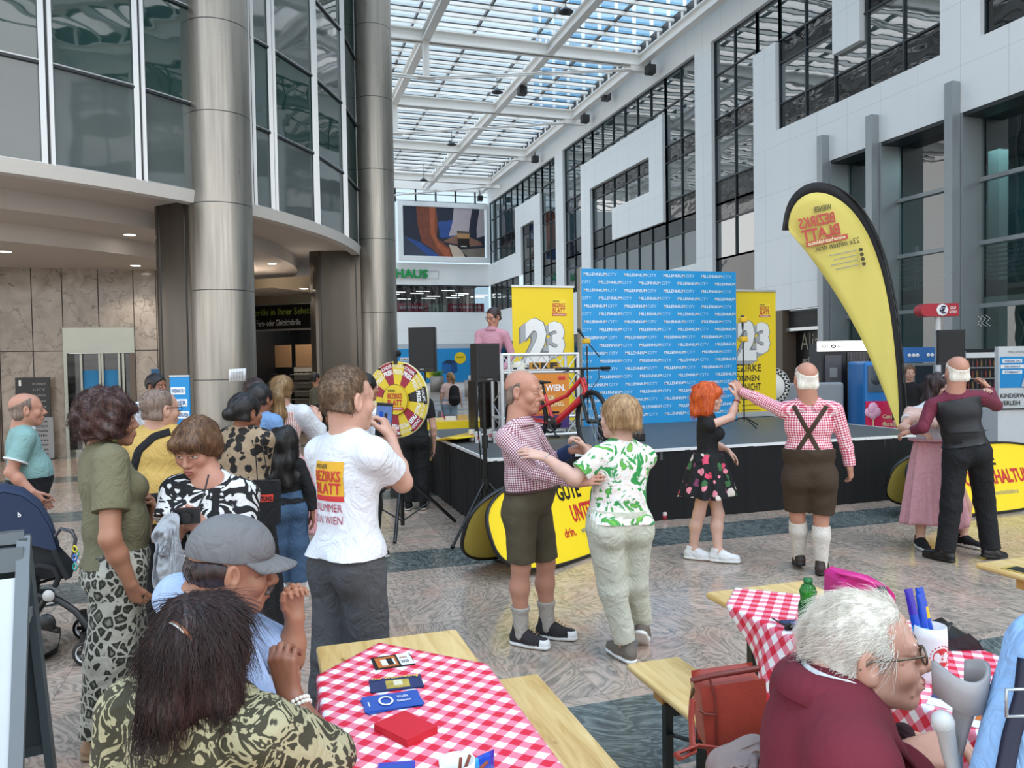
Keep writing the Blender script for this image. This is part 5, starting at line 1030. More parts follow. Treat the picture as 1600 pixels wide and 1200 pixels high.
# ---- things on the nearest table
def flat_stack(name, corners, z, th, mats, lab, cat, n=1, jit=.0, text=(), group=None):
    """printed cards lying on a table: photo corners (tl, tr, br, bl) on the plane z"""
    P = [at(x, y, z=z) for x, y in corners]; c = sum(P)/4; m = MB(); u = (P[1]-P[0]); v = (P[0]-P[3]); U, V = np.linalg.norm(u), np.linalg.norm(v); u /= U; v = v-u*(v@u); v /= np.linalg.norm(v); 
    for k in range(n):
        a = random.uniform(-jit, jit); uu = u*math.cos(a)+v*math.sin(a); vv = v*math.cos(a)-u*math.sin(a); m.obox(ez*(th*(k+.5)), uu*U/2, vv*V/2, ez*th*.47, mats[0])
    top = ez*(n*th+.0006); nrm = np.cross(u, v)
    for i, (x0, y0, x1, y1, mt) in enumerate(mats[1]): m.add([top+u*(x-.5)*U+v*(y-.5)*V+ez*.0002*i for x, y in ((x0, y0), (x1, y0), (x1, y1), (x0, y1))], [(0, 1, 2, 3)], mt)
    for (s, x, y, w, h, mt, rot) in text:
        m.text(s, top+u*(x-.5)*U+v*(y-.5)*V+ez*.001, -u if rot else u, -v if rot else v, w*U, h*V, mt, .01)
    o = m.build(name, loc=c); return tag(o, lab, cat, group)
ORG = M('flyer_orange', 'c46a2a', .4); NVF = M('flyer_night', '1c2c5c', .4, .4, 30); BLF = M('flyer_blue', '2350a4', .4); GLD = M('flyer_gold', 'b39b45', .4, .5, 40); PPW = M('paper_white')
zt = TZ+.006
flat_stack('flyer', [(577, 1030), (637, 1021), (652, 1037), (588, 1048)], zt, .0012, (INK, [(.08, .08, .6, .9, ORG), (.2, .2, .55, .7, PPW), (.35, .2, .5, .75, INK), (.65, .02, .98, .98, PPW)]), 'black and orange flyer lying farthest up the nearest gingham cloth', 'flyer', 2, .05, [('JAHRE', .68, .5, .2, .2, ORG, 0), ('2025', .68, .2, .2, .2, INK, 0)], 'flyers on the nearest table')
flat_stack('flyer', [(575, 1065), (655, 1056), (662, 1071), (583, 1084)], zt, .0012, (NVF, [(.3, .1, .75, .75, GLD), (.45, .3, .62, .7, M('flyer_glow', 'd9d3b4', .4))]), 'dark blue fantasy flyer with yellow title on the nearest gingham cloth', 'flyer', 3, .05, [('Der Wasserkönig', .05, .78, .9, .2, YEL, 0)], 'flyers on the nearest table')
flat_stack('flyer', [(566, 1094), (652, 1080), (663, 1101), (568, 1118)], zt, .0012, (BLF, [(.08, .35, .1, .65, PPW)]), 'fanned pile of plain blue flyers beside the red napkins', 'flyer', 5, .09, [('Weiße', .60, .55, .2, .18, PPW, 0), ('Elefanten', .58, .3, .24, .15, PPW, 0), ('○', .26, .2, .26, .6, PPW, 0)], 'flyers on the nearest table')
NAP = M('napkin_red', 'c8202f', .85, .06, 30)
flat_stack('napkin_stack', [(587, 1141), (634, 1120), (681, 1146), (634, 1170)], zt, .0011, (NAP, []), 'stack of bright red paper napkins on the nearest gingham cloth', 'napkins', 18, .02)
flat_stack('flyer', [(588, 1194), (645, 1190), (652, 1215), (592, 1220)], zt, .0012, (M('flyer_violet', '3d3fa6', .4), [(.1, .4, .9, .8, BLF)]), 'blue flyer cut by the lower edge of the photo on the nearest table', 'flyer', 2, .04, (), 'flyers on the nearest table')
STK = M('stick_brown', '8a4a36', .5)
pc = at(715, 1235, z=zt); t = thing('snack_cup', 'cup of thin brown snack sticks at the lower edge of the photo', 'snack cup', pc)
m = MB(); m.lathe([(0, 0), (.035, 0), (.042, .07), (.038, .07), (.032, .005)], (0, 0, 0), CUP, 20); m.build('cup', t)
for (x, y) in ((687, 1195), (720, 1184), (734, 1180), (762, 1190)): e2 = at(x, y, d=(pc-CO)@CF)-pc; m = MB(); m.tube([e2*.05, e2], .004, STK, 6); m.build('snack_stick', t)
def packet(name, a, b, wd, dth, lab, stripes, parent=None, group=None):
    """crimped foil packet between two points"""
    a, b = np.array(a), np.array(b); x = (b-a)/np.linalg.norm(b-a); L_ = np.linalg.norm(b-a); s = np.cross(x, GF); s /= np.linalg.norm(s); nn = np.cross(s, x); m = MB(); vs = []; K = 14
    for i in range(K+1):
        f = i/K; bul = math.sin(math.pi*f)**.5; w = wd*(.86+.14*bul) if 0 < i < K else wd
        for j in range(10): q = 2*math.pi*j/10; vs.append(x*L_*f+s*w/2*math.cos(q)+nn*max(.002, dth*bul)/2*math.sin(q))
    for i in range(K): m.add(vs[i*10:(i+2)*10], [(j, (j+1) % 10, 10+(j+1) % 10, 10+j) for j in range(10)], stripes[min(len(stripes)-1, int(i/K*len(stripes)))], True)
    m.add(vs[:10], [tuple(range(10))], stripes[0]); m.add(vs[-10:], [tuple(range(10))], stripes[-1])
    o = m.build(name, loc=a); return tag(o, lab, 'snack packet', group)
PB = M('packet_blue', '1a49b8', .25, .3, 40); PV = M('packet_violet', '3b2aa0', .25, .3, 40); PC = M('packet_cyan', '2a9bd8', .25, .2, 30); PY = M('packet_yellow', 'd8b52a', .3)
a = at(735, 1204, z=TZ+.03); b = at(772, 1186, z=TZ+.03); packet('snack_packet', a, b, .05, .02, 'blue foil snack packet lying beside the cup of sticks on the nearest table', [PC, PB, PB, PV], None, 'blue foil snack packets')
# ---- things on the table beside the white-haired man
def bottle():
    c = at(1263, 993, z=TZ+.004); d = (c-CO)@CF; s = d/FPX; H = 90*s; R = 14.5*s; t = thing('drink_bottle', 'green plastic drink bottle half full on the far gingham cloth', 'bottle', c)
    g = NG('bottle_green'); g.color(g.mix(g.noise(g.coord('Object'), 20), '2f9a3c', '4db857')); setb(g.b, rough=.08, trans=.75, ior=1.33); LB = M('bottle_label', '12633b', .4, .1, 20)
    pr = [(0, 0), (.75, .0), (.95, .03), (1, .10), (.95, .2), (1, .28), (1, .50), (.96, .56), (.80, .64), (.86, .72), (.92, .78), (.70, .87), (.40, .91), (.38, .95)]; m = MB(); m.lathe([(R*a, H*b) for a, b in pr], (0, 0, 0), g.m, 28); m.build('body', t)
    m = MB(); m.lathe([(R*.9, H*.02), (R*.93, H*.26)], (0, 0, 0), M('drink_green', '1f7a3a', .2), 24); m.lathe([(R*.93, H*.26), (0, H*.26)], (0, 0, 0), M('drink_green'), 24); m.build('drink', t)
    m = MB(); m.lathe([(R*1.02, H*.27), (R*1.03, H*.28), (R*1.03, H*.52), (R*1.02, H*.53)], (0, 0, 0), LB, 28)
    for k in range(9): a = -1.15+k*.05; q = -GF*math.cos(a+.8)*R*1.035+GR*math.sin(a+.8)*R*1.035; m.bar(q+ez*H*.34, q+ez*H*.42, .0008+.0006*(k % 3), .001, PPW)
    m.build('label', t); m = MB(); m.lathe([(R*.45, H*.92), (R*.48, H*.93), (R*.46, H), (0, H)], (0, 0, 0), M('cap_green', '0f6b2f', .4), 20); m.build('cap', t)
bottle()
flat_stack('flyer', [(1220, 970), (1262, 968), (1275, 984), (1238, 986)], zt, .0012, (NVF, [(.2, .2, .7, .7, BLF)]), 'crumpled blue flyer under the green bottle', 'flyer', 2, .05, (), 'flyers on the table beside the white-haired man')
p = at(1243, 980, z=zt+.01); m = MB()
for q in (-1, 1): m.sphere(GR*.024*q, .020, BLACK, 12, 8, (1, .35, .8))
m.tube([-GR*.045+ez*.01, GR*.045+ez*.01], .003, BLACK, 6); m.tube([GR*.045+ez*.01, GR*.05+GF*.1], .003, BLACK, 6); m.tube([-GR*.045+ez*.01, -GR*.05+GF*.1], .003, BLACK, 6); tag(m.build('sunglasses', loc=p), 'black sunglasses lying left of the green bottle', 'sunglasses')
def mug():
    c = at(1453, 1062, z=TZ+.004); d = (c-CO)@CF; s = d/FPX; R = 24*s; H = 86*s; t = thing('beer_mug', 'white mug with a round red print holding blue snack packets', 'mug', c); MW = M('mug_white', 'e2dfe0', .3)
    m = MB(); m.lathe([(0, 0), (R*.96, 0), (R*1.05, H*.03), (R*1.02, H*.12), (R*1.03, H*.8), (R*.98, H), (R*.90, H), (R*.88, H*.1), (0, H*.1)], (0, 0, 0), MW, 36); m.build('body', t)
    q = R*1.04; m = MB(); fw = -GF*math.cos(.25)+GR*math.sin(.25); sd = np.cross(fw, ez)*-1
    def wrap(a, z): return (fw*math.cos(a)+sd*math.sin(a))*q+ez*z
    rr = R*.62; ring = [wrap(rr*math.cos(a)/q, H*.5+rr*math.sin(a)) for a in np.linspace(0, 6.283, 25)[:-1]]; cen = wrap(0, H*.5)*1.0; m.add([cen]+ring, [(0, i+1, (i+1) % 24+1) for i in range(24)], LOGO_R)
    for k in range(20): a = 6.283*k/20; p_ = wrap(rr*1.25*math.cos(a)/q, H*.5+rr*1.25*math.sin(a)); m.sphere(p_, .0022, LOGO_R, 6, 4)
    m.text('Kaiser', cen*1.01-sd*rr*.7+ez*rr*.05, sd, ez, rr*1.4, rr*.42, PPW, .02); m.text('wiesn', cen*1.01-sd*rr*.6-ez*rr*.45, sd, ez, rr*1.2, rr*.36, PPW, .02); m.build('print', t)
    m = MB(); hd = GR*.6+GF*.8; m.tube([hd*R*.95+ez*H*.8, hd*R*1.5+ez*H*.78, hd*R*1.6+ez*H*.5, hd*R*1.45+ez*H*.22, hd*R*.95+ez*H*.2], .012, MW, 10); m.build('handle', t)
    for k, (x0, y0, x1, y1, st) in enumerate(((1436, 1000, 1419, 920, [PC, PB, PV, PV]), (1447, 1002, 1437, 928, [PC, PB, PB, PB]), (1456, 1002, 1436, 918, [PB, PB, PY, PB, PB]))):
        a, b = at(x0, y0, d=d+.01*k), at(x1, y1, d=d+.01*k+.015); packet('snack_packet', a, b, 14*s, 7*s, ('violet blue snack packet, leftmost of those in the mug', 'light blue snack packet in the middle of the mug', 'tall royal blue snack packet, rightmost in the mug')[k], st, None, 'blue foil snack packets')
mug()
flat_stack('flyer', [(1452, 1098), (1470, 1066), (1500, 1080), (1486, 1112)], zt, .0012, (PPW, [(.3, .3, 1, 1, NVF), (.5, .45, .85, .8, ORG)]), 'white flyer with a dark picture beside the foot of the mug', 'flyer', 2, .05, (), 'flyers on the table beside the white-haired man')
flat_stack('flyer', [(1500, 1130), (1530, 1085), (1552, 1092), (1530, 1140)], zt, .0012, (PPW, [(.1, .5, .9, .95, INK), (.2, .1, .8, .4, ORG)]), 'white and dark flyer behind the grey crutch', 'flyer', 2, .05, (), 'flyers on the table beside the white-haired man')
flat_stack('flyer', [(1590, 888), (1612, 884), (1618, 898), (1592, 902)], TZ+.001, .0012, (GLD, [(.1, .1, .9, .9, INK)]), 'small dark yellow flyer on the bare table at the right edge', 'flyer', 2, .05, (), 'flyers on the right-hand table')
def soft_bag(name, lab, cat, corners, d, th, mat_, extra=None, round_=.03, group=None):
    P = [at(x, y, d=dd) for (x, y, dd) in corners]; c = sum(P)/len(P); t = thing(name, lab, cat, c, 0, group); n = -GF
    m = MB(); m.prism([((p-c)@GR, (p-c)@ez) for p in P], GF*th/2*1.0, GR, ez, -GF*th, mat_); o = m.build('body', t); bevel(o, round_, 4)
    for pl in o.data.polygons: pl.use_smooth = True
    return t, c
LTH = M('leather_red', '9a3f33', .42, .12, 25, bump=.15, bscale=120); LTH_D = M('leather_red_dark', '6b2a22', .45, .1)
bd = (at(1130, 1150, z=.48)-CO)@CF
t, c = soft_bag('handbag', 'red brown leather handbag standing on the pine bench', 'handbag', [(1087, 1060, 2.06), (1185, 1046, 2.06), (1192, 1150, 2.06), (1182, 1172, 2.06), (1098, 1172, 2.06), (1092, 1120, 2.06)], 2.06, .11, LTH)
B_ = lambda x, y, d=2.0: at(x, y, d=d)-c
m = MB(); m.tube([B_(1080, 1064, 2.02), B_(1110, 1056, 2.0), B_(1150, 1050, 2.0), B_(1186, 1044, 2.0)], .008, LTH_D, 8); m.tube([B_(1108, 1058, 2.0), B_(1117, 1090, 1.995), B_(1119, 1130, 1.995), B_(1119, 1170, 1.995)], .0035, LTH_D, 6); m.tube([B_(1093, 1110, 2.0), B_(1103, 1116, 1.995), B_(1118, 1117, 1.995)], .0035, LTH_D, 6); m.build('seam', t)
m = MB(); m.tube([B_(1081, 1066, 2.0), B_(1084, 1080, 1.99), B_(1080, 1090, 1.99), B_(1082, 1074, 1.99)], .004, M('brass_old', '8a7a5a', .3, metal=.8), 6); m.build('hook', t)
m = MB(); m.tube([B_(1082, 1092, 1.99), B_(1080, 1120, 1.99), B_(1082, 1160, 1.98), B_(1083, 1176, 1.95), B_(1062, 1186, 1.92), B_(1056, 1178, 1.93), B_(1090, 1165, 1.96), B_(1125, 1170, 1.96)], .014, LTH, 8, flat=.35); m.build('shoulder_strap', t)
t, c = soft_bag('satchel', 'bright pink satchel on the table behind the white hair', 'handbag', [(1301, 900, 2.62), (1312, 893, 2.62), (1372, 908, 2.62), (1383, 920, 2.62), (1384, 960, 2.62), (1300, 975, 2.62)], 2.62, .14, M('leather_pink', 'c8237f', .4, .08, 20), None, .02)
m = MB(); m.sphere(at(1378, 925, d=2.54)-c, .02, BLACK, 10, 6); m.sphere(at(1368, 934, d=2.54)-c, .016, M('dark_wine', '3c1020', .4), 10, 6); m.tube([at(1318, 945, d=2.54)-c, at(1325, 938, d=2.54)-c], .012, BLACK, 8); m.build('buckle', t)
m = MB(); m.tube([at(1308, 895, d=2.6)-c, at(1340, 900, d=2.52)-c, at(1376, 914, d=2.6)-c], .012, M('leather_pink'), 8, flat=.5); m.build('flap_edge', t)
bk = M('leather_black', '16171a', .35, .15, 25, bump=.2, bscale=60); t, c = soft_bag('shoulder_bag', 'black leather shoulder bag slumped on the bench behind the mug', 'handbag', [(1452, 985, 2.62), (1486, 973, 2.62), (1500, 984, 2.62), (1520, 1010, 2.6), (1556, 1052, 2.56), (1530, 1060, 2.56), (1490, 1050, 2.6), (1452, 1030, 2.62)], 2.6, .16, bk, None, .04)
m = MB(); m.tube([at(1476, 1015, d=2.5)-c, at(1480, 985, d=2.5)-c, at(1486, 974, d=2.55)-c], .006, BLACK, 6); m.lathe([(.014, 0), (.014, .006)], at(1466, 984, d=2.5)-c, ALU, 14, axis=-GF); m.build('strap', t)
# taupe jacket lying on the bench in front of the handbag
def cloth_heap(name, lab, cat, pts, d, mt, th=.1):
    P = [at(x, y, d=d) for x, y in pts]; c = sum(P)/len(P); m = MB(); n = 26; vs = []
    xs = [(p-c)@GR for p in P]; zs = [(p-c)@ez for p in P]
    # radial grid, folded
    for i in range(n):
        f = i/(n-1)
        for k in range(len(P)): r = f; w = .018*math.sin(9*f+k*1.3)+.016*math.sin(17*f+k*2.1)+.008*math.sin(31*f+k*4.3); vs.append(GR*xs[k]*r+ez*zs[k]*r-GF*(th*math.cos(f*math.pi/2)**.7+w))
    if mt is None: mt = M('taupe_nylon', '8d7c76', .6, .12, 14, bump=.9, bscale=22)
    K = len(P); m.add(vs, [(i*K+k, i*K+(k+1) % K, (i+1)*K+(k+1) % K, (i+1)*K+k) for i in range(n-1) for k in range(K)], mt, True)
    o = m.build(name, loc=c); ss = o.modifiers.new('s', 'SUBSURF'); ss.levels = 1; ss.render_levels = 2; sd = o.modifiers.new('t', 'SOLIDIFY'); sd.thickness = .006; return tag(o, lab, cat)
cloth_heap('folded_jacket', 'taupe rain jacket heaped on the bench under the red leather handbag', 'jacket', [(1100, 1195), (1115, 1172), (1140, 1160), (1165, 1148), (1192, 1140), (1205, 1170), (1210, 1215), (1190, 1240), (1140, 1240), (1105, 1225)], 1.88, None, .08)
# ---- grey forearm crutch
def crutch():
    d = 1.36; c = at(1500, 1200, d=d); t = thing('forearm_crutch', 'grey plastic forearm crutch in front of the seated white-haired man', 'crutch', (c[0], c[1], 0)); b = np.array([c[0], c[1], 0]); R_ = lambda x, y, k=0: at(x, y, d=d+k)-b; CG = M('crutch_grey', '989494', .38, .05); CG2 = M('crutch_pale', 'c2c3c0', .4)
    m = MB(); m.tube([R_(1494, 1175), R_(1500, 1140), R_(1508, 1100), R_(1510, 1080)], [.013, .016, .022, .026], CG, 12, flat=.6)
    # cuff: open ring band
    vs = []; K = 26
    cen = R_(1499, 1070); 
    for i in range(K+1):
        a = math.radians(200+i*(330-0)/K*0.72-28); rx, ry = 35*d/FPX, .040
        for zz, k in ((-.035, .97), (.0, 1.0), (.022, 1.02)):
            lift = .020*abs(math.cos(a))**2
            vs.append(cen+GR*rx*k*math.cos(a)+GF*ry*math.sin(a)*1.0+ez*(zz+lift))
    m.add(vs, [(i*3+j, i*3+j+1, (i+1)*3+j+1, (i+1)*3+j) for i in range(K) for j in range(2)], CG, True); o = m.build('cuff', t); sd = o.modifiers.new('t', 'SOLIDIFY'); sd.thickness = .007
    m = MB(); m.tube([R_(1473, 1128, -.03), R_(1478, 1145, -.02), R_(1484, 1175, 0), R_(1490, 1200)], [.019, .015, .014, .013], CG2, 14); m.sphere(R_(1473, 1127, -.03), .019, CG2, 14, 9); m.build('hand_grip', t)
    m = MB(); bt = R_(1494, 1172); m.tube([bt, np.array([bt[0]*.6, bt[1]*.6-.02, .03])], .011, ALU, 12); m.build('shaft', t); m = MB(); m.cyl(np.array([bt[0]*.6, bt[1]*.6-.02, 0]), np.array([bt[0]*.6, bt[1]*.6-.02, .05]), .02, BLACK, 12); m.build('rubber_tip', t)
crutch()
# ================================================================== stall behind the prize wheel
a, b = at(575, 690, d=12.5), at(775, 672, d=12.8); t = thing('stall_table', 'long stall table with yellow front cloth behind the prize wheel', 'table', ((a[0]+b[0])/2, (a[1]+b[1])/2, 0)); u = (b-a)*np.array([1, 1, 0]); w = np.linalg.norm(u); u /= w; n = np.array([u[1], -u[0], 0]); zt2 = .80
m = MB(); m.obox(ez*(zt2-.015), u*w/2, n*.35, ez*.015, WOOD); m.build('top', t); m = MB(); m.obox(n*.36+ez*(zt2-.08), u*w/2, n*.004, ez*.09, YEL); m.obox(n*.35+u*(-w*.02)+ez*.36, u*.16, n*.004, ez*.36, M('cloth_ochre', 'c0a72a', .7)); m.build('front_cloth', t)
for q in (-1, 1):
    for r_ in (-.28, .28): m = MB(); m.obox(u*q*(w/2-.2)+n*r_+ez*(zt2/2-.02), u*.018, n*.018, ez*(zt2/2-.02), LEGM); m.build('leg', t)
L0 = np.array(t.location)
for k in range(7):
    m = MB(); h = .04+.02*(k % 3); m.obox(ez*h/2, u*.085, n*.06, ez*h/2, M(('card_cream', 'card_white', 'card_tan')[k % 3], ('d8c78c', 'dcdad2', 'c2a164')[k % 3], .6)); p = L0+u*(.1+k*.2-.25*0)*1.0-n*.05+ez*zt2
    tag(m.build('paper_bundle', loc=p), 'small bundle of printed cards on the yellow stall table', 'paper bundle', 'card bundles on the stall table')
a, b = at(596, 722, d=9.9), at(672, 712, d=10.4); u = (b-a)*np.array([1, 1, 0]); w = np.linalg.norm(u); u /= w; n = np.array([u[1], -u[0], 0]); t = thing('stall_bench', 'pine bench behind the prize wheel tripod', 'bench', ((a[0]+b[0])/2, (a[1]+b[1])/2, 0)); m = MB(); m.obox(ez*.46, u*(w/2-.05), n*.12, ez*.014, WOOD); m.build('seat', t)
for q in (-1, 1): m = MB(); m.obox(u*q*(w/2-.2)+ez*.22, u*.016, n*.1, ez*.22, LEGM); m.build('leg', t)
# chrome chair behind the man with the phone
p = at(500, 850, d=7.0); t = thing('chrome_chair', 'chrome tubular chair behind the young man with the phone', 'chair', (p[0], p[1], 0)); CH2 = M('chrome_tube', 'c4c4c2', .15, .03, metal=1.0); R_ = lambda x, y, k=0: at(x, y, d=7.0+k)-np.array(t.location)
for q in (-.2, .2): m = MB(); m.tube([R_(478, 842, q), R_(484, 815, q), R_(495, 797, q), R_(515, 792, q), R_(530, 800, q), R_(536, 860, q)]+[np.array([*R_(538, 880, q)[:2], .012])], .011, CH2, 8); m.build('frame', t)
m = MB(); m.tube([np.array([*R_(478, 842, -.2)[:2], .012]), np.array([*R_(478, 842, .2)[:2], .012])], .011, CH2, 8); c = (R_(485, 812)+R_(533, 812))/2; m.obox(c, GR*.15, GF*.2, ez*.015, M('seat_grey', '77726c', .6)); m.build('seat', t)
# ================================================================== people: implicit-surface bodies
from mathutils.bvhtree import BVHTree
def V3(*a): return np.array(a, float)
def unit(v): v = np.asarray(v, float); return v/(np.linalg.norm(v)+1e-12)
class Blob:
    """list of soft primitives, meshed together as one continuous surface"""
    def __init__(s): s.p = []
    def rc(s, a, b, ra, rb, lab=0, k=.02, flat=None, cut=None, op='u'):
        s.p.append(('rc', np.asarray(a, float), np.asarray(b, float), ra, rb, lab, k, flat, cut, op)); return s
    def el(s, c, r, R=None, lab=0, k=.02, cut=None, op='u'):
        s.p.append(('el', np.asarray(c, float), np.asarray(r, float), np.eye(3) if R is None else np.asarray(R, float), None, lab, k, None, cut, op)); return s
    def cut(s, p, n): s.p.append(('cut', np.asarray(p, float), unit(n), 0, 0, 0, 0, None, None, 'i')); return s
    def chain(s, pts, rs, lab=0, k=.02, flat=None):
        for i in range(len(pts)-1): s.rc(pts[i], pts[i+1], rs[i], rs[i+1], lab, k, flat)
        return s
    def bounds(s):
        lo, hi = np.full(3, 1e9), np.full(3, -1e9)
        for q in s.p:
            if q[9] != 'u': continue
            if q[0] == 'rc': m = max(q[3], q[4]); lo = np.minimum(lo, np.minimum(q[1], q[2])-m); hi = np.maximum(hi, np.maximum(q[1], q[2])+m)
            else: m = q[2].max(); lo = np.minimum(lo, q[1]-m); hi = np.maximum(hi, q[1]+m)
        return lo, hi
    def mesh(s, h):
        lo, hi = s.bounds(); lo = lo-4*h; hi = hi+4*h; n = np.ceil((hi-lo)/h).astype(int)+1
        f = np.full(n, .15, np.float32); lab = np.zeros(n, np.int8)
        ax = [lo[i]+h*np.arange(n[i]) for i in range(3)]
        for q in s.p:
            ty, a, b, ra, rb, lb, k, flat, cut, op = q
            if ty == 'cut':
                d = (ax[0]-a[0])[:, None, None]*b[0]+(ax[1]-a[1])[None, :, None]*b[1]+(ax[2]-a[2])[None, None, :]*b[2]; np.maximum(f, d.astype(np.float32), out=f); continue
            if ty == 'rc': m = max(ra, rb); l0, h0 = np.minimum(a, b)-m, np.maximum(a, b)+m
            else: m = b.max(); l0, h0 = a-m, a+m
            pad = k+2.5*h; i0 = np.maximum(0, np.floor((l0-pad-lo)/h).astype(int)); i1 = np.minimum(n, np.ceil((h0+pad-lo)/h).astype(int)+1)
            if (i1 <= i0).any(): continue
            sl = tuple(slice(i0[i], i1[i]) for i in range(3)); X, Y, Z = ax[0][sl[0]][:, None, None], ax[1][sl[1]][None, :, None], ax[2][sl[2]][None, None, :]
            if ty == 'rc':
                ba = b-a; L2 = ba@ba+1e-12; x, y, z = X-a[0], Y-a[1], Z-a[2]; t = np.clip((x*ba[0]+y*ba[1]+z*ba[2])/L2, 0, 1); qx, qy, qz = x-t*ba[0], y-t*ba[1], z-t*ba[2]; d2 = qx*qx+qy*qy+qz*qz
                if flat is not None: nn, sc = flat; c = qx*nn[0]+qy*nn[1]+qz*nn[2]; d2 = d2+(1/sc**2-1)*c*c
                d = np.sqrt(d2)-(ra+(rb-ra)*t)
            else:
                R = ra; x, y, z = X-a[0], Y-a[1], Z-a[2]; u, v, w = [x*R[i, 0]+y*R[i, 1]+z*R[i, 2] for i in range(3)]; k0 = np.sqrt((u/b[0])**2+(v/b[1])**2+(w/b[2])**2); k1 = np.sqrt((u/b[0]**2)**2+(v/b[1]**2)**2+(w/b[2]**2)**2)+1e-9; d = k0*(k0-1)/k1
            if cut is not None:
                for cp, cn in cut: cn = unit(cn); d = np.maximum(d, (X-cp[0])*cn[0]+(Y-cp[1])*cn[1]+(Z-cp[2])*cn[2])
            d = d.astype(np.float32); g = f[sl]
            if op == 'u':
                lab[sl] = np.where(d < g, lb, lab[sl]); hh = np.clip(.5+.5*(g-d)/k, 0, 1); f[sl] = g*(1-hh)+d*hh-k*hh*(1-hh)
            else:
                d = -d; hh = np.clip(.5-.5*(g-d)/k, 0, 1); f[sl] = g*(1-hh)+d*hh+k*hh*(1-hh)
                if lb: lab[sl] = np.where((d > g-k*.3), lb, lab[sl])
        return surface_nets(f, lab, lo, h)
def surface_nets(f, lab, lo, h):
    ins = f < 0; n = np.array(f.shape); c = n-1
    cnt = np.zeros(c, np.int8)
    for i in (0, 1):
        for j in (0, 1):
            for k in (0, 1): cnt += ins[i:i+c[0], j:j+c[1], k:k+c[2]]
    act = (cnt > 0) & (cnt < 8); I = np.argwhere(act); idx = np.full(c, -1, np.int32); idx[act] = np.arange(len(I))
    P = np.zeros((len(I), 3)); W = np.zeros(len(I))
    offs = [(i, j, k) for i in (0, 1) for j in (0, 1) for k in (0, 1)]
    val = {o: f[I[:, 0]+o[0], I[:, 1]+o[1], I[:, 2]+o[2]] for o in offs}
    for o in offs:
        for d in range(3):
            if o[d]: continue
            q = list(o); q[d] = 1; q = tuple(q); a, b = val[o], val[q]; m = (a < 0) != (b < 0); t = np.where(m, a/np.where(m, a-b, 1), 0)
            p = np.array(o, float)[None, :].repeat(len(I), 0); p[:, d] += t; P[m] += p[m]; W[m] += 1
    P = P/W[:, None]; V = lo+(I+P)*h; L = lab[np.minimum(I[:, 0]+np.round(P[:, 0]).astype(int), n[0]-1), np.minimum(I[:, 1]+np.round(P[:, 1]).astype(int), n[1]-1), np.minimum(I[:, 2]+np.round(P[:, 2]).astype(int), n[2]-1)]
    F = []
    for d in range(3):
        a = [slice(1, -1)]*3; a[d] = slice(0, -1); b = list(a); b[d] = slice(1, None); s0, s1 = ins[tuple(a)], ins[tuple(b)]; e, g = [x for x in range(3) if x != d]
        if d == 1: e, g = g, e
        for fl, m in ((False, s0 & ~s1), (True, ~s0 & s1)):
            Q = np.argwhere(m)
            if not len(Q): continue
            for x in range(3):
                if x != d: Q[:, x] += 1
            def cell(de, dg): R = Q.copy(); R[:, e] -= de; R[:, g] -= dg; return idx[R[:, 0], R[:, 1], R[:, 2]]
            q = np.stack([cell(0, 0), cell(1, 0), cell(1, 1), cell(0, 1)], 1); F.append(q[:, ::-1] if fl else q)
    return V, np.concatenate(F), L
def smooth_mesh(V, F, it=1, lam=.5):
    for _ in range(it):
        S = np.zeros_like(V); N = np.zeros(len(V))
        for a, b in ((0, 1), (1, 2), (2, 3), (3, 0)):
            np.add.at(S, F[:, a], V[F[:, b]]); np.add.at(S, F[:, b], V[F[:, a]]); np.add.at(N, F[:, a], 1); np.add.at(N, F[:, b], 1)
        V = V*(1-lam)+lam*S/np.maximum(N, 1)[:, None]
    return V
def vnormals(V, F):
    n = np.cross(V[F[:, 2]]-V[F[:, 0]], V[F[:, 3]]-V[F[:, 1]]); N = np.zeros_like(V)
    for k in range(4): np.add.at(N, F[:, k], n)
    return N/(np.linalg.norm(N, axis=1)[:, None]+1e-12)
def folds(V, seed, n=9):
    r = np.random.RandomState(seed); W = V+.03*np.sin(V[:, [1, 2, 0]]*13+seed)+.012*np.sin(V[:, [2, 0, 1]]*37); s = np.zeros(len(V))
    for _ in range(n): d = r.normal(size=3)*np.array((.55, .55, 1.0)); d = unit(d); k = r.uniform(22, 75); s += (1-2*np.abs(np.sin(W@d*k*.5+r.uniform(0, 6.28)))**.8)*(35/(k+10))
    return s/math.sqrt(n)
def waves(V, seed, lo, hi, n=10, aniso=(1, 1, 1)):
    r = np.random.RandomState(seed); s = np.zeros(len(V)); W = V*np.array(aniso)
    W = W+.02*np.sin(W[:, [1, 2, 0]]*19+seed)
    for _ in range(n): d = unit(r.normal(size=3)); s += np.sin(W@d*r.uniform(lo, hi)+r.uniform(0, 6.28))
    return s/math.sqrt(n)
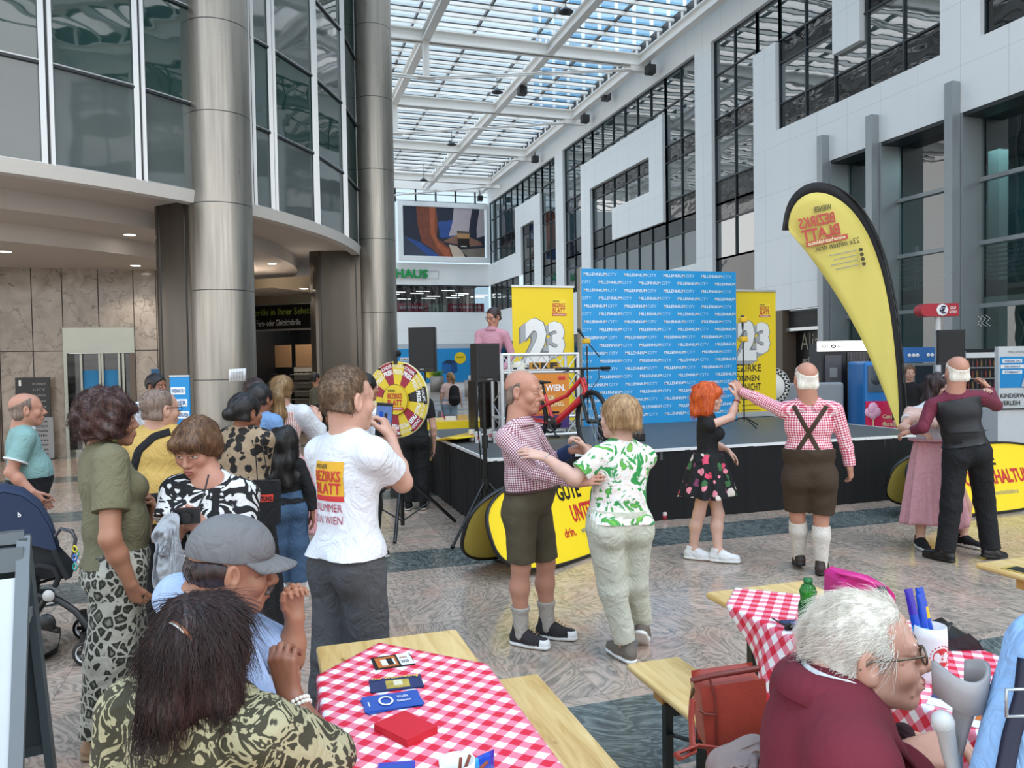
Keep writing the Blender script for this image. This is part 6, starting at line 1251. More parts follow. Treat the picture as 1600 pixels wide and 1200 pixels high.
def obj_from(V, F, L, mats, name, parent, base, frames=None, off=None):
    me = bpy.data.meshes.new(name); me.vertices.add(len(V)); me.vertices.foreach_set('co', (V-base).ravel()); me.loops.add(F.size); me.loops.foreach_set('vertex_index', F.ravel().astype(np.int32)); me.polygons.add(len(F)); me.polygons.foreach_set('loop_start', np.arange(0, F.size, 4, dtype=np.int32)); me.update(calc_edges=True)
    mats = mats if isinstance(mats, (list, tuple)) else [mats]
    for m in mats: me.materials.append(m)
    if len(mats) > 1: me.polygons.foreach_set('material_index', np.clip(L[F[:, 0]], 0, len(mats)-1).astype(np.int32))
    me.polygons.foreach_set('use_smooth', np.ones(len(F), bool))
    if frames:
        uv = np.zeros((F.size, 2)); fl = L[F[:, 0]]
        for lb, (a, b, ref) in frames.items():
            m = fl == lb
            if not m.any(): continue
            t = unit(b-a); x = unit(ref-t*(ref@t)); y = np.cross(t, x); q = V[F[m]]-a; ang = np.arctan2(q@y, q@x); wrap = (ang.max(1)-ang.min(1)) > math.pi; ang[wrap] = np.where(ang[wrap] < 0, ang[wrap]+2*math.pi, ang[wrap])
            rad = np.hypot(q@y, q@x).mean(); u = ang*rad; v = q@t; mm = np.repeat(m, 4); uv[mm, 0] = u.ravel()+5; uv[mm, 1] = v.ravel()+5
        l = me.uv_layers.new(name='UVMap'); l.data.foreach_set('uv', uv.ravel())
    me.validate(); me.update(); o = bpy.data.objects.new(name, me); link(o, parent); return o
# ---- materials of people
def skin(name, col, red=.14):
    if name in MATS: return MATS[name]
    g = NG(name); c = hexc(col); n = g.noise(g.coord('Object'), 14, 4); f = g.noise(g.coord('Object'), 90, 3)
    r = (min(1, c[0]*1.02), c[1]*.84, c[2]*.80); g.color(g.mix(g.ramp(n, [(.40, (0, 0, 0)), (.72, (red*2,)*3)]), g.mix(f, [x*.93 for x in c], [min(1, x*1.05) for x in c]), r)); setb(g.b, rough=.5, sub=.06); g.b.inputs['Subsurface Radius'].default_value = (.012, .005, .003); g.b.inputs['Subsurface Scale'].default_value = .6
    g.bump(f, .12, .004); return g.m
SK_F = skin('skin_fair', 'c69a86'); SK_M = skin('skin_ruddy', 'b98670', .2); SK_T = skin('skin_tan', 'a5745a'); SK_D = skin('skin_brown', '8c5b45'); SK_O = skin('skin_old', 'b5826c', .25); SK_P = skin('skin_pale', 'cda593')
LIPS = M('lips', '9c5a50', .45); EYEW = M('eye_white', 'd9d3cc', .25); IRIS = M('iris_dark', '2a1d16', .2)
def hairmat(name, a, b, rough=.45):
    if name in MATS: return MATS[name]
    g = NG(name); n = g.noise(g.coord('Object', (70, 70, 9)), 1.0, 3); g.color(g.ramp(n, [(.3, a), (.7, b)])); setb(g.b, rough=rough); g.bump(g.noise(g.coord('Object', (160, 160, 14)), 1.0, 2), .6, .004); return g.m
H_BLACK = hairmat('hair_black', '0d0b0c', '1e1918'); H_DBROWN = hairmat('hair_dark_brown', '1c1110', '3c2420'); H_BROWN = hairmat('hair_brown', '4a3020', '7a5636'); H_AUB = hairmat('hair_auburn_brown', '2b1a18', '583830'); H_RED = hairmat('hair_copper', 'b03c10', 'e06a24'); H_WHITE = hairmat('hair_white', 'dcd4c6', 'fbf6ea'); H_GREY = hairmat('hair_grey', '8d8379', 'b9b0a4'); H_BLOND = hairmat('hair_blond', '634a2e', '9c7a4e'); H_FAIR = hairmat('hair_fair_bob', '8a6a46', 'bd9a70'); H_LBROWN = hairmat('hair_light_brown', '4d3a2a', '7d6248'); H_GREYB = hairmat('hair_grey_brown', '5d4a40', '8f7a6c')
def _folds(g, s=1.0):
    v = g.coord('Object', (1, 1, .75)); n = g.noise(v, 9, 3, .55, 1.4); r = g.math('ABSOLUTE', g.math('SUBTRACT', n, .5)); f = g.noise(g.coord('Object'), 300, 2)
    return g.bump(g.math('ADD', g.math('MULTIPLY', r, 1.6), g.math('MULTIPLY', f, .03)), .40*s, .05)
def cloth(name, col, rough=.85, var=.05, fold=1.0):
    if name in MATS: return MATS[name]
    g = NG(name); c = hexc(col); g.color(g.mix(g.noise(g.coord('Object'), 9), [x*(1-var) for x in c], [min(1, x*(1+var)) for x in c])); setb(g.b, rough=rough); _folds(g, fold); return g.m
def pat(name, fn, rough=.8):
    if name in MATS: return MATS[name]
    g = NG(name); g.color(fn(g)); setb(g.b, rough=rough); _folds(g, .7); return g.m
def p_check(name, size, hi, mid, lo): return _mat_check(name, size, hi, mid, lo) if name not in MATS else MATS[name]
CHK_D = p_check('shirt_check_wine', .0135, '6d1f36', 'b98a97', 'e9e2e2'); CHK_R = p_check('shirt_check_red', .020, 'b01d3c', 'dd8c9b', 'f1e6e6'); CHK_P = cloth('shirt_pink', 'bd8896')
def leopard(g):
    v = g.coord('Object', (1, 1, .8)); nz = g.n('TexNoise'); nz.inputs['Scale'].default_value = 30; g.L.new(v, nz.inputs['Vector']); ad = g.n('VectorMath', operation='MULTIPLY_ADD'); g.L.new(nz.outputs['Color'], ad.inputs[0]); ad.inputs[1].default_value = (.022, .022, .022); g.L.new(v, ad.inputs[2]); w = g.n('TexVoronoi', feature='DISTANCE_TO_EDGE'); w2 = g.n('TexVoronoi', feature='F1')
    for q in (w, w2): q.inputs['Scale'].default_value = 27; g.L.new(ad.outputs[0], q.inputs['Vector'])
    ring = g.ramp(w.outputs['Distance'], [(.0, 'b6b2a5'), (.10, '2e2f27'), (.27, '55564a'), (.36, '85867a')], 'CONSTANT'); return g.mix(g.math('GREATER_THAN', g.sep(w2.outputs['Color'])[0], .86), ring, 'b6b2a5')
def leafy(a, b, sc, d=2.0, wid=.5):
    def fn(g):
        v = g.coord('Object'); n = g.noise(v, sc, 2, .5, d); s = g.math('PINGPONG', g.math('MULTIPLY', n, 9.0), 1.0); return g.ramp(s, [(wid-.06, a), (wid+.06, b)])
    return fn
def blotch(cols, sc, dist=.8):
    def fn(g):
        n = g.noise(g.coord('Object'), sc, 3, .55, dist); return g.ramp(n, cols)
    return fn
def flowers(ground, cols, sc, size=.42):
    def fn(g):
        v = g.coord('Object'); ad = g.n('VectorMath', operation='ADD'); g.L.new(v, ad.inputs[0]); nn = g.n('TexNoise'); nn.inputs['Scale'].default_value = sc*1.5; g.L.new(v, nn.inputs['Vector']); ml = g.n('VectorMath', operation='SCALE'); g.L.new(nn.outputs['Color'], ml.inputs[0]); ml.inputs['Scale'].default_value = .06*10/sc; g.L.new(ml.outputs[0], ad.inputs[1])
        w = g.n('TexVoronoi'); w.inputs['Scale'].default_value = sc; g.L.new(ad.outputs[0], w.inputs['Vector']); s = g.sep(w.outputs['Color']); m = g.math('LESS_THAN', w.outputs['Distance'], g.math('MULTIPLY_ADD', s[1], .25, size-.12)); c = g.ramp(s[0], [(i/len(cols), cl) for i, cl in enumerate(cols)], 'CONSTANT'); return g.mix(m, ground, c)
    return fn
# ---- head
def rotz(a): c, s = math.cos(a), math.sin(a); return np.array([[c, -s, 0], [s, c, 0], [0, 0, 1]])
def heading(phi):      # 0 = facing away from the photographer, 90 = to the right of the photo, 180 = towards the photographer
    a = math.radians(phi); return unit(GF*math.cos(a)+GR*math.sin(a))
class Head:
    def __init__(s, c, phi, pitch=0, roll=0, hs=1.0):
        f = heading(phi); l = np.cross(GZ, f); p = math.radians(pitch); u = GZ*math.cos(p)+f*math.sin(p); f = f*math.cos(p)-GZ*math.sin(p)
        r = math.radians(roll); l, u = l*math.cos(r)+u*math.sin(r), u*math.cos(r)-l*math.sin(r)
        s.c, s.f, s.l, s.u, s.hs = c, f, l, u, hs; s.R = np.stack([l, f, u])
    def P(s, x, y, z): return s.c+s.hs*(s.l*x+s.f*y+s.u*z)
def head_prims(B, H, fem=False, old=False, eyes=True):
    P, R, q = H.P, H.R, H.hs
    def el(x, y, z, r, lab=0, k=.012, op='u'): B.el(P(x, y, z), np.array(r)*q, R, lab, k*q, None, op)
    def rc(a, b, ra, rb, lab=0, k=.012): B.rc(P(*a), P(*b), ra*q, rb*q, lab, k*q)
    w = .93 if fem else 1.0
    el(0, -.018, .035, (.075*w, .096, .084)); el(0, .022, -.03, (.058*w, .069, .086), k=.02); el(0, .03, .035, (.063*w, .062, .066), k=.02)
    rc((-.046*w, .0, -.058), (-.014, .068, -.098), .019, .017, k=.025); rc((.046*w, .0, -.058), (.014, .068, -.098), .019, .017, k=.025); el(0, .072, -.097, (.019 if fem else .023, .017, .015), k=.02)
    for sx in (-1, 1):
        el(sx*.040, .060, -.028, (.026, .024, .026), k=.025)
        el(sx*.031, .098, .006, (.019, .017, .013), k=.014, op='s')
    rc((-.036, .078, .024), (.036, .078, .024), .011 if fem else .0135, .011 if fem else .0135, k=.018)
    rc((0, .090, .014), (0, .108 if fem else .114, -.028), .008, .0115 if fem else .014, k=.012); el(0, .106 if fem else .111, -.031, (.012, .012, .010), k=.010)
    for sx in (-1, 1): el(sx*.013, .098, -.036, (.009, .011, .008), k=.008)
    el(0, .086, -.066, (.027, .018, .019), k=.018)
    if eyes:
        el(0, .1025, -.0605, (.021, .007, .0052), 1, .005); el(0, .101, -.0715, (.019, .0075, .0062), 1, .005); el(0, .109, -.0662, (.022, .006, .0016), 0, .004, 's')
        for sx in (-1, 1):
            el(sx*.031, .079, .006, (.0125, .0125, .0125), 2, .003); el(sx*.031, .0865, .006, (.0062, .0062, .0062), 3, .001)
            rc((sx*.017, .0915, .012), (sx*.046, .082, .011), .0052, .005, 0, .006); rc((sx*.018, .089, -.003), (sx*.045, .080, -.002), .004, .004, 0, .006)
            rc((sx*.014, .0945, .026), (sx*.046, .0835, .030), .0048, .0034, 4, .004)
    for sx in (-1, 1):
        el(sx*.079*w, -.012, -.004, (.0085, .020, .033), k=.008); el(sx*.085*w, -.006, .002, (.006, .010, .018), k=.006, op='s'); el(sx*.078*w, -.006, -.030, (.006, .010, .010), k=.008)
    if old:
        for sx in (-1, 1):
            rc((sx*.027, .092, -.042), (sx*.036, .076, -.078), .0035, .003, 0, .008); 
            for k in range(1): B.rc(P(sx*.022, .101, -.036), P(sx*.034, .084, -.074), .0025*q, .002*q, 0, .006*q, None, None, 's')
        for k in range(4): B.rc(P(-.036, .094-.008*k, .043+.012*k), P(.036, .094-.008*k, .043+.012*k), .0018*q, .0018*q, 0, .005*q, None, None, 's')
        for sx in (-1, 1):
            for k in range(3): B.rc(P(sx*.050, .070, .006-.009*k), P(sx*.062, .052, .010-.018*k), .0016*q, .0012*q, 0, .004*q, None, None, 's')
def neck_prims(B, H, nb, r=.055, lab=0): B.rc(H.P(0, -.022, -.045), nb, r*.98, r*1.08, lab, .03)
# ---- hands
def hand_prims(B, wrist, d, up, side, size=1.0, curl=.35, spread=.10, thumb=.6, lab=0, k=.006, curls=None):
    """wrist point, direction of the fingers, normal of the back of the hand, side=+1 when the thumb lies towards cross(d, up)"""
    d = unit(d); up = unit(up-d*(np.asarray(up)@d)); s = np.cross(d, up)*side; q = size
    kn = []
    for i, (o, ln, fl, r) in enumerate(((.030, .088, .072, .0088), (.010, .092, .080, .0092), (-.010, .088, .074, .0088), (-.029, .080, .058, .0078))):
        b = wrist+s*o*.55*q-d*.0; kp = wrist+(s*o+d*ln)*q-up*(.003 if i in (0, 3) else 0); B.rc(b, kp, .0145*q, .0115*q, lab, .014)
        kn.append(kp); c = curl if curls is None else curls[i]; a = 0; p = kp; dirn = unit(d+s*(o*spread*18*.05/.03 if spread else 0)); ln3 = (fl*.48, fl*.30, fl*.24)
        for j in range(3):
            a += c*(.9, 1.15, .8)[j]; dv = dirn*math.cos(a)-up*math.sin(a); n2 = p+dv*ln3[j]*q; B.rc(p, n2, r*q*(1-.06*j), r*q*(.94-.08*j), lab, k); p = n2
    t0 = wrist+(d*.022+s*.020-up*.006)*q; td = unit(s*thumb+d*(1.1-thumb*.4)-up*.45); t1 = t0+td*.042*q; t2 = t1+unit(td+d*.5-s*.15*curl-up*.3*curl)*.034*q; t3 = t2+unit(td*.6+d*.9-s*.3*curl-up*.5*curl)*.026*q
    B.rc(t0, t1, .0145*q, .0115*q, lab, .012); B.rc(t1, t2, .0108*q, .0098*q, lab, k); B.rc(t2, t3, .0098*q, .0078*q, lab, k)
# ---- hair strands on a hair surface
def strands(m, V, N, n, L, dirfn, r=.0012, mat=None, seed=1, curl=0.0, lift=.15, segs=5, rnd=.13):
    rs = np.random.RandomState(seed); I = rs.randint(0, len(V), n); P = V[I]+N[I]*r*.2; d = dirfn(P, N[I]); d = d-N[I]*np.sum(d*N[I], 1)[:, None]; d = d/(np.linalg.norm(d, axis=1)[:, None]+1e-9)+N[I]*lift+rs.normal(size=P.shape)*rnd
    ln = L*rs.uniform(.5, 1.15, n)[:, None]; pts = [P]
    ph = rs.uniform(0, 6.28, n)[:, None]
    for j in range(1, segs):
        f = j/(segs-1); q = P+d*ln*f-N[I]*(lift*ln*f*f*1.0)+np.array([0, 0, -1])*ln*f*f*.10
        if curl: q = q+curl*np.sin(f*9+ph)*np.cross(d, N[I])+curl*np.cos(f*9+ph)*N[I]*.5
        pts.append(q)
    x = np.cross(d, N[I]); x /= (np.linalg.norm(x, axis=1)[:, None]+1e-9); vs = []
    for j, p in enumerate(pts):
        w = r*(1-.85*j/(segs-1))
        for a in (0, 2.094, 4.189): vs.append(p+(x*math.cos(a)+N[I]*math.sin(a))*w)
    A = np.stack(vs, 1).reshape(-1, 3); K = 3*segs; F = []
    base = (np.arange(n)*K)[:, None]
    for j in range(segs-1):
        for a in range(3): F.append(np.concatenate([base+j*3+a, base+j*3+(a+1) % 3, base+(j+1)*3+(a+1) % 3, base+(j+1)*3+a], 1))
    return A, np.concatenate(F)
def hair_obj(B, h, mat, parent, base, H, n=500, L=.05, style='down', seed=1, lump=.004, curl=0, freq=(60, 130), aniso=(1, 1, .35), lift=.12, r=.0012, rnd=.08):
    V, F, Lb = B.mesh(h); V = smooth_mesh(V, F, 1); N = vnormals(V, F); V = V+N*(lump*waves(V-base, seed, freq[0], freq[1], 9, aniso))[:, None]; N = vnormals(V, F)
    crown = H.P(0, -.05, .12)
    def dirfn(P, N_):
        d = P-crown
        if style == 'down': d = d*.6/np.maximum(.03, np.linalg.norm(d, axis=1))[:, None]+np.array([0, 0, -1.0])
        elif style == 'back': d = -H.f[None, :]*1.0+np.array([0, 0, -.35])+0*d
        elif style == 'side': d = -H.f[None, :]*.7+H.l[None, :]*np.sign((P-H.c)@H.l)[:, None]*.5+np.array([0, 0, -.5])
        elif style == 'wild': d = d/np.linalg.norm(d, axis=1)[:, None]+np.random.RandomState(seed).normal(size=P.shape)*.9
        return d
    if n:
        A, FS = strands(None, V, N, n, L, dirfn, r=r, seed=seed, curl=curl, lift=lift, rnd=rnd); F = np.concatenate([F, FS+len(V)]); V = np.concatenate([V, A])
    return obj_from(V, F, np.zeros(len(V), int), mat, 'hair', parent, base)
# ---- shoes
def shoe(parent, base, ank, phi, mu, ms, h, name='shoe', L=.27, high=False, pitch=0.0, heel=0.0, sole=.022, open_=False, wide=1.0):
    f = heading(phi); p = math.radians(pitch); u = GZ*math.cos(p)+f*math.sin(p); f = f*math.cos(p)-GZ*math.sin(p); l = np.cross(u, f); o = ank-u*(.085+heel)
    Q = lambda x, y, z: o+l*x+f*y+u*z
    B = Blob(); q = L/.27
    B.rc(Q(0, -.045*q, .040), Q(0, .06*q, .040), .036*wide, .042*wide, 0, .03); B.rc(Q(0, .06*q, .040), Q(.004, .155*q, .034), .042*wide, .034*wide, 0, .03)
    B.rc(Q(0, -.035*q, .06), Q(0, -.02*q, .10 if not high else .135), .034*wide, .036*wide, 0, .03); B.rc(Q(0, .03*q, .07), Q(0, -.01*q, .10), .034, .034, 0, .03)
    B.cut(Q(0, 0, .115 if not high else .16), u)
    B.rc(Q(0, -.045*q, .012), Q(0, .06*q, .012), .039*wide, .044*wide, 1, .008, (u, .5)); B.rc(Q(0, .06*q, .012), Q(.004, .155*q, .012), .044*wide, .036*wide, 1, .008, (u, .5))
    B.cut(Q(0, 0, 0), -u)
    V, F, Lb = B.mesh(h); z = (V-o)@u; Lb = np.where(z < sole, 1, 0)
    toe = ((V-o)@f > .135*q) & (z < .06)
    return V, F, Lb, toe, Q
def add_shoe(parent, base, ank, phi, mu, ms, h, name='shoe', toecap=None, laces=None, **k):
    V, F, Lb, toe, Q = shoe(parent, base, ank, phi, mu, ms, h, name, **k); mats = [mu, ms]
    if toecap is not None: Lb = np.where(toe & (Lb == 0), 2, Lb); mats.append(toecap)
    o = obj_from(V, F, Lb, mats, name, parent, base)
    if laces is not None:
        m = MB()
        for i in range(5): y = .035+.018*i; z = .112-.009*i+(.02 if k.get('high') else 0)*(1-i/5); m.tube([Q(-.022, y, z)-base, Q(0, y+.006, z+.012)-base, Q(.022, y, z)-base], .0028, laces, 5)
        m.build('laces', o)
    return o
# ---- a whole person
SOLE_W = M('sole_white', 'e8e8e6', .5); SOLE_B = M('sole_black', '151312', .6)
def skirt(parent, base, T, waist, hem, r0, r1, mat, name='skirt', pleats=14, amp=.02, off=(0, 0), seed=1, thick=.004):
    """cloth cone with soft pleats from the waist point to the hem height"""
    m = MB(); n = 120; K = 26; rs = np.random.RandomState(seed); ph = rs.uniform(0, 6.28, 4); vs = []
    for k in range(K+1):
        f = k/K; c = waist*(1-f)+np.array([waist[0]+off[0], waist[1]+off[1], hem])*f; e = f**.8
        for i in range(n):
            a = 2*math.pi*i/n; pl = amp*f*(math.sin(pleats*a+ph[0]+.8*math.sin(2*a+ph[1]))+.45*math.sin((pleats*1.7//1)*a+ph[2]+f)); rx, ry = r0[0]+(r1[0]-r0[0])*e+pl, r0[1]+(r1[1]-r0[1])*e+pl
            vs.append(c+T['l']*rx*math.cos(a)+T['f']*ry*math.sin(a)+GZ*(.012*math.sin(3*a+ph[3])*f)-base)
    m.add(vs, [(k*n+i, k*n+(i+1) % n, (k+1)*n+(i+1) % n, (k+1)*n+i) for k in range(K) for i in range(n)], mat, True); o = m.build(name, parent); sd = o.modifiers.new('t', 'SOLIDIFY'); sd.thickness = thick; return o
def torso_prims(B, T, g, lab=0, k=.03, low=0.0):
    g = g-.012
    pv, nb, l, f, t, L, w, hw = T['pv'], T['nb'], T['l'], T['f'], T['t'], T['L'], T['w'], T['hipw']; R = np.stack([l, f, t]); q = T['q']
    B.el(pv+t*L*.68+f*.005, ((.158*w+g)*q, (.108*w**.6+g)*q, .20*q), R, lab, k); B.rc(T['sl']-l*.02, T['sr']+l*.02, (.058+g)*q, (.058+g)*q, lab, k)
    B.rc(nb-t*.025, T['sl']*.75+nb*.25, (.060+g)*q, (.056+g)*q, lab, k); B.rc(nb-t*.025, T['sr']*.75+nb*.25, (.060+g)*q, (.056+g)*q, lab, k)
    B.el(pv+t*L*.30+f*T['belly']*.45, ((.142*w+T['belly']*.25+g)*q, (.102*w**.6+T['belly']*.62+g)*q, .20*q), R, lab, k); B.el(pv+t*.01, ((.160*hw+g+low)*q, (.112*hw**.6+g+low)*q, .135*q), R, lab, k)
    for s in (-1, 1):
        if T['bust']: B.el(pv+t*L*(.64-.02)+f*(.075+T['bust']*.4)+l*s*.072, ((.068+g)*q, (.055+T['bust']*.6+g)*q, (.066+g)*q), R, lab, .035)
        B.el(pv-t*.04-f*.055+l*s*.075*hw, ((.085*hw+g+low)*q, (.075+g+low)*q, (.095)*q), R, lab, .03)
def person(label, D, phi, head, neck, pelvis, hphi=None, hpitch=0, hroll=0, hs=1.0, sh=.185, w=1.0, belly=0.0, bust=0.0, hipw=1.0, aw=1.0, arms=None, legs=None, sk=None, fem=False, old=False,
           top=None, bottom=None, shoes=None, brow=None, h=None, hh=None, ground=0.0, group=None, q=1.0, eyes=True, build=None, lw=1.0, nr=.055):
    J = lambda p: at(p[0], p[1], d=D+(p[2] if len(p) > 2 else 0)); va = math.degrees(math.atan((pelvis[0]-800)/FPX)); phi += va; hphi = None if hphi is None else hphi+va
    if bottom and bottom['kind'] == 'trousers': lw *= .82
    h = h or max(.0045, D*.00115); hh = hh or max(.003, D*.00085)
    pv, nb = J(pelvis), J(neck)
    if not legs: pv[2] = ground+.535*(J(head)[2]+.1-ground)
    f = heading(phi); t = unit(nb-pv); nb = nb+t*.03*q; f = unit(f-t*(f@t)); l = np.cross(t, f); base = np.array([pv[0], pv[1], ground])
    T = dict(pv=pv, nb=nb, f=f, l=l, t=t, L=np.linalg.norm(nb-pv), w=w, hipw=hipw, belly=belly, bust=bust, q=q)
    T['sl'], T['sr'] = nb+l*sh*q-t*.075*q, nb-l*sh*q-t*.075*q
    root = thing('person', label, 'person', base, 0, group); H = Head(J(head), phi if hphi is None else hphi, hpitch, hroll, hs); sk = sk or SK_F; brow = brow or H_DBROWN
    arms = arms or {}; legs = legs or {}; A = {}; G = {}
    for s, sg in (('l', 1), ('r', -1)):
        S = T['s'+s]; a = arms.get(s)
        if a is None: e = S-GZ*.29*q+l*sg*.045*q; wr = e-GZ*.24*q+f*.07*q; hd = dict(d=-GZ+f*.2, up=l*sg, curl=.45)
        else: e, wr = J(a[0]), J(a[1]); hd = dict(a[2]) if len(a) > 2 and a[2] else {}
        if 'tip' in hd: hd['d'] = J(hd['tip'])-wr
        if 'd' in hd and not isinstance(hd['d'], np.ndarray): hd['d'] = GR*hd['d'][0]+GF*hd['d'][1]+GZ*hd['d'][2]
        if 'up' in hd and not isinstance(hd['up'], np.ndarray): hd['up'] = GR*hd['up'][0]+GF*hd['up'][1]+GZ*hd['up'][2]
        hd.setdefault('d', wr-e); hd.setdefault('up', l*sg); A[s] = (S, e, wr, hd)
        a = legs.get(s); hip = pv+l*sg*.088*hipw*q-t*.03
        if a is None: kn = np.array([hip[0], hip[1], ground+.48*q])+f*.02; an = np.array([hip[0], hip[1], ground+.09*q])-f*.02
        else:
            kn, an = J(a[0]), J(a[1])
            if not (len(a) > 2 and a[2].get('free')): an[2] = ground+.09*q
        o_ = dict(a[2]) if a and len(a) > 2 else {}
        if 'toe' in o_: o_['toe'] += va
        G[s] = (hip, kn, an, o_)
    def limb_len():
        return {s: (round(float(np.linalg.norm(A[s][1]-A[s][0])), 2), round(float(np.linalg.norm(A[s][2]-A[s][1])), 2), round(float(np.linalg.norm(G[s][1]-G[s][0])), 2), round(float(np.linalg.norm(G[s][2]-G[s][1])), 2)) for s in 'lr'}
    print('LIMBS', label[:40], 'torso', round(T['L'], 2), limb_len(), 'head z', round(float(H.c[2]-ground), 2))
    # -- skin: one continuous mesh
    B = Blob(); torso_prims(B, T, -.014); neck_prims(B, H, nb-t*.02, nr*q)
    am = .82 if top and top.get('sleeve', 'long') == 'long' else 1.0
    for s, sg in (('l', 1), ('r', -1)):
        S, e, wr, hd = A[s]; B.rc(S, e, .046*aw*q*am, .040*aw*q*am, 0, .03); B.rc(e, e+(wr-e)*.35, .040*aw*q*am, .041*aw*q*am, 0, .02); B.rc(e+(wr-e)*.35, wr, .040*aw*q*am, .026*aw*q, 0, .02, (unit(hd['up']), .85)); hand_prims(B, wr, hd['d'], hd['up'], hd.get('side', sg), q*hd.get('size', 1.0)*.98, hd.get('curl', .35), hd.get('spread', .06), hd.get('thumb', .6), curls=hd.get('curls'))
        hip, kn, an, o_ = G[s]; B.rc(hip, kn, .078*lw*q, .054*lw*q, 0, .03); B.rc(kn, kn+(an-kn)*.33-f*.012, .052*lw*q, .056*lw*q, 0, .03); B.rc(kn+(an-kn)*.33-f*.012, an, .055*lw*q, .034*q, 0, .03); B.rc(an, an+heading(o_.get('toe', phi))*.10*q-GZ*.05*q, .034*q, .028*q, 0, .03)
    if hh >= h*.95: head_prims(B, H, fem, old, eyes); V, F, Lb = B.mesh(h)
    else:
        V, F, Lb = B.mesh(h); B2 = Blob(); head_prims(B2, H, fem, old, eyes); B2.rc(H.P(0, -.022, -.045), nb-t*.0, nr*q*1.0, nr*q*1.09, 0, .03); v2, f2, l2 = B2.mesh(hh); F = np.concatenate([F, f2+len(V)]); V = np.concatenate([V, v2]); Lb = np.concatenate([Lb, l2])
    obj_from(V, F, Lb, [sk, LIPS, EYEW, IRIS, brow], 'body', root, base); out = dict(root=root, H=H, T=T, A=A, G=G, base=base, J=J, h=h, hh=hh)
    # -- top
    if top:
        B = Blob(); g = top.get('g', .014); torso_prims(B, T, g, low=top.get('low_g', 0 if top.get('hem', -.02) > .05 else .014)); fr = {0: (pv, nb, f if phi > 90 else -f)}; sl = top.get('sleeve', 'long'); hem = top.get('hem', -.02)
        B.cut(pv+t*hem, -t)
        if top.get('low'): B.el(nb+f*.085+t*.012, (.085, .095, top['low']), np.stack([l, f, t]), 0, .02, None, 's')
        sw = top.get('sw', 1.0)
        for i, s in ((1, 'l'), (3, 'r')):
            S, e, wr, hd = A[s]
            if sl == 'none': B.rc(S, S+(e-S)*.05, .052, .05, i, .03); continue
            if sl == 'long': B.rc(S, e, (.056*aw)*q*sw, (.050*aw)*q*sw, i, .03); B.rc(e, wr, (.050*aw)*q*sw, (.041*aw)*q*sw, i+1, .015, None, [(wr-unit(wr-e)*.012, wr-e)])
            else:
                fr_ = sl if isinstance(sl, float) else .55; c = S+(e-S)*min(fr_, 1.0)
                if fr_ <= 1: B.rc(S, S+(e-S)*min(1, fr_+.15), .057*aw*q*sw, .060*aw*q*sw*top.get('flare', 1.0), i, .03, None, [(c, e-S)])
                else: B.rc(S, e, .062*aw*q*sw, .060*aw*q*sw, i, .03); c = e+(wr-e)*(fr_-1); B.rc(e, wr, .058*aw*q*sw, .052*aw*q*sw, i+1, .02, None, [(c, wr-e)])
            fr[i] = (S, e, f); fr[i+1] = (e, wr, f)
        V, F, Lb = B.mesh(top.get('h', h)); V = smooth_mesh(V, F, 1); N = vnormals(V, F); a = top.get('fold', .006); wv = waves(V-base, hash(label[:3]) % 97 if False else len(label)*7 % 97, 12, 42, 9, (1, 1, 1.5)); zone = np.clip(.35+np.abs((V-pv)@t-T['L']*.5)*1.6, .3, 1); V = V+N*(a*.8*folds(V-base, len(label)*7 % 97)*zone)[:, None]
        o = obj_from(V, F, Lb, top['mat'], top.get('name', 'shirt'), root, base, fr if top.get('uv', True) else None); out['top'] = o; out['topVF'] = (V, F)
        if top.get('collar'):
            cm = top['collar']; c = nb-t*.012+f*.004; ax = unit(t*.9-f*.18+(H.P(0, -.02, -.05)-nb)*.8); x = unit(l-ax*(l@ax)); y = np.cross(ax, x); m = MB(); n = 40; prof = ((.060, -.02), (.062, .034), (.070, .036), (.092, -.022)) if top.get('collar_kind', 'shirt') == 'shirt' else ((.062, -.02), (.064, .012), (.070, .014), (.078, -.012)); vs = []
            for i in range(n+1):
                a = math.radians(104+ (332)*i/n)
                for r, z in prof: vs.append(c+(x*math.cos(a)*1.05+y*math.sin(a)*1.0)*r*nr/.055*q+ax*z*q-t*.02*max(0, math.sin(a))*2*q-base)
            K = len(prof); m.add(vs, [(i*K+j, i*K+j+1, (i+1)*K+j+1, (i+1)*K+j) for i in range(n) for j in range(K-1)], cm, True); co = m.build('collar', o); sd = co.modifiers.new('t', 'SOLIDIFY'); sd.thickness = .003
            l_ = co.data.uv_layers.new(name='UVMap')
            for lp in co.data.loops: v = co.data.vertices[lp.vertex_index].co; l_.data[lp.index].uv = (v.x+v.y*.5+3, v.z+3)
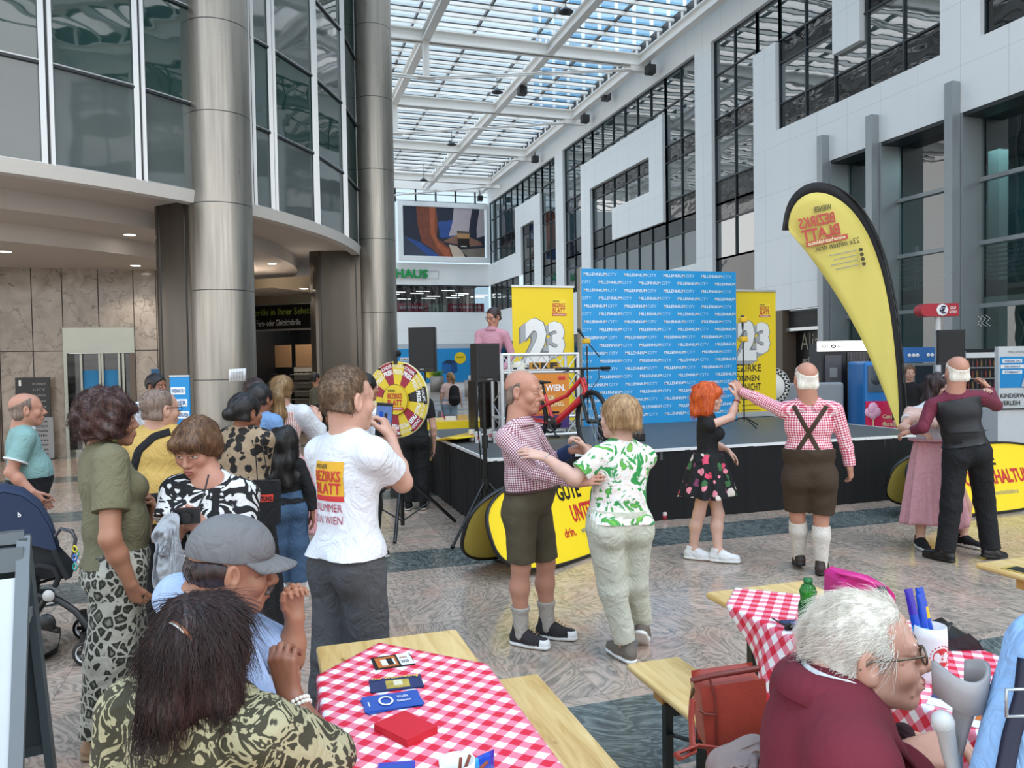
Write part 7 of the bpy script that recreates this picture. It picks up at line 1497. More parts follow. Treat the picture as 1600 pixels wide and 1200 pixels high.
    if bottom:
        kd = bottom['kind']
        if kd in ('trousers', 'shorts'):
            B = Blob(); g = bottom.get('g', .012); R = np.stack([l, f, t]); B.el(pv+t*.03+f*belly*.2, ((.158*hipw+g+belly*.12)*q, (.110*hipw**.6+g+belly*.3)*q, .13*q), R, 0, .04); fr = {0: (pv-t*.3, nb, f if phi > 90 else -f)}
            for s in (-1, 1): B.el(pv-t*.05-f*.05+l*s*.075*hipw, ((.088*hipw+g)*q, (.078+g)*q, .10*q), R, 0, .04)
            if bottom.get('rise', .12) > .07: B.el(pv+t*T['L']*.30+f*belly*.45, ((.142*w+belly*.25+g)*q, (.102*w**.6+belly*.62+g)*q, .20*q), R, 0, .03)
            B.cut(pv+t*bottom.get('rise', .12), t); tw, kw, aw_ = bottom.get('w', (.098, .078, .070))
            for i, s in ((1, 'l'), (3, 'r')):
                hip, kn, an, o_ = G[s]
                if kd == 'shorts': c = hip+(kn-hip)*bottom.get('end', .95); B.rc(hip, kn, tw*q, kw*q, i, .03, None, [(c, kn-hip)])
                else:
                    B.rc(hip, kn, tw*q, kw*q, i, .03); e = kn+(an-kn)*bottom.get('end', 1.0); B.rc(kn, an+(an-kn)*.1, kw*q, aw_*q, i+1, .03, None, [(e, an-kn)])
                fr[i] = (hip, kn, f); fr[i+1] = (kn, an, f)
            V, F, Lb = B.mesh(bottom.get('h', h)); V = smooth_mesh(V, F, 1); N = vnormals(V, F); V = V+N*(bottom.get('fold', .006)*.7*folds(V-base, len(label)*5 % 89))[:, None]; out['bottom'] = obj_from(V, F, Lb, bottom['mat'], bottom.get('name', kd), root, base, fr)
        else:
            wz = pv+t*bottom.get('waist', .08); out['bottom'] = skirt(root, base, T, wz, bottom['hem'], bottom['r0'], bottom['r1'], bottom['mat'], 'skirt', bottom.get('pleats', 14), bottom.get('amp', .02), bottom.get('off', (0, 0)))
    if shoes:
        for s in 'lr':
            hip, kn, an, o_ = G[s]; kw = dict(shoes); mu, ms = kw.pop('mat'), kw.pop('sole', SOLE_W); add_shoe(root, base, an, o_.get('toe', phi), mu, ms, max(.0045, h*.9), pitch=o_.get('pitch', 0), heel=o_.get('heel', 0), **kw)
    return out
def socks(P, mat, top_frac, r=(.062, .044)):
    for s in 'lr':
        hip, kn, an, o_ = P['G'][s]; a = kn+(an-kn)*top_frac; B = Blob(); f = P['T']['f']; mid = kn+(an-kn)*max(.36, top_frac)-f*.012; B.rc(a, mid, r[0], r[0], 0, .02); B.rc(mid, an-GZ*.02, r[0]*.98, r[1], 0, .02); B.cut(a, kn-an)
        V, F, L = B.mesh(P['h']*.9); obj_from(V, F, L, mat, 'sock', P['root'], P['base'])
def child_tube(P, name, pts, r, mat, parent=None, n=8, flat=1.0, raw=False):
    m = MB(); m.tube([(np.asarray(p) if raw else P['J'](p))-P['base'] for p in pts], r, mat, n, flat=flat); return m.build(name, parent or P['root'])
def glasses(P, mat, lens=None):
    H = P['H']; m = MB(); b = P['base']
    for s in (-1, 1):
        c = H.P(s*.032, .104, .004)-b; m.tube([c+H.hs*(H.l*.024*math.cos(a)+H.u*.018*math.sin(a)) for a in np.linspace(0, 6.283, 19)[:-1]], .0022, mat, 6, closed=True); m.tube([H.P(s*.056, .100, .010)-b, H.P(s*.074, .05, .010)-b, H.P(s*.084, -.005, .012)-b, H.P(s*.083, -.03, -.006)-b], .0022, mat, 6)
    m.tube([H.P(-.009, .106, .008)-b, H.P(0, .110, .011)-b, H.P(.009, .106, .008)-b], .002, mat, 6); o = m.build('glasses', P['root'])
    if lens:
        m = MB()
        for s in (-1, 1): c = H.P(s*.032, .104, .004)-b; m.add([c+H.hs*(H.l*.024*math.cos(a)+H.u*.018*math.sin(a)) for a in np.linspace(0, 6.283, 19)[:-1]], [tuple(range(18))], lens)
        m.build('lens', o)
def strap_on(P, name, pts, wd, mat, off=.006, src='topVF', direction=None, nseg=40, parent=None):
    """flat band laid on the clothes: the points are projected on the cloth along the viewing direction given"""
    V, F = P[src]; tree = BVHTree.FromPolygons([tuple(v) for v in V], [tuple(map(int, q)) for q in F]); d = unit(direction); pl = [np.asarray(p, float) for p in pts]; s = np.r_[0, np.cumsum([np.linalg.norm(b-a) for a, b in zip(pl[:-1], pl[1:])])]; Q = np.array(pl); ts = np.linspace(0, s[-1], nseg); L = np.stack([np.interp(ts, s, Q[:, i]) for i in range(3)], 1); m = MB(); vs = []
    for i, p in enumerate(L):
        d = unit(p-CO); tg = unit(L[min(i+1, nseg-1)]-L[max(i-1, 0)]); sd = unit(np.cross(tg, d))
        for e in (-1, -.33, .33, 1):
            o = p+sd*wd/2*e-d*.6; hit = tree.ray_cast(Vector(o), Vector(d), 1.4); vs.append((np.array(hit[0])-d*off if hit[0] is not None else p)-P['base'])
    vs = np.array(vs)
    for j in range(4): vs[j::4][1:-1] = (vs[j::4][:-2]+vs[j::4][1:-1]*2+vs[j::4][2:])/4
    m.add(vs, [(i*4+j, i*4+j+1, (i+1)*4+j+1, (i+1)*4+j) for i in range(nseg-1) for j in range(3)], mat, True); o = m.build(name, parent or P['root']); sdm = o.modifiers.new('t', 'SOLIDIFY'); sdm.thickness = .005; sdm.offset = 1; return o
def panel(m, o, u, v, w, h, mt, k=8):
    for i in range(k):
        for j in range(k): m.add([o+u*w*(i+a)/k+v*h*(j+b)/k for a, b in ((0, 0), (1, 0), (1, 1), (0, 1))], [(0, 1, 2, 3)], mt)
def decal(P, mb, name, direction, off=.004, parent=None):
    V, F = P['topVF']; tree = BVHTree.FromPolygons([tuple(v) for v in V], [tuple(map(int, q)) for q in F]); d = unit(direction)
    bm = bmesh.new(); vv = [bm.verts.new(v) for v in mb.v]; 
    for f_, mi in zip(mb.f, mb.m):
        try: q = bm.faces.new([vv[i] for i in f_]); q.material_index = mi
        except ValueError: pass
    bmesh.ops.triangulate(bm, faces=[f_ for f_ in bm.faces if len(f_.verts) > 4])
    for v in bm.verts:
        p = np.array(v.co); hit = tree.ray_cast(Vector(p-d*.5), Vector(d), 1.2)
        if hit[0] is not None: v.co = Vector(np.array(hit[0])-d*(off+.0))+0*v.co
        v.co = v.co-Vector(P['base'])
    me = bpy.data.meshes.new(name); bm.to_mesh(me); bm.free()
    for m in mb.mats: me.materials.append(m)
    o = bpy.data.objects.new(name, me); link(o, parent or P['root']); return o
# ---- hair styles
def H_ring(H, t=.006, top=.045):          # bald crown, hair at the sides and back
    B = Blob(); q = H.hs; B.el(H.P(0, -.019, .033), np.array((.075, .097, .085))*q+t*.5+.0015, H.R, 0, .02); B.rc(H.P(-.032, -.05, -.04), H.P(.032, -.05, -.04), .043*q, .043*q, 0, .03)
    B.cut(H.P(0, -.05, top), H.u*1.0-H.f*.55); B.cut(H.P(0, .025, 0), H.f); B.cut(H.P(0, 0, -.075), -H.u)
    B.el(H.P(0, .05, -.06), np.array((.2, .065, .07))*q, H.R, 0, .01, None, 's'); return B
def H_cap(H, t=.014, front=.072, low=-.07, ear=True, side=.0):       # short hair all over
    B = Blob(); q = H.hs; B.el(H.P(0, -.020, .036), np.array((.075+side, .097, .085))*q+t, H.R, 0, .02); B.rc(H.P(-.034, -.05, -.035), H.P(.034, -.05, -.035), .044*q+t*.3, .044*q+t*.3, 0, .02)
    B.el(H.P(0, .085, -.03), np.array((.070, .06, .095))*q, H.R, 0, .015, None, 's'); B.cut(H.P(0, front, .06), H.f*1.0-H.u*.35); B.cut(H.P(0, 0, low), -H.u-H.f*.2)
    if ear:
        for s in (-1, 1): B.el(H.P(s*.09, .002, -.02), np.array((.04, .034, .05))*q, H.R, 0, .012, None, 's')
    return B
def H_bob(H, low=-.075, t=.022, back=.05, side=.0, fringe=.0):
    B = Blob(); q = H.hs; B.el(H.P(0, -.022, .034), np.array((.077, .098, .086))*q+t, H.R, 0, .02)
    for s in (-1, 1): B.rc(H.P(s*.062, -.02, .01), H.P(s*(.066+side), -.025, low+.03), .040*q+t*.4, .034*q+t*.5, 0, .03)
    B.rc(H.P(0, -.07, .0), H.P(0, -.07-back*.2, low+.03), .062*q+t*.5, .058*q+t*.5, 0, .04)
    B.el(H.P(0, .098, -.045), np.array((.060, .070, .100))*q, H.R, 0, .015, None, 's'); B.cut(H.P(0, 0, low), -H.u)
    if fringe: B.rc(H.P(-.045, .082, .060), H.P(.045, .082, .060), fringe*q, fringe*q, 0, .03)
    return B
# ================================================================== the people
LEATH = M('leather_lederhosen', '4b4230', .7, .45, 11, bump=.25, bscale=40); LEATH2 = M('suede_brown', '3a2a1a', .85, .2, 16, bump=.15, bscale=90); JEAN_G = cloth('jeans_grey', '4a4b4e', .85, .18); JEAN_B = cloth('jeans_blue', '3e5875', .85, .25); BLKC = cloth('cloth_black', '0d0d10', .85, .2); WHT = cloth('tee_white', 'd9dbe0', .8, .03); SOCKG = cloth('sock_grey', 'aaa39a', .95, .08)
# -- dancing man in the checked shirt
P = person('man in wine checked shirt and dark lederhosen dancing in the middle', 4.75, 118, (818, 612), (810, 668), (824, 785), hphi=112, hpitch=4, hs=1.10, sh=.185, w=1.02, belly=.09, sk=SK_M, old=True, aw=1.0, hipw=1.0, lw=1.05,
    arms={'r': ((836, 738, -.25), (903, 754, -.38), dict(tip=(948, 742, -.46), up=(-.1, -.8, .5), curl=.35)), 'l': ((862, 722, .30), (893, 704, .20), dict(tip=(926, 690, .22), up=(0, -.3, 1), curl=.6))},
    legs={'r': ((814, 884, -.06), (815, 975, -.02), dict(toe=118)), 'l': ((853, 880, .10), (856, 968, .10), dict(toe=108))}, brow=H_GREYB,
    top=dict(mat=CHK_D, sleeve='long', hem=.05, collar=CHK_D, fold=.007), bottom=dict(kind='shorts', mat=LEATH, end=.93, w=(.106, .086, .08), name='lederhosen', rise=.09, fold=.006, g=.014), shoes=dict(mat=cloth('canvas_dark', '2e2a2c', .9, .1), sole=SOLE_W, toecap=SOLE_W, laces=M('lace_tan', '9a7a55', .8), high=True), nr=.066)
hair_obj(H_ring(P['H'], .002, .025), .0042, H_GREYB, P['root'], P['base'], P['H'], 260, .03, 'back', 3, .002, r=.001)
socks(P, SOCKG, .62, (.052, .046)); child_tube(P, 'belt', [P['T']['pv']+P['T']['t']*.085+(P['T']['l']*.178*math.cos(a)+P['T']['f']*(.145*math.sin(a)+.035)) for a in np.linspace(0, 6.283, 40)], .017, M('belt_dark', '3a2218', .6), None, 8, .4, True)
S, e, wr, hd = P['A']['l']; m = MB(); m.tube([wr-unit(wr-e)*.085-P['base'], wr-unit(wr-e)*.01-P['base']], [.050, .047], cloth('cuff_navy', '22345c', .85), 18); m.build('cuff', P['root'])
m = MB()
for k in range(5): p = P['J']((799, 850+k*7, -.11)); m.sphere(p-P['base'], .008, M('button_horn', 'b9a98a', .4), 8, 6)
m.tube([P['J'](q)-P['base'] for q in ((793, 795, -.12), (797, 830, -.12), (799, 848, -.12))], .006, M('trim_olive', '6b5f3c', .8), 6); m.build('button', P['bottom'])
# -- dancing woman in green blouse
GRW = pat('blouse_green_print', blotch([(0, '1f7a3a'), (.41, '2f9248'), (.44, 'e6e3dc'), (.50, 'efeae6'), (.53, 'dfc9bd'), (.555, 'ece7e2'), (.575, '2f8f45'), (.66, '79b84a')], 9, 1.0)); CRM = cloth('trousers_cream', 'c3c1b0', .85, .05)
P = person('woman in green and white blouse and cream trousers dancing with her back to us', 4.45, -32, (966, 652), (972, 703), (968, 815), hphi=-52, hs=1.05, sh=.165, w=1.08, hipw=1.15, bust=.05, belly=.05, sk=SK_P, fem=True, aw=1.05,
    arms={'l': ((897, 748, -.10), (852, 714, -.02), dict(tip=(822, 706, -.02), up=(-.1, -.6, .8), curl=.25, spread=.16)), 'r': ((940, 735, .42), (915, 702, .46), dict(tip=(905, 690, .46), up=(0, .3, 1), curl=.8))},
    legs={'l': ((957, 920, 0), (978, 1010, .02), dict(toe=-35)), 'r': ((990, 910, .10), (1004, 975, .22), dict(toe=10, free=1, pitch=38))},
    top=dict(mat=GRW, sleeve=.72, hem=.0, sw=1.12, fold=.008, name='blouse', uv=False, g=.02, collar=GRW, collar_kind='band'), bottom=dict(kind='trousers', mat=CRM, end=.93, w=(.112, .085, .062), rise=.08), shoes=dict(mat=cloth('shoe_taupe', '6f655c', .85), sole=SOLE_W, L=.25))
hair_obj(H_bob(P['H'], -.062, .012), .0042, H_FAIR, P['root'], P['base'], P['H'], 900, .05, 'down', 5, .003)
S, e, wr, hd = P['A']['l']; child_tube(P, 'wristwatch', [wr-unit(wr-e)*.012+(np.cross(unit(wr-e), GZ)*math.cos(a)+np.cross(unit(wr-e), np.cross(unit(wr-e), GZ))*math.sin(a))*.029 for a in np.linspace(0, 6.283, 24)], .006, M('watch_steel', 'b9bdc2', .25, metal=.9), None, 8, .5, True)
# -- copper-haired woman
FLS = pat('skirt_flowers', flowers('0b0b0e', ['d84a6a', '0b0b0e', 'e88a9a', '3a6b3f', 'c23a4a', '0b0b0e', 'dfd3c8', '7a3a5a'], 13, .40))
P = person('woman with copper red hair, black top and flowered skirt, arm raised', 6.65, 82, (1107, 622), (1104, 655), (1106, 722), hs=.98, sh=.150, w=.84, hipw=.90, bust=.015, sk=SK_P, fem=True, aw=.85, lw=.92,
    arms={'r': ((1142, 652, -.06), (1153, 622, -.03), dict(tip=(1150, 602, -.02), up=(.6, -.5, .2), curl=.5)), 'l': ((1120, 696, .22), (1136, 702, .14), dict(tip=(1150, 716, .12), up=(.3, .2, .8), curl=.3))},
    legs={'r': ((1092, 803, 0), (1083, 848, .05), dict(toe=100)), 'l': ((1122, 803, .0), (1122, 856, -.05), dict(toe=98))},
    top=dict(mat=BLKC, sleeve=.12, hem=-.0, sw=.95, fold=.003, g=.008), bottom=dict(kind='skirt', mat=FLS, hem=.56, waist=.085, r0=(.135, .115), r1=(.225, .235), pleats=9, amp=.022), shoes=dict(mat=cloth('sneaker_white', 'dcdcdc', .7, .03), sole=SOLE_W, L=.26))
hair_obj(H_bob(P['H'], -.150, .026, .10, .012, .024), .005, H_RED, P['root'], P['base'], P['H'], 1100, .07, 'down', 6, .007, .006)
S, e, wr, hd = P['A']['r']; child_tube(P, 'bracelet', [wr-unit(wr-e)*.03+(np.cross(unit(wr-e), GF)*math.cos(a)+np.cross(unit(wr-e), np.cross(unit(wr-e), GF))*math.sin(a))*.03 for a in np.linspace(0, 6.283, 20)], .005, M('bracelet_red', '8a2a3a', .5), None, 6, 1, True)
# -- man in lederhosen and crossed braces
P = person('man in red checked shirt, brown lederhosen and crossed braces seen from behind', 6.2, -6, (1259, 592), (1263, 632), (1265, 742), hphi=-18, hs=1.12, sh=.205, w=1.18, hipw=1.12, belly=.08, sk=SK_M, old=True, aw=1.08, eyes=False, lw=1.05,
    arms={'l': ((1189, 625, .22), (1157, 611, .40), dict(tip=(1147, 600, .44), up=(-.2, -.9, .3), curl=.75)), 'r': ((1323, 700, -.05), (1328, 731, -.06), dict(tip=(1331, 750, -.02), up=(.6, -.6, 0), curl=.55))},
    legs={'l': ((1246, 805, .06), (1249, 867, .16), dict(toe=-10, free=1, pitch=12)), 'r': ((1283, 812, -.02), (1283, 880, -.02), dict(toe=12))},
    top=dict(mat=CHK_R, sleeve='long', hem=.17, collar=CHK_R, fold=.008, g=.016), bottom=dict(kind='shorts', mat=LEATH2, end=.86, w=(.122, .100, .08), name='lederhosen', rise=.215, fold=.006, g=.022), shoes=dict(mat=M('shoe_brown', '2e1f18', .55, .15, 20), sole=SOLE_B, L=.28), nr=.07)
hair_obj(H_ring(P['H'], .0006, .055), .005, H_WHITE, P['root'], P['base'], P['H'], 300, .02, 'back', 9, .0015, r=.001)
socks(P, cloth('sock_white', 'cfc7bd', .95, .06), .14, (.070, .048)); J = P['J']
for a, b in (((1240, 634, -.25), (1280, 706, -.25)), ((1292, 634, -.25), (1246, 704, -.25))): strap_on(P, 'brace', [J(a), J(b)], .034, LEATH2, .004, direction=GF, nseg=24)
# -- bald man in the waistcoat
MAR = cloth('shirt_maroon', '6d2338', .8, .1)
P = person('bald man in black waistcoat and maroon shirt dancing with his back to us', 6.5, -16, (1495, 581), (1493, 620), (1510, 703), hphi=-22, hs=1.10, sh=.20, w=1.02, sk=SK_M, eyes=False, aw=1.0,
    arms={'l': ((1442, 668, .02), (1426, 673, .14), dict(tip=(1413, 676, .18), up=(0, -.3, 1), curl=.6)), 'r': ((1556, 634, .22), (1546, 608, .40), dict(tip=(1538, 598, .45), up=(.7, -.4, 0), curl=.5))},
    legs={'l': ((1486, 790, 0), (1477, 866, 0), dict(toe=-60)), 'r': ((1538, 785, .08), (1548, 857, .06), dict(toe=42, pitch=10))},
    top=dict(mat=MAR, sleeve='long', hem=.16, collar=MAR, fold=.006), bottom=dict(kind='trousers', mat=BLKC, end=1.02, w=(.104, .084, .078), rise=.12), shoes=dict(mat=M('shoe_black', '101012', .35, .1, 20), sole=SOLE_B, L=.28), nr=.066)
hair_obj(H_ring(P['H'], .0006, .045), .005, H_WHITE, P['root'], P['base'], P['H'], 200, .015, 'back', 9, .001, r=.001)
B = Blob(); T = dict(P['T']); torso_prims(B, T, .030, low=.008); B.cut(T['pv']+T['t']*.04, -T['t']); 
for s, sg in (('sl', 1), ('sr', -1)): B.el(T[s]+T['l']*sg*.035, (.075, .16, .12), np.stack([T['l'], T['f'], T['t']]), 0, .01, None, 's')
B.cut(T['nb']-T['t']*.045, T['t']); V, F, L = B.mesh(.007); N = vnormals(V, F); V = V+N*(.004*waves(V-P['base'], 5, 14, 40, 9))[:, None]; vo = obj_from(V, F, L, M('waistcoat_satin', '17181c', .5, .15, 9, bump=.1, bscale=200), 'waistcoat', P['root'], P['base']); P['topVF'] = (V, F)
strap_on(P, 'waistcoat_belt', [P['J']((1478, 676, -.1)), P['J']((1545, 672, -.1))], .03, M('waistcoat_satin'), .006, direction=GF, nseg=16, parent=vo)
# -- woman in the pink dirndl
PNK = pat('dirndl_pink', blotch([(.3, 'c98f98'), (.7, 'd6a2a8')], 40)); SHL = pat('shawl_pink', blotch([(.3, 'c9a093'), (.6, 'dcb8aa')], 90))
P = person('woman in long pink dirndl and pink shawl dancing with the man in the waistcoat', 6.95, 165, (1468, 606), (1457, 640), (1457, 706), hphi=120, hpitch=4, hroll=-8, hs=.98, sh=.155, w=.95, bust=.05, sk=SK_F, fem=True, aw=.9,
    arms={'r': ((1411, 668, -.10), (1430, 673, -.26), dict(tip=(1443, 676, -.3), up=(0, -.5, 1), curl=.5)), 'l': ((1520, 640, -.1), (1540, 612, -.02), dict(tip=(1547, 604, -.2), up=(.3, .6, .5), curl=.4))},
    legs={'r': ((1440, 790, 0), (1438, 850, 0), dict(toe=160)), 'l': ((1508, 790, .06), (1505, 846, .06), dict(toe=132))},
    top=dict(mat=cloth('blouse_white', 'd3d5da', .8, .04), sleeve=.55, hem=.06, sw=1.2, fold=.006, name='blouse'), bottom=dict(kind='skirt', mat=PNK, hem=.22, waist=.10, r0=(.15, .125), r1=(.27, .24), pleats=12, amp=.022, off=(.02, 0)), shoes=dict(mat=BLKC, sole=SOLE_W, L=.25), brow=H_DBROWN)
hair_obj(H_bob(P['H'], -.15, .020, .05), .0055, H_DBROWN, P['root'], P['base'], P['H'], 600, .08, 'down', 6, .006, .006)
B = Blob(); T = P['T']; torso_prims(B, T, .026, k=.05)
for s in ('sl', 'sr'): B.rc(T[s], T[s]+(P['A'][s[1]][1]-T[s])*.3, .075, .075, 0, .03)
B.cut(T['pv']+T['t']*(T['L']*.55), -T['t']); B.cut(T['nb']-T['t']*.01, T['t']); V, F, L = B.mesh(.008); N = vnormals(V, F); V = V+N*(.007*waves(V-P['base'], 3, 20, 60, 9))[:, None]; obj_from(V, F, L, SHL, 'shawl', P['root'], P['base'])
child_tube(P, 'sash', [T['pv']+T['t']*.11+(T['l']*.162*math.cos(a)+T['f']*.138*math.sin(a)) for a in np.linspace(0, 6.283, 40)], .04, M('sash_pink', 'c8929c', .6), None, 10, .35, True); S, e, wr, hd = P['A']['r']; child_tube(P, 'wristband', [wr-unit(wr-e)*.045, wr-unit(wr-e)*.01], .033, BLKC, None, 14, 1, True)
H = P['H']; m = MB()
for s in (-1, 1): c = H.P(s*.034, .055, .112)-P['base']; m.tube([c+H.l*.026*math.cos(a)+H.f*.02*math.sin(a)+H.u*.012*math.sin(a) for a in np.linspace(0, 6.283, 17)[:-1]], .006, M('glasses_white', 'e3e0e2', .4), 6, closed=True); m.sphere(c, .022, M('lens_dark', '23202e', .15), 10, 6, (1, .8, .4))
m.build('sunglasses', P['root'])
# -- young man photographing with a phone
P = person('young man in white printed T-shirt and grey jeans filming with a phone', 3.0, 50, (543, 626), (541, 692), (545, 868), hphi=52, hs=1.04, sh=.17, w=.96, sk=SK_F, aw=.95, h=.005, hh=.0032, brow=H_LBROWN,
    arms={'r': ((629, 754, .06), (612, 686, .26), dict(tip=(600, 652, .30), up=(.9, -.2, .1), curl=.9)), 'l': ((525, 770, .20), (590, 706, .40), dict(tip=(597, 665, .40), up=(-.8, -.4, 0), curl=.8))},
    legs={'l': ((516, 1065, 0), (508, 1235, .05), dict(toe=15)), 'r': ((580, 1065, 0), (584, 1235, -.05), dict(toe=35))},
    top=dict(mat=WHT, sleeve=.58, hem=.005, sw=1.10, fold=.008, uv=False, g=.016, collar=WHT, collar_kind='band', flare=1.08, name='t_shirt', low_g=.014), bottom=dict(kind='trousers', mat=JEAN_G, end=1.0, w=(.090, .080, .076), rise=.05, fold=.009, name='jeans', g=-.004), shoes=dict(mat=WHT, sole=SOLE_W), nr=.058)
hb = H_cap(P['H'], .002, .09, -.05); hb.el(P['H'].P(0, .0, .085), (.062, .08, .048), P['H'].R, 0, .02); hair_obj(hb, .004, H_LBROWN, P['root'], P['base'], P['H'], 3000, .022, 'wild', 8, .001, lift=.5, r=.0009)
J = P['J']; d = P['T']['f']; u = -P['T']['l']; v = unit(GZ-d*(d@GZ)); CRMN = M('print_crimson', 'a01f3c', .7)
def on_shirt(px, py):
    V, F = P['topVF']; w = unit(at(px, py, d=1)-CO); h_ = BVHTree.FromPolygons([tuple(q) for q in V], [tuple(map(int, q)) for q in F]).ray_cast(Vector(CO+w), Vector(w), 6); return np.array(h_[0]) if h_[0] is not None else J((px, py, 0))
o = on_shirt(511, 752)-d*.15-u*.078-v*.075; m = MB(); panel(m, o, u, v, .156, .150, M('print_yellow', 'd9a528', .7)); decal(P, m, 'print_panel', d, .003, P['top'])
m = MB(); panel(m, o, u, v, .156, .020, LOGO_R); decal(P, m, 'print_bar', d, .004, P['top']); m = MB(); q_ = o+u*.008; m.text('WIENER', q_+v*.123, u, v, .075, .017, INK, .01, lift=0); m.text('BEZIRKS', q_+v*.074, u, v, .138, .042, LOGO_R, .02, lift=0); m.text('BLATT', q_+v*.027, u, v, .138, .042, LOGO_R, .02, lift=0); decal(P, m, 'print_logo', d, .0055, P['top'])
for i, tx in enumerate(('DIE NUMMER', 'EINS IN WIEN')): o2 = on_shirt(536, 801+i*19)-d*.15-u*.20; m = MB(); m.text(tx, o2, u, v, .20, .030, CRMN, 0, lift=0); decal(P, m, 'print_lettering', d, .004, P['top'])
ph = J((600, 656, .33)); t = thing('mobile_phone', 'black mobile phone held up by the young man, its screen showing the stage', 'phone', ph); fx = unit(J((602, 640, .33))-J((600, 670, .33))); sx = unit(np.cross(GF+.0*GR, fx)); nn = np.cross(fx, sx); sx2 = unit(GR*.95-fx*(GR@fx)); n2 = np.cross(sx2, fx); m = MB(); m.obox((0, 0, 0), sx2*.036, GF*.004, fx*.074, BLACK); bevel(m.build('case', t), .004)
m = MB(); scr = M('phone_screen', '2b3f66', .2, .6, 60, emit=((.10, .16, .34), .6)); m.obox(-GF*.0045+fx*.02, sx2*.033, GF*.0008, fx*.040, scr); m.obox(-GF*.0056+sx2*.008+fx*.005, sx2*.006, GF*.0005, fx*.024, M('screen_dark', '2a211f', .3)); m.obox(-GF*.0056+sx2*-.012+fx*.01, sx2*.008, GF*.0005, fx*.025, M('screen_blue', '1a4fae', .3)); m.build('screen', t)
# -- woman in leopard trousers
OLV = cloth('tee_olive', '6f6a50', .85, .05); LEO = pat('leopard_print', leopard)
P = person('dark curly-haired woman in olive T-shirt and leopard print trousers', 3.45, 78, (172, 657), (160, 706), (180, 880), hphi=76, hs=1.0, sh=.155, w=1.02, hipw=1.0, bust=.025, belly=.05, sk=SK_T, fem=True, aw=1.05, h=.005, hh=.0034,
    arms={'r': ((172, 842, -.22), (204, 912, -.16), dict(tip=(210, 940, -.12), up=(-.2, -.9, 0), curl=.75)), 'l': ((215, 840, .20), (232, 808, .16), dict(tip=(238, 785, .14), up=(.4, .2, .3), curl=.8))},
    legs={'r': ((172, 1020, -.05), (155, 1155, 0), dict(toe=70, heel=.05)), 'l': ((200, 1020, .10), (190, 1135, .12), dict(toe=75, heel=.05))},
    top=dict(mat=OLV, sleeve=.66, hem=.0, sw=1.22, fold=.006, uv=False, g=.018, name='t_shirt', collar=OLV, collar_kind='band'), bottom=dict(kind='trousers', mat=LEO, end=.93, w=(.115, .105, .085), rise=.06, fold=.008), shoes=dict(mat=SK_T, sole=M('sole_tan', '8a735a', .7), sole_h=0) if False else None)
hb = H_bob(P['H'], -.075, .032, .03); hair_obj(hb, .005, H_AUB, P['root'], P['base'], P['H'], 1900, .04, 'wild', 12, .009, .010, (50, 120), (1, 1, 1), .4)
for s in 'lr': an = P['G'][s][2]; add_shoe(P['root'], P['base'], an, 75, M('sandal_tan', '9a7a5f', .6), M('sole_tan', '8a735a', .7), .005, 'sandal', L=.24, heel=.0, sole=.045)
H = P['H']; m = MB(); m.tube([H.P(-.086, -.004, -.045)-P['base'], H.P(-.088, -.004, -.065)-P['base']], .0025, M('earring_gold', 'a58a4a', .3, metal=.8), 6); m.sphere(H.P(-.089, -.004, -.082)-P['base'], .013, M('earring_green', '5a5f35', .3), 10, 7); m.build('earring', P['root'])
child_tube(P, 'necklace', [P['T']['nb']+P['T']['f']*.05*math.sin(a)+P['T']['l']*.075*math.cos(a)-P['T']['t']*(.0+.05*max(0, math.sin(a))) for a in np.linspace(0, 6.283, 40)], .005, M('beads_dark', '3a2018', .4), None, 6, 1, True)
# -- woman in black and white floral blouse
BWF = pat('blouse_black_white', leafy('0f0f12', 'd6d4d2', 7.5, 1.6, .52))
P = person('short brown-haired woman in black and white leaf blouse looking down', 3.45, 203, (306, 700), (328, 756), (322, 905), hphi=208, hpitch=22, hs=1.02, sh=.155, w=.92, bust=.02, sk=SK_O, fem=True, old=False, h=.005, hh=.0034, brow=H_LBROWN,
    arms={'r': ((262, 838, -.10), (292, 818, -.25), dict(tip=(266, 826, -.30), up=(.2, -.8, .4), curl=.6)), 'l': ((378, 850, -.08), (322, 826, -.28), dict(tip=(296, 812, -.32), up=(0, -.8, .5), curl=.7))},
    top=dict(mat=BWF, sleeve=.62, hem=-.06, sw=1.25, fold=.006, uv=False, g=.02, name='blouse', low=.055), bottom=dict(kind='trousers', mat=cloth('trousers_grey', '85837e', .85), end=1, rise=.05), shoes=dict(mat=BLKC, sole=SOLE_B))
hair_obj(H_bob(P['H'], -.045, .016, .02, 0, .026), .004, H_BROWN, P['root'], P['base'], P['H'], 1300, .045, 'down', 13, .0022)
J = P['J']; child_tube(P, 'camera_cord', [(326, 742, -.10), (318, 775, -.16), (300, 815, -.24), (292, 818, -.28)], .004, BLACK); strap_on(P, 'bag_strap', [J((338, 762, -.2)), J((336, 800, -.2)), J((333, 850, -.2))], .03, BLKC, .005, direction=GF, nseg=20)
cloth_heap('folded_sweater', 'pale grey folded sweater carried by the woman in the leaf blouse', 'sweater', [(236, 832), (248, 812), (262, 800), (278, 800), (285, 815), (282, 835), (286, 880), (290, 935), (262, 945), (236, 930), (243, 870), (248, 848)], 3.02, cloth('sweater_grey', '9a9da2', .9, .06), .05)
m = MB(); m.box((-.05, -.02, -.03), (.05, .02, .03), BLACK); m.cyl((0, -.02, 0), (0, -.045, 0), .022, BLACK_M); o = m.build('compact_camera', loc=P['J']((292, 806, -.36))); tag(o, 'small black camera in the hands of the woman in the leaf blouse', 'camera')
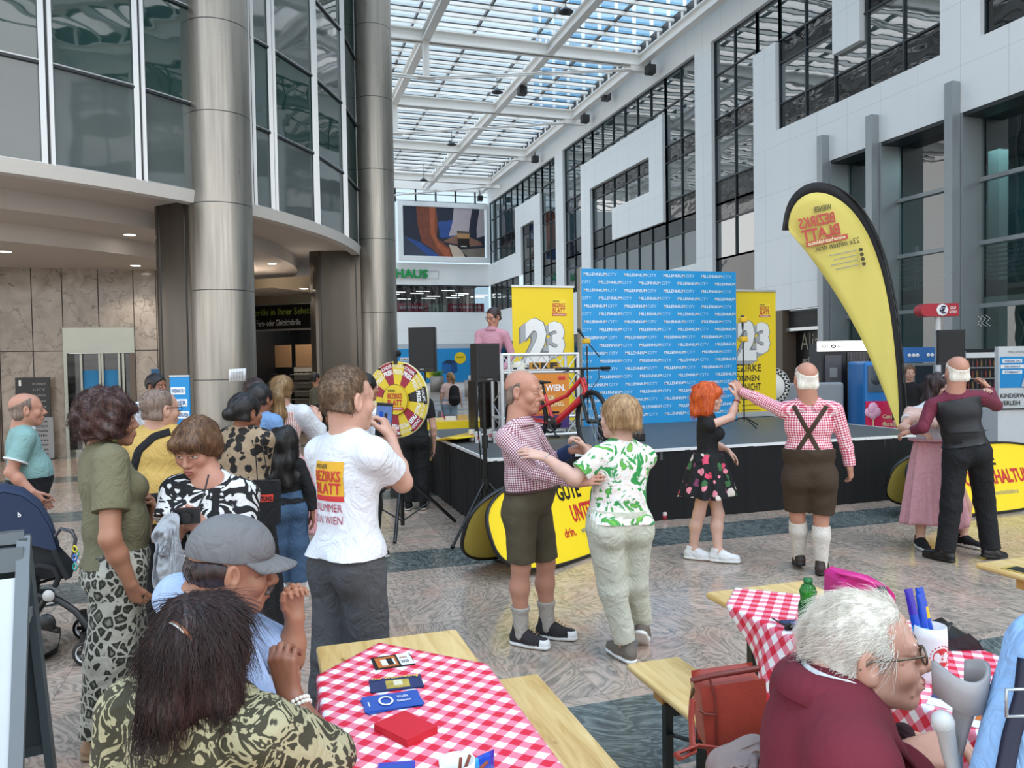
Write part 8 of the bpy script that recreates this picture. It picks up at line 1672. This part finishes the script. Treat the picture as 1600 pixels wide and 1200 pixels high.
# -- big man in yellow
P = person('broad man in yellow T-shirt with a black shoulder strap, seen from behind', 4.9, 22, (251, 640), (246, 676), (252, 845), hphi=58, hs=1.08, sh=.215, w=1.35, hipw=1.2, belly=.10, sk=SK_F, aw=1.15, arms={'r': ((310, 760, .2), (300, 800, .3), {}), 'l': ((196, 760, .05), (205, 820, .15), {})},
    top=dict(mat=cloth('tee_yellow', 'c4a25a', .85, .05), sleeve=.66, hem=-.08, sw=1.2, fold=.007, uv=False, name='t_shirt', g=.018), bottom=dict(kind='trousers', mat=BLKC, end=1), shoes=dict(mat=BLKC), nr=.07)
hair_obj(H_cap(P['H'], .006, .09, -.07), .0045, H_GREYB, P['root'], P['base'], P['H'], 700, .015, 'back', 14, .001); glasses(P, BLACK_M); J = P['J']; strap_on(P, 'shoulder_strap', [J((266, 674, -.3)), J((240, 682, -.3)), J((216, 704, -.3)), J((206, 740, -.3))], .045, BLKC, .005, direction=GF, nseg=30)
# -- man in teal polo
P = person('balding man in teal polo shirt with white trim, standing behind the pushchair', 5.7, 84, (42, 640), (34, 676), (42, 792), hphi=84, hs=1.02, sh=.175, w=1.05, belly=.07, sk=SK_M, old=True, brow=H_GREYB, arms={'r': ((17, 738, -.22), (50, 768, -.20), dict(tip=(66, 786, -.16), up=(-.4, -.8, .3), curl=.6)), 'l': ((50, 740, .2), (66, 775, .12), {})},
    top=dict(mat=cloth('polo_teal', '7fa3a0', .85, .04), sleeve=.68, hem=-.01, sw=1.2, uv=False, name='polo_shirt', collar=cloth('trim_white', 'd9dcdc'), collar_kind='band', g=.018), bottom=dict(kind='trousers', mat=BLKC), shoes=dict(mat=BLKC), nr=.066)
hair_obj(H_ring(P['H'], .006, .05), .0045, H_GREYB, P['root'], P['base'], P['H'], 250, .012, 'back', 15, .001)
S, e, wr, hd = P['A']['r']; c = S+(e-S)*.66; child_tube(P, 'sleeve_trim', [c-unit(e-S)*.006, c+unit(e-S)*.006], .082, cloth('trim_white', 'd9dcdc'), None, 24, 1, True)
# -- seated man in cap
SKYB = cloth('shirt_sky', 'a3b6d6', .8, .04)
P = person('seated man with grey moustache, grey cap and light blue shirt', 2.32, 72, (362, 890), (318, 945), (275, 1150), hphi=84, hpitch=8, hs=1.12, sh=.20, w=1.1, belly=.08, sk=SK_T, old=True, aw=1.1, h=.0045, hh=.003, brow=H_GREYB,
    arms={'r': ((395, 1120, -.25), (440, 1085, -.1), dict(curl=.6)), 'l': ((452, 1030, .12), (461, 968, .10), dict(tip=(455, 918, .10), up=(-.5, .5, .3), curl=1.0))},
    legs={'r': ((395, 1215, .0), (400, 1420, .1), dict(toe=80)), 'l': ((410, 1200, .22), (415, 1400, .3), dict(toe=80))},
    top=dict(mat=SKYB, sleeve=.92, hem=-.06, sw=1.22, fold=.007, uv=False, collar=SKYB, g=.018), bottom=dict(kind='trousers', mat=JEAN_B, end=1), nr=.068)
H = P['H']; B = Blob(); q = H.hs; B.el(H.P(0, -.018, .054), np.array((.085, .106, .096))*q, H.R, 0, .02); B.el(H.P(0, .028, .058), np.array((.074, .078, .072))*q, H.R, 0, .03); B.cut(H.P(0, -.02, .030), -H.u-H.f*.05); V, F, L = B.mesh(.004); N = vnormals(V, F); V = V+N*(.002*waves(V-P['base'], 2, 20, 60))[:, None]; CAPM = cloth('cap_grey', '6f6f70', .9, .08); cp = obj_from(V, F, L, CAPM, 'cap', P['root'], P['base'])
m = MB(); n = 24; vs = []
for i in range(n+1):
    a = math.radians(-78+156*i/n)
    for k in range(6): r = k/5; vs.append(H.P(math.sin(a)*(.084+.004*r), .085*math.cos(a)+(.0+.088*r)*max(0, math.cos(a))**.45, .044-.028*r-.018*abs(math.sin(a))**2*1.0+.006)-P['base'])
m.add(vs, [(i*6+j, i*6+j+1, (i+1)*6+j+1, (i+1)*6+j) for i in range(n) for j in range(5)], CAPM, True); o = m.build('peak', cp); sd = o.modifiers.new('t', 'SOLIDIFY'); sd.thickness = .004
m = MB(); m.sphere(H.P(0, -.018, .142)-P['base'], .009, CAPM, 12, 7, (1, 1, .6)); m.build('cap_button', cp)
B = Blob(); B.el(H.P(0, -.035, .005), np.array((.082, .088, .055))*q, H.R, 0, .02); B.cut(H.P(0, .035, 0), H.f); B.cut(H.P(0, 0, -.06), -H.u); B.cut(H.P(0, 0, .035), H.u); B.el(H.P(0, .05, -.03), np.array((.2, .06, .06))*q, H.R, 0, .01, None, 's'); hair_obj(B, .004, H_DBROWN, P['root'], P['base'], H, 300, .02, 'down', 3, .002)
B = Blob(); B.rc(H.P(-.030, .094, -.056), H.P(0, .108, -.050), .0075*q, .010*q, 0, .008); B.rc(H.P(.030, .094, -.056), H.P(0, .108, -.050), .0075*q, .010*q, 0, .008); V, F, L = B.mesh(.0022); N = vnormals(V, F); V = V+N*(.0012*waves(V-P['base'], 4, 150, 400))[:, None]; obj_from(V, F, L, hairmat('moustache_dark', '3a302c', '6b605a'), 'moustache', P['root'], P['base'])
# -- seated woman with dark hair
ZEB = pat('blouse_olive_leaf', leafy('3b3725', 'a79f7c', 11, 2.2, .58))
P = person('seated woman with long dark hair and a clip, olive leaf print blouse', 1.86, 40, (322, 1015), (308, 1100), (305, 1330), hphi=50, hpitch=2, hs=1.06, sh=.20, w=1.12, bust=.05, sk=SK_D, fem=True, aw=1.08, h=.0045, hh=.0034,
    arms={'r': ((503, 1185, .02), (452, 1082, .10), dict(tip=(437, 1018, .10), up=(-.2, -.8, .2), curl=.95)), 'l': ((190, 1290, .05), (260, 1330, .3), dict(curl=.5))},
    legs={'r': ((430, 1330, .25), (430, 1500, .3), {}), 'l': ((330, 1340, .35), (340, 1500, .4), {})},
    top=dict(mat=ZEB, sleeve=1.04, hem=-.05, sw=1.28, fold=.009, uv=False, name='blouse', g=.022), bottom=dict(kind='trousers', mat=BLKC))
H = P['H']; B = H_bob(H, -.125, .018, .10, .022, 0); hair_obj(B, .004, H_DBROWN, P['root'], P['base'], H, 4200, .12, 'down', 21, .005, .005, (35, 90), (1, 1, .3), .03, .0009, .05)
m = MB(); c = H.P(-.035, -.090, .082)-P['base']; ca, cb = 1.5*unit(H.l*.8+H.u*.2), 1.5*unit(H.u-H.f*.6); cn = np.cross(ca, cb)
m.tube([c+ca*.024*math.cos(a)-cb*.02+cb*.03*math.sin(a)-H.f*.012 for a in np.linspace(.2, 2.9, 12)], .007, M('clip_brown', '7a4a2c', .4), 8, flat=.6); m.tube([c+ca*.016*math.cos(a)+cb*.010*math.sin(a)-H.f*.018 for a in np.linspace(0, 6.283, 14)], .003, M('clip_silver', 'c9c6bf', .2, metal=.8), 6); m.build('hair_clip', P['root'])
S, e, wr, hd = P['A']['r']; ax = unit(wr-e); xa, ya, _ = basis(ax)
for k in range(2):
    m = MB(); c = wr-ax*(.035+.012*k)
    for i in range(20): a = 6.283*i/20; m.sphere(c+(xa*math.cos(a)+ya*math.sin(a))*.0345-P['base'], .0058, M('pearl', 'e3ddd0', .25), 8, 6)
    m.build('pearl_bracelet', P['root'])
# -- white-haired man in the maroon jacket
JKT = cloth('jacket_maroon', '6a1c2b', .9, .06, .35); 
SK_O2 = skin('skin_old_pale', 'c99a84', .25)
P = person('white-haired man in maroon jacket and glasses seated at the right-hand table', 1.60, 78, (1353, 1019), (1298, 1098), (1262, 1400), hphi=82, hpitch=-5, hs=.98, sh=.195, w=1.12, belly=.05, sk=SK_O2, old=True, aw=1.15, h=.0045, hh=.0026, brow=H_WHITE,
    arms={'r': ((1330, 1330, -.12), (1425, 1182, .0), dict(tip=(1480, 1170, .04), up=(-.1, -.6, .8), curl=.55, size=1.08)), 'l': ((1400, 1300, .25), (1450, 1188, .16), dict(tip=(1490, 1160, .1), up=(.1, .4, .8), curl=.6))},
    legs={'r': ((1480, 1420, .1), (1480, 1700, .1), {}), 'l': ((1480, 1420, .3), (1480, 1700, .3), {})},
    top=dict(mat=JKT, sleeve='long', hem=-.1, sw=1.3, fold=.006, uv=False, name='jacket', g=.03), bottom=dict(kind='trousers', mat=BLKC), nr=.062)
H = P['H']; B = H_cap(H, .006, .062, -.075, True, .0); B.rc(H.P(-.03, .045, .094), H.P(.03, .045, .094), .016, .016, 0, .03); hair_obj(B, .0032, H_WHITE, P['root'], P['base'], H, 5200, .06, 'back', 31, .0035, .004, (50, 110), (1, 1, 1), .04, .0007, .11)
glasses(P, M('glasses_metal', '6a5f50', .3, metal=.7), _mat_thin('lens_clear', (.96, .97, .97), .3))
T = P['T']; m = MB(); n = 40; vs = []     # white shirt collar and jacket lapel
for i in range(n+1):
    a = math.radians(100+340*i/n)
    for r, z in ((.060, -.03), (.063, .030), (.070, .032), (.080, -.02)): vs.append(T['nb']+T['l']*r*1.08*math.cos(a)+T['f']*(r*1.05*math.sin(a)+.012)+T['t']*(z+.012)-T['t']*.03*max(0, math.sin(a))-P['base'])
m.add(vs, [(i*4+j, i*4+j+1, (i+1)*4+j+1, (i+1)*4+j) for i in range(n) for j in range(3)], cloth('shirt_white', 'd8d6d4'), True); o = m.build('shirt_collar', P['root']); sd = o.modifiers.new('t', 'SOLIDIFY'); sd.thickness = .003
m = MB(); vs = []
for i in range(n+1):
    a = math.radians(95+350*i/n); dn = max(0, math.sin(a))
    for r, z in ((.074, -.01), (.078, .036), (.088, .040), (.125, -.012)): vs.append(T['nb']+T['l']*r*1.1*math.cos(a)+T['f']*(r*1.05*math.sin(a)+.012)+T['t']*z-T['t']*.12*dn**1.5+T['f']*.03*dn-P['base'])
m.add(vs, [(i*4+j, i*4+j+1, (i+1)*4+j+1, (i+1)*4+j) for i in range(n) for j in range(3)], JKT, True); o = m.build('lapel', P['root']); sd = o.modifiers.new('t', 'SOLIDIFY'); sd.thickness = .005
B = Blob(); B.chain([P['J']((1408, 1150, .05)), P['J']((1415, 1180, .04)), P['J']((1420, 1215, .03))], [.03, .035, .03], 0, .02, (GF, .5)); V, F, L = B.mesh(.004); obj_from(V, F, L, cloth('tie_dark', '2a0c14'), 'tie', P['root'], P['base'])
# -- light blue shoulder at the right edge
P = person('person in light blue shirt with a dark strap, cut off by the right edge', 1.28, -31, (1880, 850), (1838, 1000), (1800, 1460), hs=1.05, sh=.19, w=1.0, sk=SK_F, eyes=True, h=.006, hh=.006, arms={'l': ((1565, 1285, .0), (1530, 1440, .05), {}), 'r': ((2060, 1350, .1), (2010, 1500, .0), {})}, legs={'r': ((1700, 1700, 0), (1700, 2000, 0), {}), 'l': ((1800, 1700, 0), (1800, 2000, 0), {})},
    top=dict(mat=cloth('shirt_pale_blue', '8fb6e0', .75, .05), sleeve='long', hem=-.1, sw=1.25, fold=.006, uv=False, g=.02), bottom=dict(kind='trousers', mat=BLKC))
hair_obj(H_cap(P['H'], .012), .006, H_BROWN, P['root'], P['base'], P['H'], 200, .03, 'down', 2)
J = P['J']; so = strap_on(P, 'shoulder_strap', [J((1604, 1030, -.3)), J((1598, 1090, -.3)), J((1580, 1150, -.3)), J((1566, 1225, -.3))], .026, M('strap_navy', '171c33', .5), .014, direction=GF, nseg=30)
m = MB(); c = J((1592, 1098, -.16))-P['base']; m.tube([c+GR*.018*x+GZ*.020*z for x, z in ((-1, -1), (1, -1), (1, 1), (-1, 1))], .0028, ALU, 6, closed=True); m.build('buckle', so)
# -- the group at the prize stall
FLB = pat('blouse_black_flowers', flowers('9f8a70', ['15110f', '1d1714', '9f8a70', '15110f', '1a1513'], 19, .52))
P = person('woman with black bun and beige blouse with black flowers, from behind', 4.9, 35, (385, 645), (378, 676), (382, 790), hphi=50, hs=.98, sh=.165, w=1.0, sk=SK_D, fem=True, eyes=False, arms={'r': ((408, 735, .05), (402, 705, .15), dict(tip=(398, 685, .16), up=(.7, -.4, .2), curl=.9)), 'l': ((342, 740, .0), (360, 790, .1), {})}, top=dict(mat=FLB, sleeve='long', hem=.02, sw=1.15, uv=False, name='blouse', fold=.008, g=.018), bottom=dict(kind='skirt', mat=BLKC, hem=.06, waist=.06, r0=(.17, .14), r1=(.24, .22), pleats=9), shoes=dict(mat=BLKC, L=.24))
H = P['H']; B = H_cap(H, .014, .085, -.06); B.el(H.P(.02, -.125, .0), (.04, .04, .04), None, 0, .015); hair_obj(B, .0045, H_BLACK, P['root'], P['base'], H, 400, .03, 'back', 4, .002)
m = MB(); p0, p1 = P['J']((388, 752, -.25)), P['J']((441, 815, -.18)); tb = thing('tote_bag', 'black cloth tote bag with red print hanging from the woman with the black bun', 'bag', (p0+p1)/2); w_ = (p1-p0)@GR/2; h_ = abs((p1-p0)@GZ)/2; m.prism([(-w_, -h_), (w_*.9, -h_*1.05), (w_, h_), (-w_*.95, h_)], -GF*.03, GR, GZ, GF*.06, BLKC); bevel(m.build('bag_body', tb), .015)
m = MB(); m.add([GR*x+GZ*z-GF*.032 for x, z in ((-.06, .0), (.055, .005), (.06, .05), (-.055, .045))], [(0, 1, 2, 3)], M('print_scarlet', 'd03a2a', .6)); m.text('ZEITUNG', GR*-.05+GZ*.008-GF*.033, GR, GZ, .10, .03, BLKC, .03); m.build('print', tb); m = MB(); m.tube([GR*-w_*.5+GZ*h_, GR*-w_*.6+GZ*(h_+.22), GR*-w_*.2+GZ*(h_+.25), GR*w_*.3+GZ*h_], .008, BLKC, 8, flat=.4); m.build('handle', tb)
P = person('girl with long curly black hair, black jumper and blue jeans, from behind', 5.93, -3, (443, 692), (444, 722), (451, 788), hs=.92, sh=.125, w=.80, hipw=.88, sk=SK_D, fem=True, eyes=False, q=.85, legs={'l': ((437, 850, 0), (436, 905, 0), dict(toe=-35)), 'r': ((466, 850, 0), (468, 905, 0), dict(toe=30))}, arms={'l': ((408, 768, .02), (404, 800, -.02), {}), 'r': ((484, 768, .02), (488, 800, .0), {})}, top=dict(mat=BLKC, sleeve='long', hem=.01, sw=1.15, name='jumper', fold=.007, uv=False), bottom=dict(kind='trousers', mat=JEAN_B, end=.97, w=(.100, .095, .085), name='jeans', rise=.1), shoes=dict(mat=cloth('sneaker_white', 'dcdcdc'), sole=SOLE_W, L=.21))
hair_obj(H_bob(P['H'], -.36, .030, .10, .02), .006, H_BLACK, P['root'], P['base'], P['H'], 900, .10, 'down', 7, .012, .012, (40, 80), (1, 1, .7))
DST = pat('bodice_stripe', lambda g: g.mix(g.math('LESS_THAN', g.math('FRACT', g.math('MULTIPLY', g.sep(g.coord('UV'))[0], 62)), .5), 'c08a86', 'e0cfc8'))
P = person('blonde ponytailed woman in pink striped dirndl with white puffed sleeves, from behind', 6.55, 12, (441, 610), (443, 640), (447, 722), hs=.97, sh=.155, w=.85, sk=SK_F, fem=True, eyes=False, arms={'r': ((494, 676, .15), (499, 655, .25), dict(tip=(494, 640, .28), up=(.5, -.5, 0), curl=.3)), 'l': ((418, 690, .0), (425, 720, .1), {})}, top=dict(mat=cloth('blouse_white', 'd3d5da'), sleeve=1.5, hem=.05, sw=1.45, name='blouse', uv=True, fold=.008), bottom=dict(kind='skirt', mat=PNK, hem=.32, waist=.09, r0=(.15, .12), r1=(.33, .30), pleats=11), shoes=dict(mat=BLKC, L=.24))
T = P['T']; B = Blob(); torso_prims(B, T, .021); B.cut(T['pv']+T['t']*.06, -T['t']); 
for s, sg in (('sl', 1), ('sr', -1)): B.el(T[s]+T['l']*sg*.02, (.06, .16, .10), np.stack([T['l'], T['f'], T['t']]), 0, .01, None, 's')
B.cut(T['nb']-T['t']*.05, T['t']); V, F, L = B.mesh(.007); obj_from(V, F, L, DST, 'bodice', P['root'], P['base'], {0: (T['pv'], T['nb'], -T['f'])})
H = P['H']; B = H_cap(H, .016, .08, -.07); B.chain([H.P(0, -.11, .03), H.P(.01, -.15, -.06), H.P(.0, -.14, -.20), H.P(-.01, -.13, -.36)], [.035, .05, .055, .025], 0, .03); B.chain([H.P(.05, -.08, .0), H.P(.07, -.10, -.10), H.P(.065, -.11, -.24)], [.03, .03, .015], 0, .03); hair_obj(B, .005, H_BLOND, P['root'], P['base'], H, 900, .07, 'down', 17, .004)
P = person('boy in blue denim shirt standing between the stall visitors', 6.3, 40, (408, 624), (409, 652), (412, 730), hs=1.0, sh=.15, w=.85, sk=SK_D, eyes=False, q=.95, top=dict(mat=cloth('denim_shirt', '6f93bf', .85, .12), sleeve=.9, hem=-.02, sw=1.1, uv=False), bottom=dict(kind='trousers', mat=JEAN_B), shoes=dict(mat=BLKC, L=.22))
hair_obj(H_cap(P['H'], .016, .09, -.05), .005, H_BLACK, P['root'], P['base'], P['H'], 300, .02, 'wild', 4, .003)
P = person('dark ponytailed woman facing us behind the boy in denim', 7.1, 160, (401, 612), (402, 645), (404, 735), hphi=150, hs=1.0, sh=.16, w=.88, sk=SK_F, fem=True, top=dict(mat=cloth('top_white', 'cfd3d8'), sleeve=.6, hem=0, uv=False), bottom=dict(kind='trousers', mat=BLKC), shoes=dict(mat=BLKC, L=.24))
H = P['H']; B = H_cap(H, .010, .075, -.05); B.chain([H.P(0, -.10, .08), H.P(0, -.15, .05), H.P(0, -.16, -.06), H.P(0, -.15, -.2)], [.03, .04, .045, .02], 0, .02); hair_obj(B, .005, H_DBROWN, P['root'], P['base'], H, 400, .06, 'back', 5, .002)
P = person('young man in white T-shirt with black hair in front of the blue poster stand', 8.0, 150, (245, 604), (236, 632), (236, 720), hphi=140, hs=1.0, sh=.18, w=.9, sk=SK_D, top=dict(mat=WHT, sleeve=.62, hem=-.02, sw=1.2, uv=False, name='t_shirt'), bottom=dict(kind='trousers', mat=JEAN_G), shoes=dict(mat=BLKC))
hair_obj(H_cap(P['H'], .018, .09, -.03), .006, H_BLACK, P['root'], P['base'], P['H'], 250, .02, 'wild', 4, .003)
P = person('dark-haired man in white and grey shirt half hidden by the prize wheel', 6.9, 60, (572, 606), (570, 640), (572, 740), hs=1.02, sh=.19, w=1.0, sk=SK_T, eyes=False, top=dict(mat=WHT, sleeve=.62, hem=-.02, uv=False), bottom=dict(kind='trousers', mat=BLKC), shoes=dict(mat=BLKC))
hair_obj(H_cap(P['H'], .016, .09, -.06), .006, H_BLACK, P['root'], P['base'], P['H'], 250, .03, 'wild', 4, .003)
P = person('person in black trousers standing behind the prize wheel, only legs showing', 9.2, 5, (648, 596), (648, 624), (648, 700), hs=.95, sh=.17, w=.95, sk=SK_F, eyes=False, top=dict(mat=BLKC, sleeve=.6, hem=0, uv=False), bottom=dict(kind='trousers', mat=BLKC, w=(.1, .09, .085)), shoes=dict(mat=BLKC))
hair_obj(H_cap(P['H'], .014), .008, H_BROWN, P['root'], P['base'], P['H'], 0)
P = person('man in pink shirt and glasses behind the truss counter on the stage', 10.35, 196, (771, 496), (769, 518), (767, 590), hphi=218, hpitch=14, hs=1.02, sh=.19, w=.98, sk=SK_M, ground=SZ, brow=H_DBROWN, arms={'r': ((747, 556, -.05), (756, 578, -.25), dict(d=(.4, -.5, -.3), up=(-.3, -.5, 1), curl=.5)), 'l': ((800, 556, -.05), (786, 580, -.25), dict(d=(-.3, -.5, -.3), up=(.3, -.5, 1), curl=.5))}, top=dict(mat=CHK_P, sleeve='long', hem=-.02, collar=CHK_P, uv=False), bottom=dict(kind='trousers', mat=cloth('trousers_brown', '2d2320'), w=(.1, .085, .08)), shoes=dict(mat=cloth('sneaker_grey', '8a8a88')))
hair_obj(H_cap(P['H'], .014, .085, -.055), .007, H_DBROWN, P['root'], P['base'], P['H'], 150, .02, 'back', 4, .002); glasses(P, BLACK)
m = MB(); m.box((-.30, -.14, 0), (.30, .14, .05), M('mixer_white', 'c9cbcb', .4)); m.box((-.26, -.11, .05), (.26, .11, .055), M('mixer_dark', '36383b', .4)); p = P['J']((771, 592, -.40))
mx = thing('mixing_desk', 'white mixing desk on a small table before the man in the pink shirt', 'mixing desk', (p[0], p[1], SZ)); zq = p[2]-SZ; m2 = MB(); m2.v = [(a, b, c+zq) for a, b, c in m.v]; m2.f, m2.m, m2.sm, m2.mats = m.f, m.m, m.sm, m.mats; m2.build('mixer', mx)
m = MB(); m.box((-.32, -.15, zq-.02), (.32, .15, zq), ALU); m.build('tabletop', mx)
for x in (-.28, .28): m = MB(); m.box((x-.015, -.18, 0), (x+.015, .18, zq-.02), BLACK_M); m.build('leg', mx)
P = person('woman in pale pink top and denim shorts walking away with a black backpack', 18.8, 8, (703, 590), (704, 602), (702, 631), hphi=-40, hs=1.0, sh=.17, w=1.05, hipw=1.1, sk=SK_F, fem=True, eyes=False, h=.014, legs={'l': ((700, 655, 0), (704, 678, 0), dict(toe=0)), 'r': ((709, 655, 0), (709, 678, .1), dict(toe=5))}, arms={'l': ((690, 618, 0), (690, 632, .05), {}), 'r': ((718, 618, 0), (721, 630, .05), {})}, top=dict(mat=cloth('top_pale_pink', 'd9b9b0'), sleeve=.7, hem=-.02, uv=False), bottom=dict(kind='shorts', mat=cloth('denim_pale', '7d93a3'), end=.75, w=(.11, .1, .09)), shoes=dict(mat=SOLE_W))
H = P['H']; B = H_cap(H, .016); B.chain([H.P(0, -.1, .05), H.P(0, -.14, -.02), H.P(0, -.13, -.14)], [.035, .045, .02], 0, .02); hair_obj(B, .012, H_BLOND, P['root'], P['base'], H, 0)
B = Blob(); c = P['J']((710, 617, -.22)); B.rc(c+GZ*.12, c-GZ*.12, .12, .15, 0, .02, (GF, .6)); B.rc(c-GF*.07-GR*.05-GZ*.1, c-GF*.07+GR*.05-GZ*.1, .07, .07, 0, .02); V, F, L = B.mesh(.014); bp_ = np.array(c); o = obj_from(V, F, L, BLKC, 'backpack', None, bp_); o.location = bp_; tag(o, 'black backpack worn by the distant woman in denim shorts', 'backpack')
c = P['J']((694, 646, 0)); m = MB(); m.prism([(-.07, -.24), (.10, -.24), (.07, .14), (-.04, .14)], -GF*.03, GR, GZ, GF*.06, M('bag_pink', 'e0637f', .6)); m.prism([(-.17, -.24), (-.07, -.24), (-.07, .05), (-.16, .05)], -GF*.02, GR, GZ, GF*.05, M('bag_grey', '6a6466', .6)); m.tube([(.0, 0, .14), (.01, 0, .27), (.05, 0, .14)], .008, M('bag_pink'), 6); tag(m.build('carrier_bag', loc=c), 'pink carrier bag in the hand of the distant woman in denim shorts', 'bag')
P = person('boy in black jacket standing in front of the cash machine', 12.6, 190, (1421, 583), (1421, 603), (1422, 668), hphi=170, hs=1.0, sh=.165, w=.92, sk=SK_F, h=.012, hh=.010, top=dict(mat=BLKC, sleeve='long', hem=-.02, uv=False, name='jacket'), bottom=dict(kind='trousers', mat=BLKC), shoes=dict(mat=BLKC))
hair_obj(H_cap(P['H'], .018, .08, -.03), .010, H_BROWN, P['root'], P['base'], P['H'], 0)
P = person('blurred customer in olive jacket inside the optician', 15.5, 60, (493, 592), (495, 608), (497, 655), hs=1.0, sh=.19, w=1.0, sk=SK_T, eyes=False, h=.016, hh=.014, top=dict(mat=cloth('jacket_olive', '57574a'), sleeve='long', hem=-.04, uv=False, name='jacket'), bottom=dict(kind='trousers', mat=BLKC), shoes=dict(mat=BLKC))
hair_obj(H_cap(P['H'], .014), .014, H_BLACK, P['root'], P['base'], P['H'], 0)
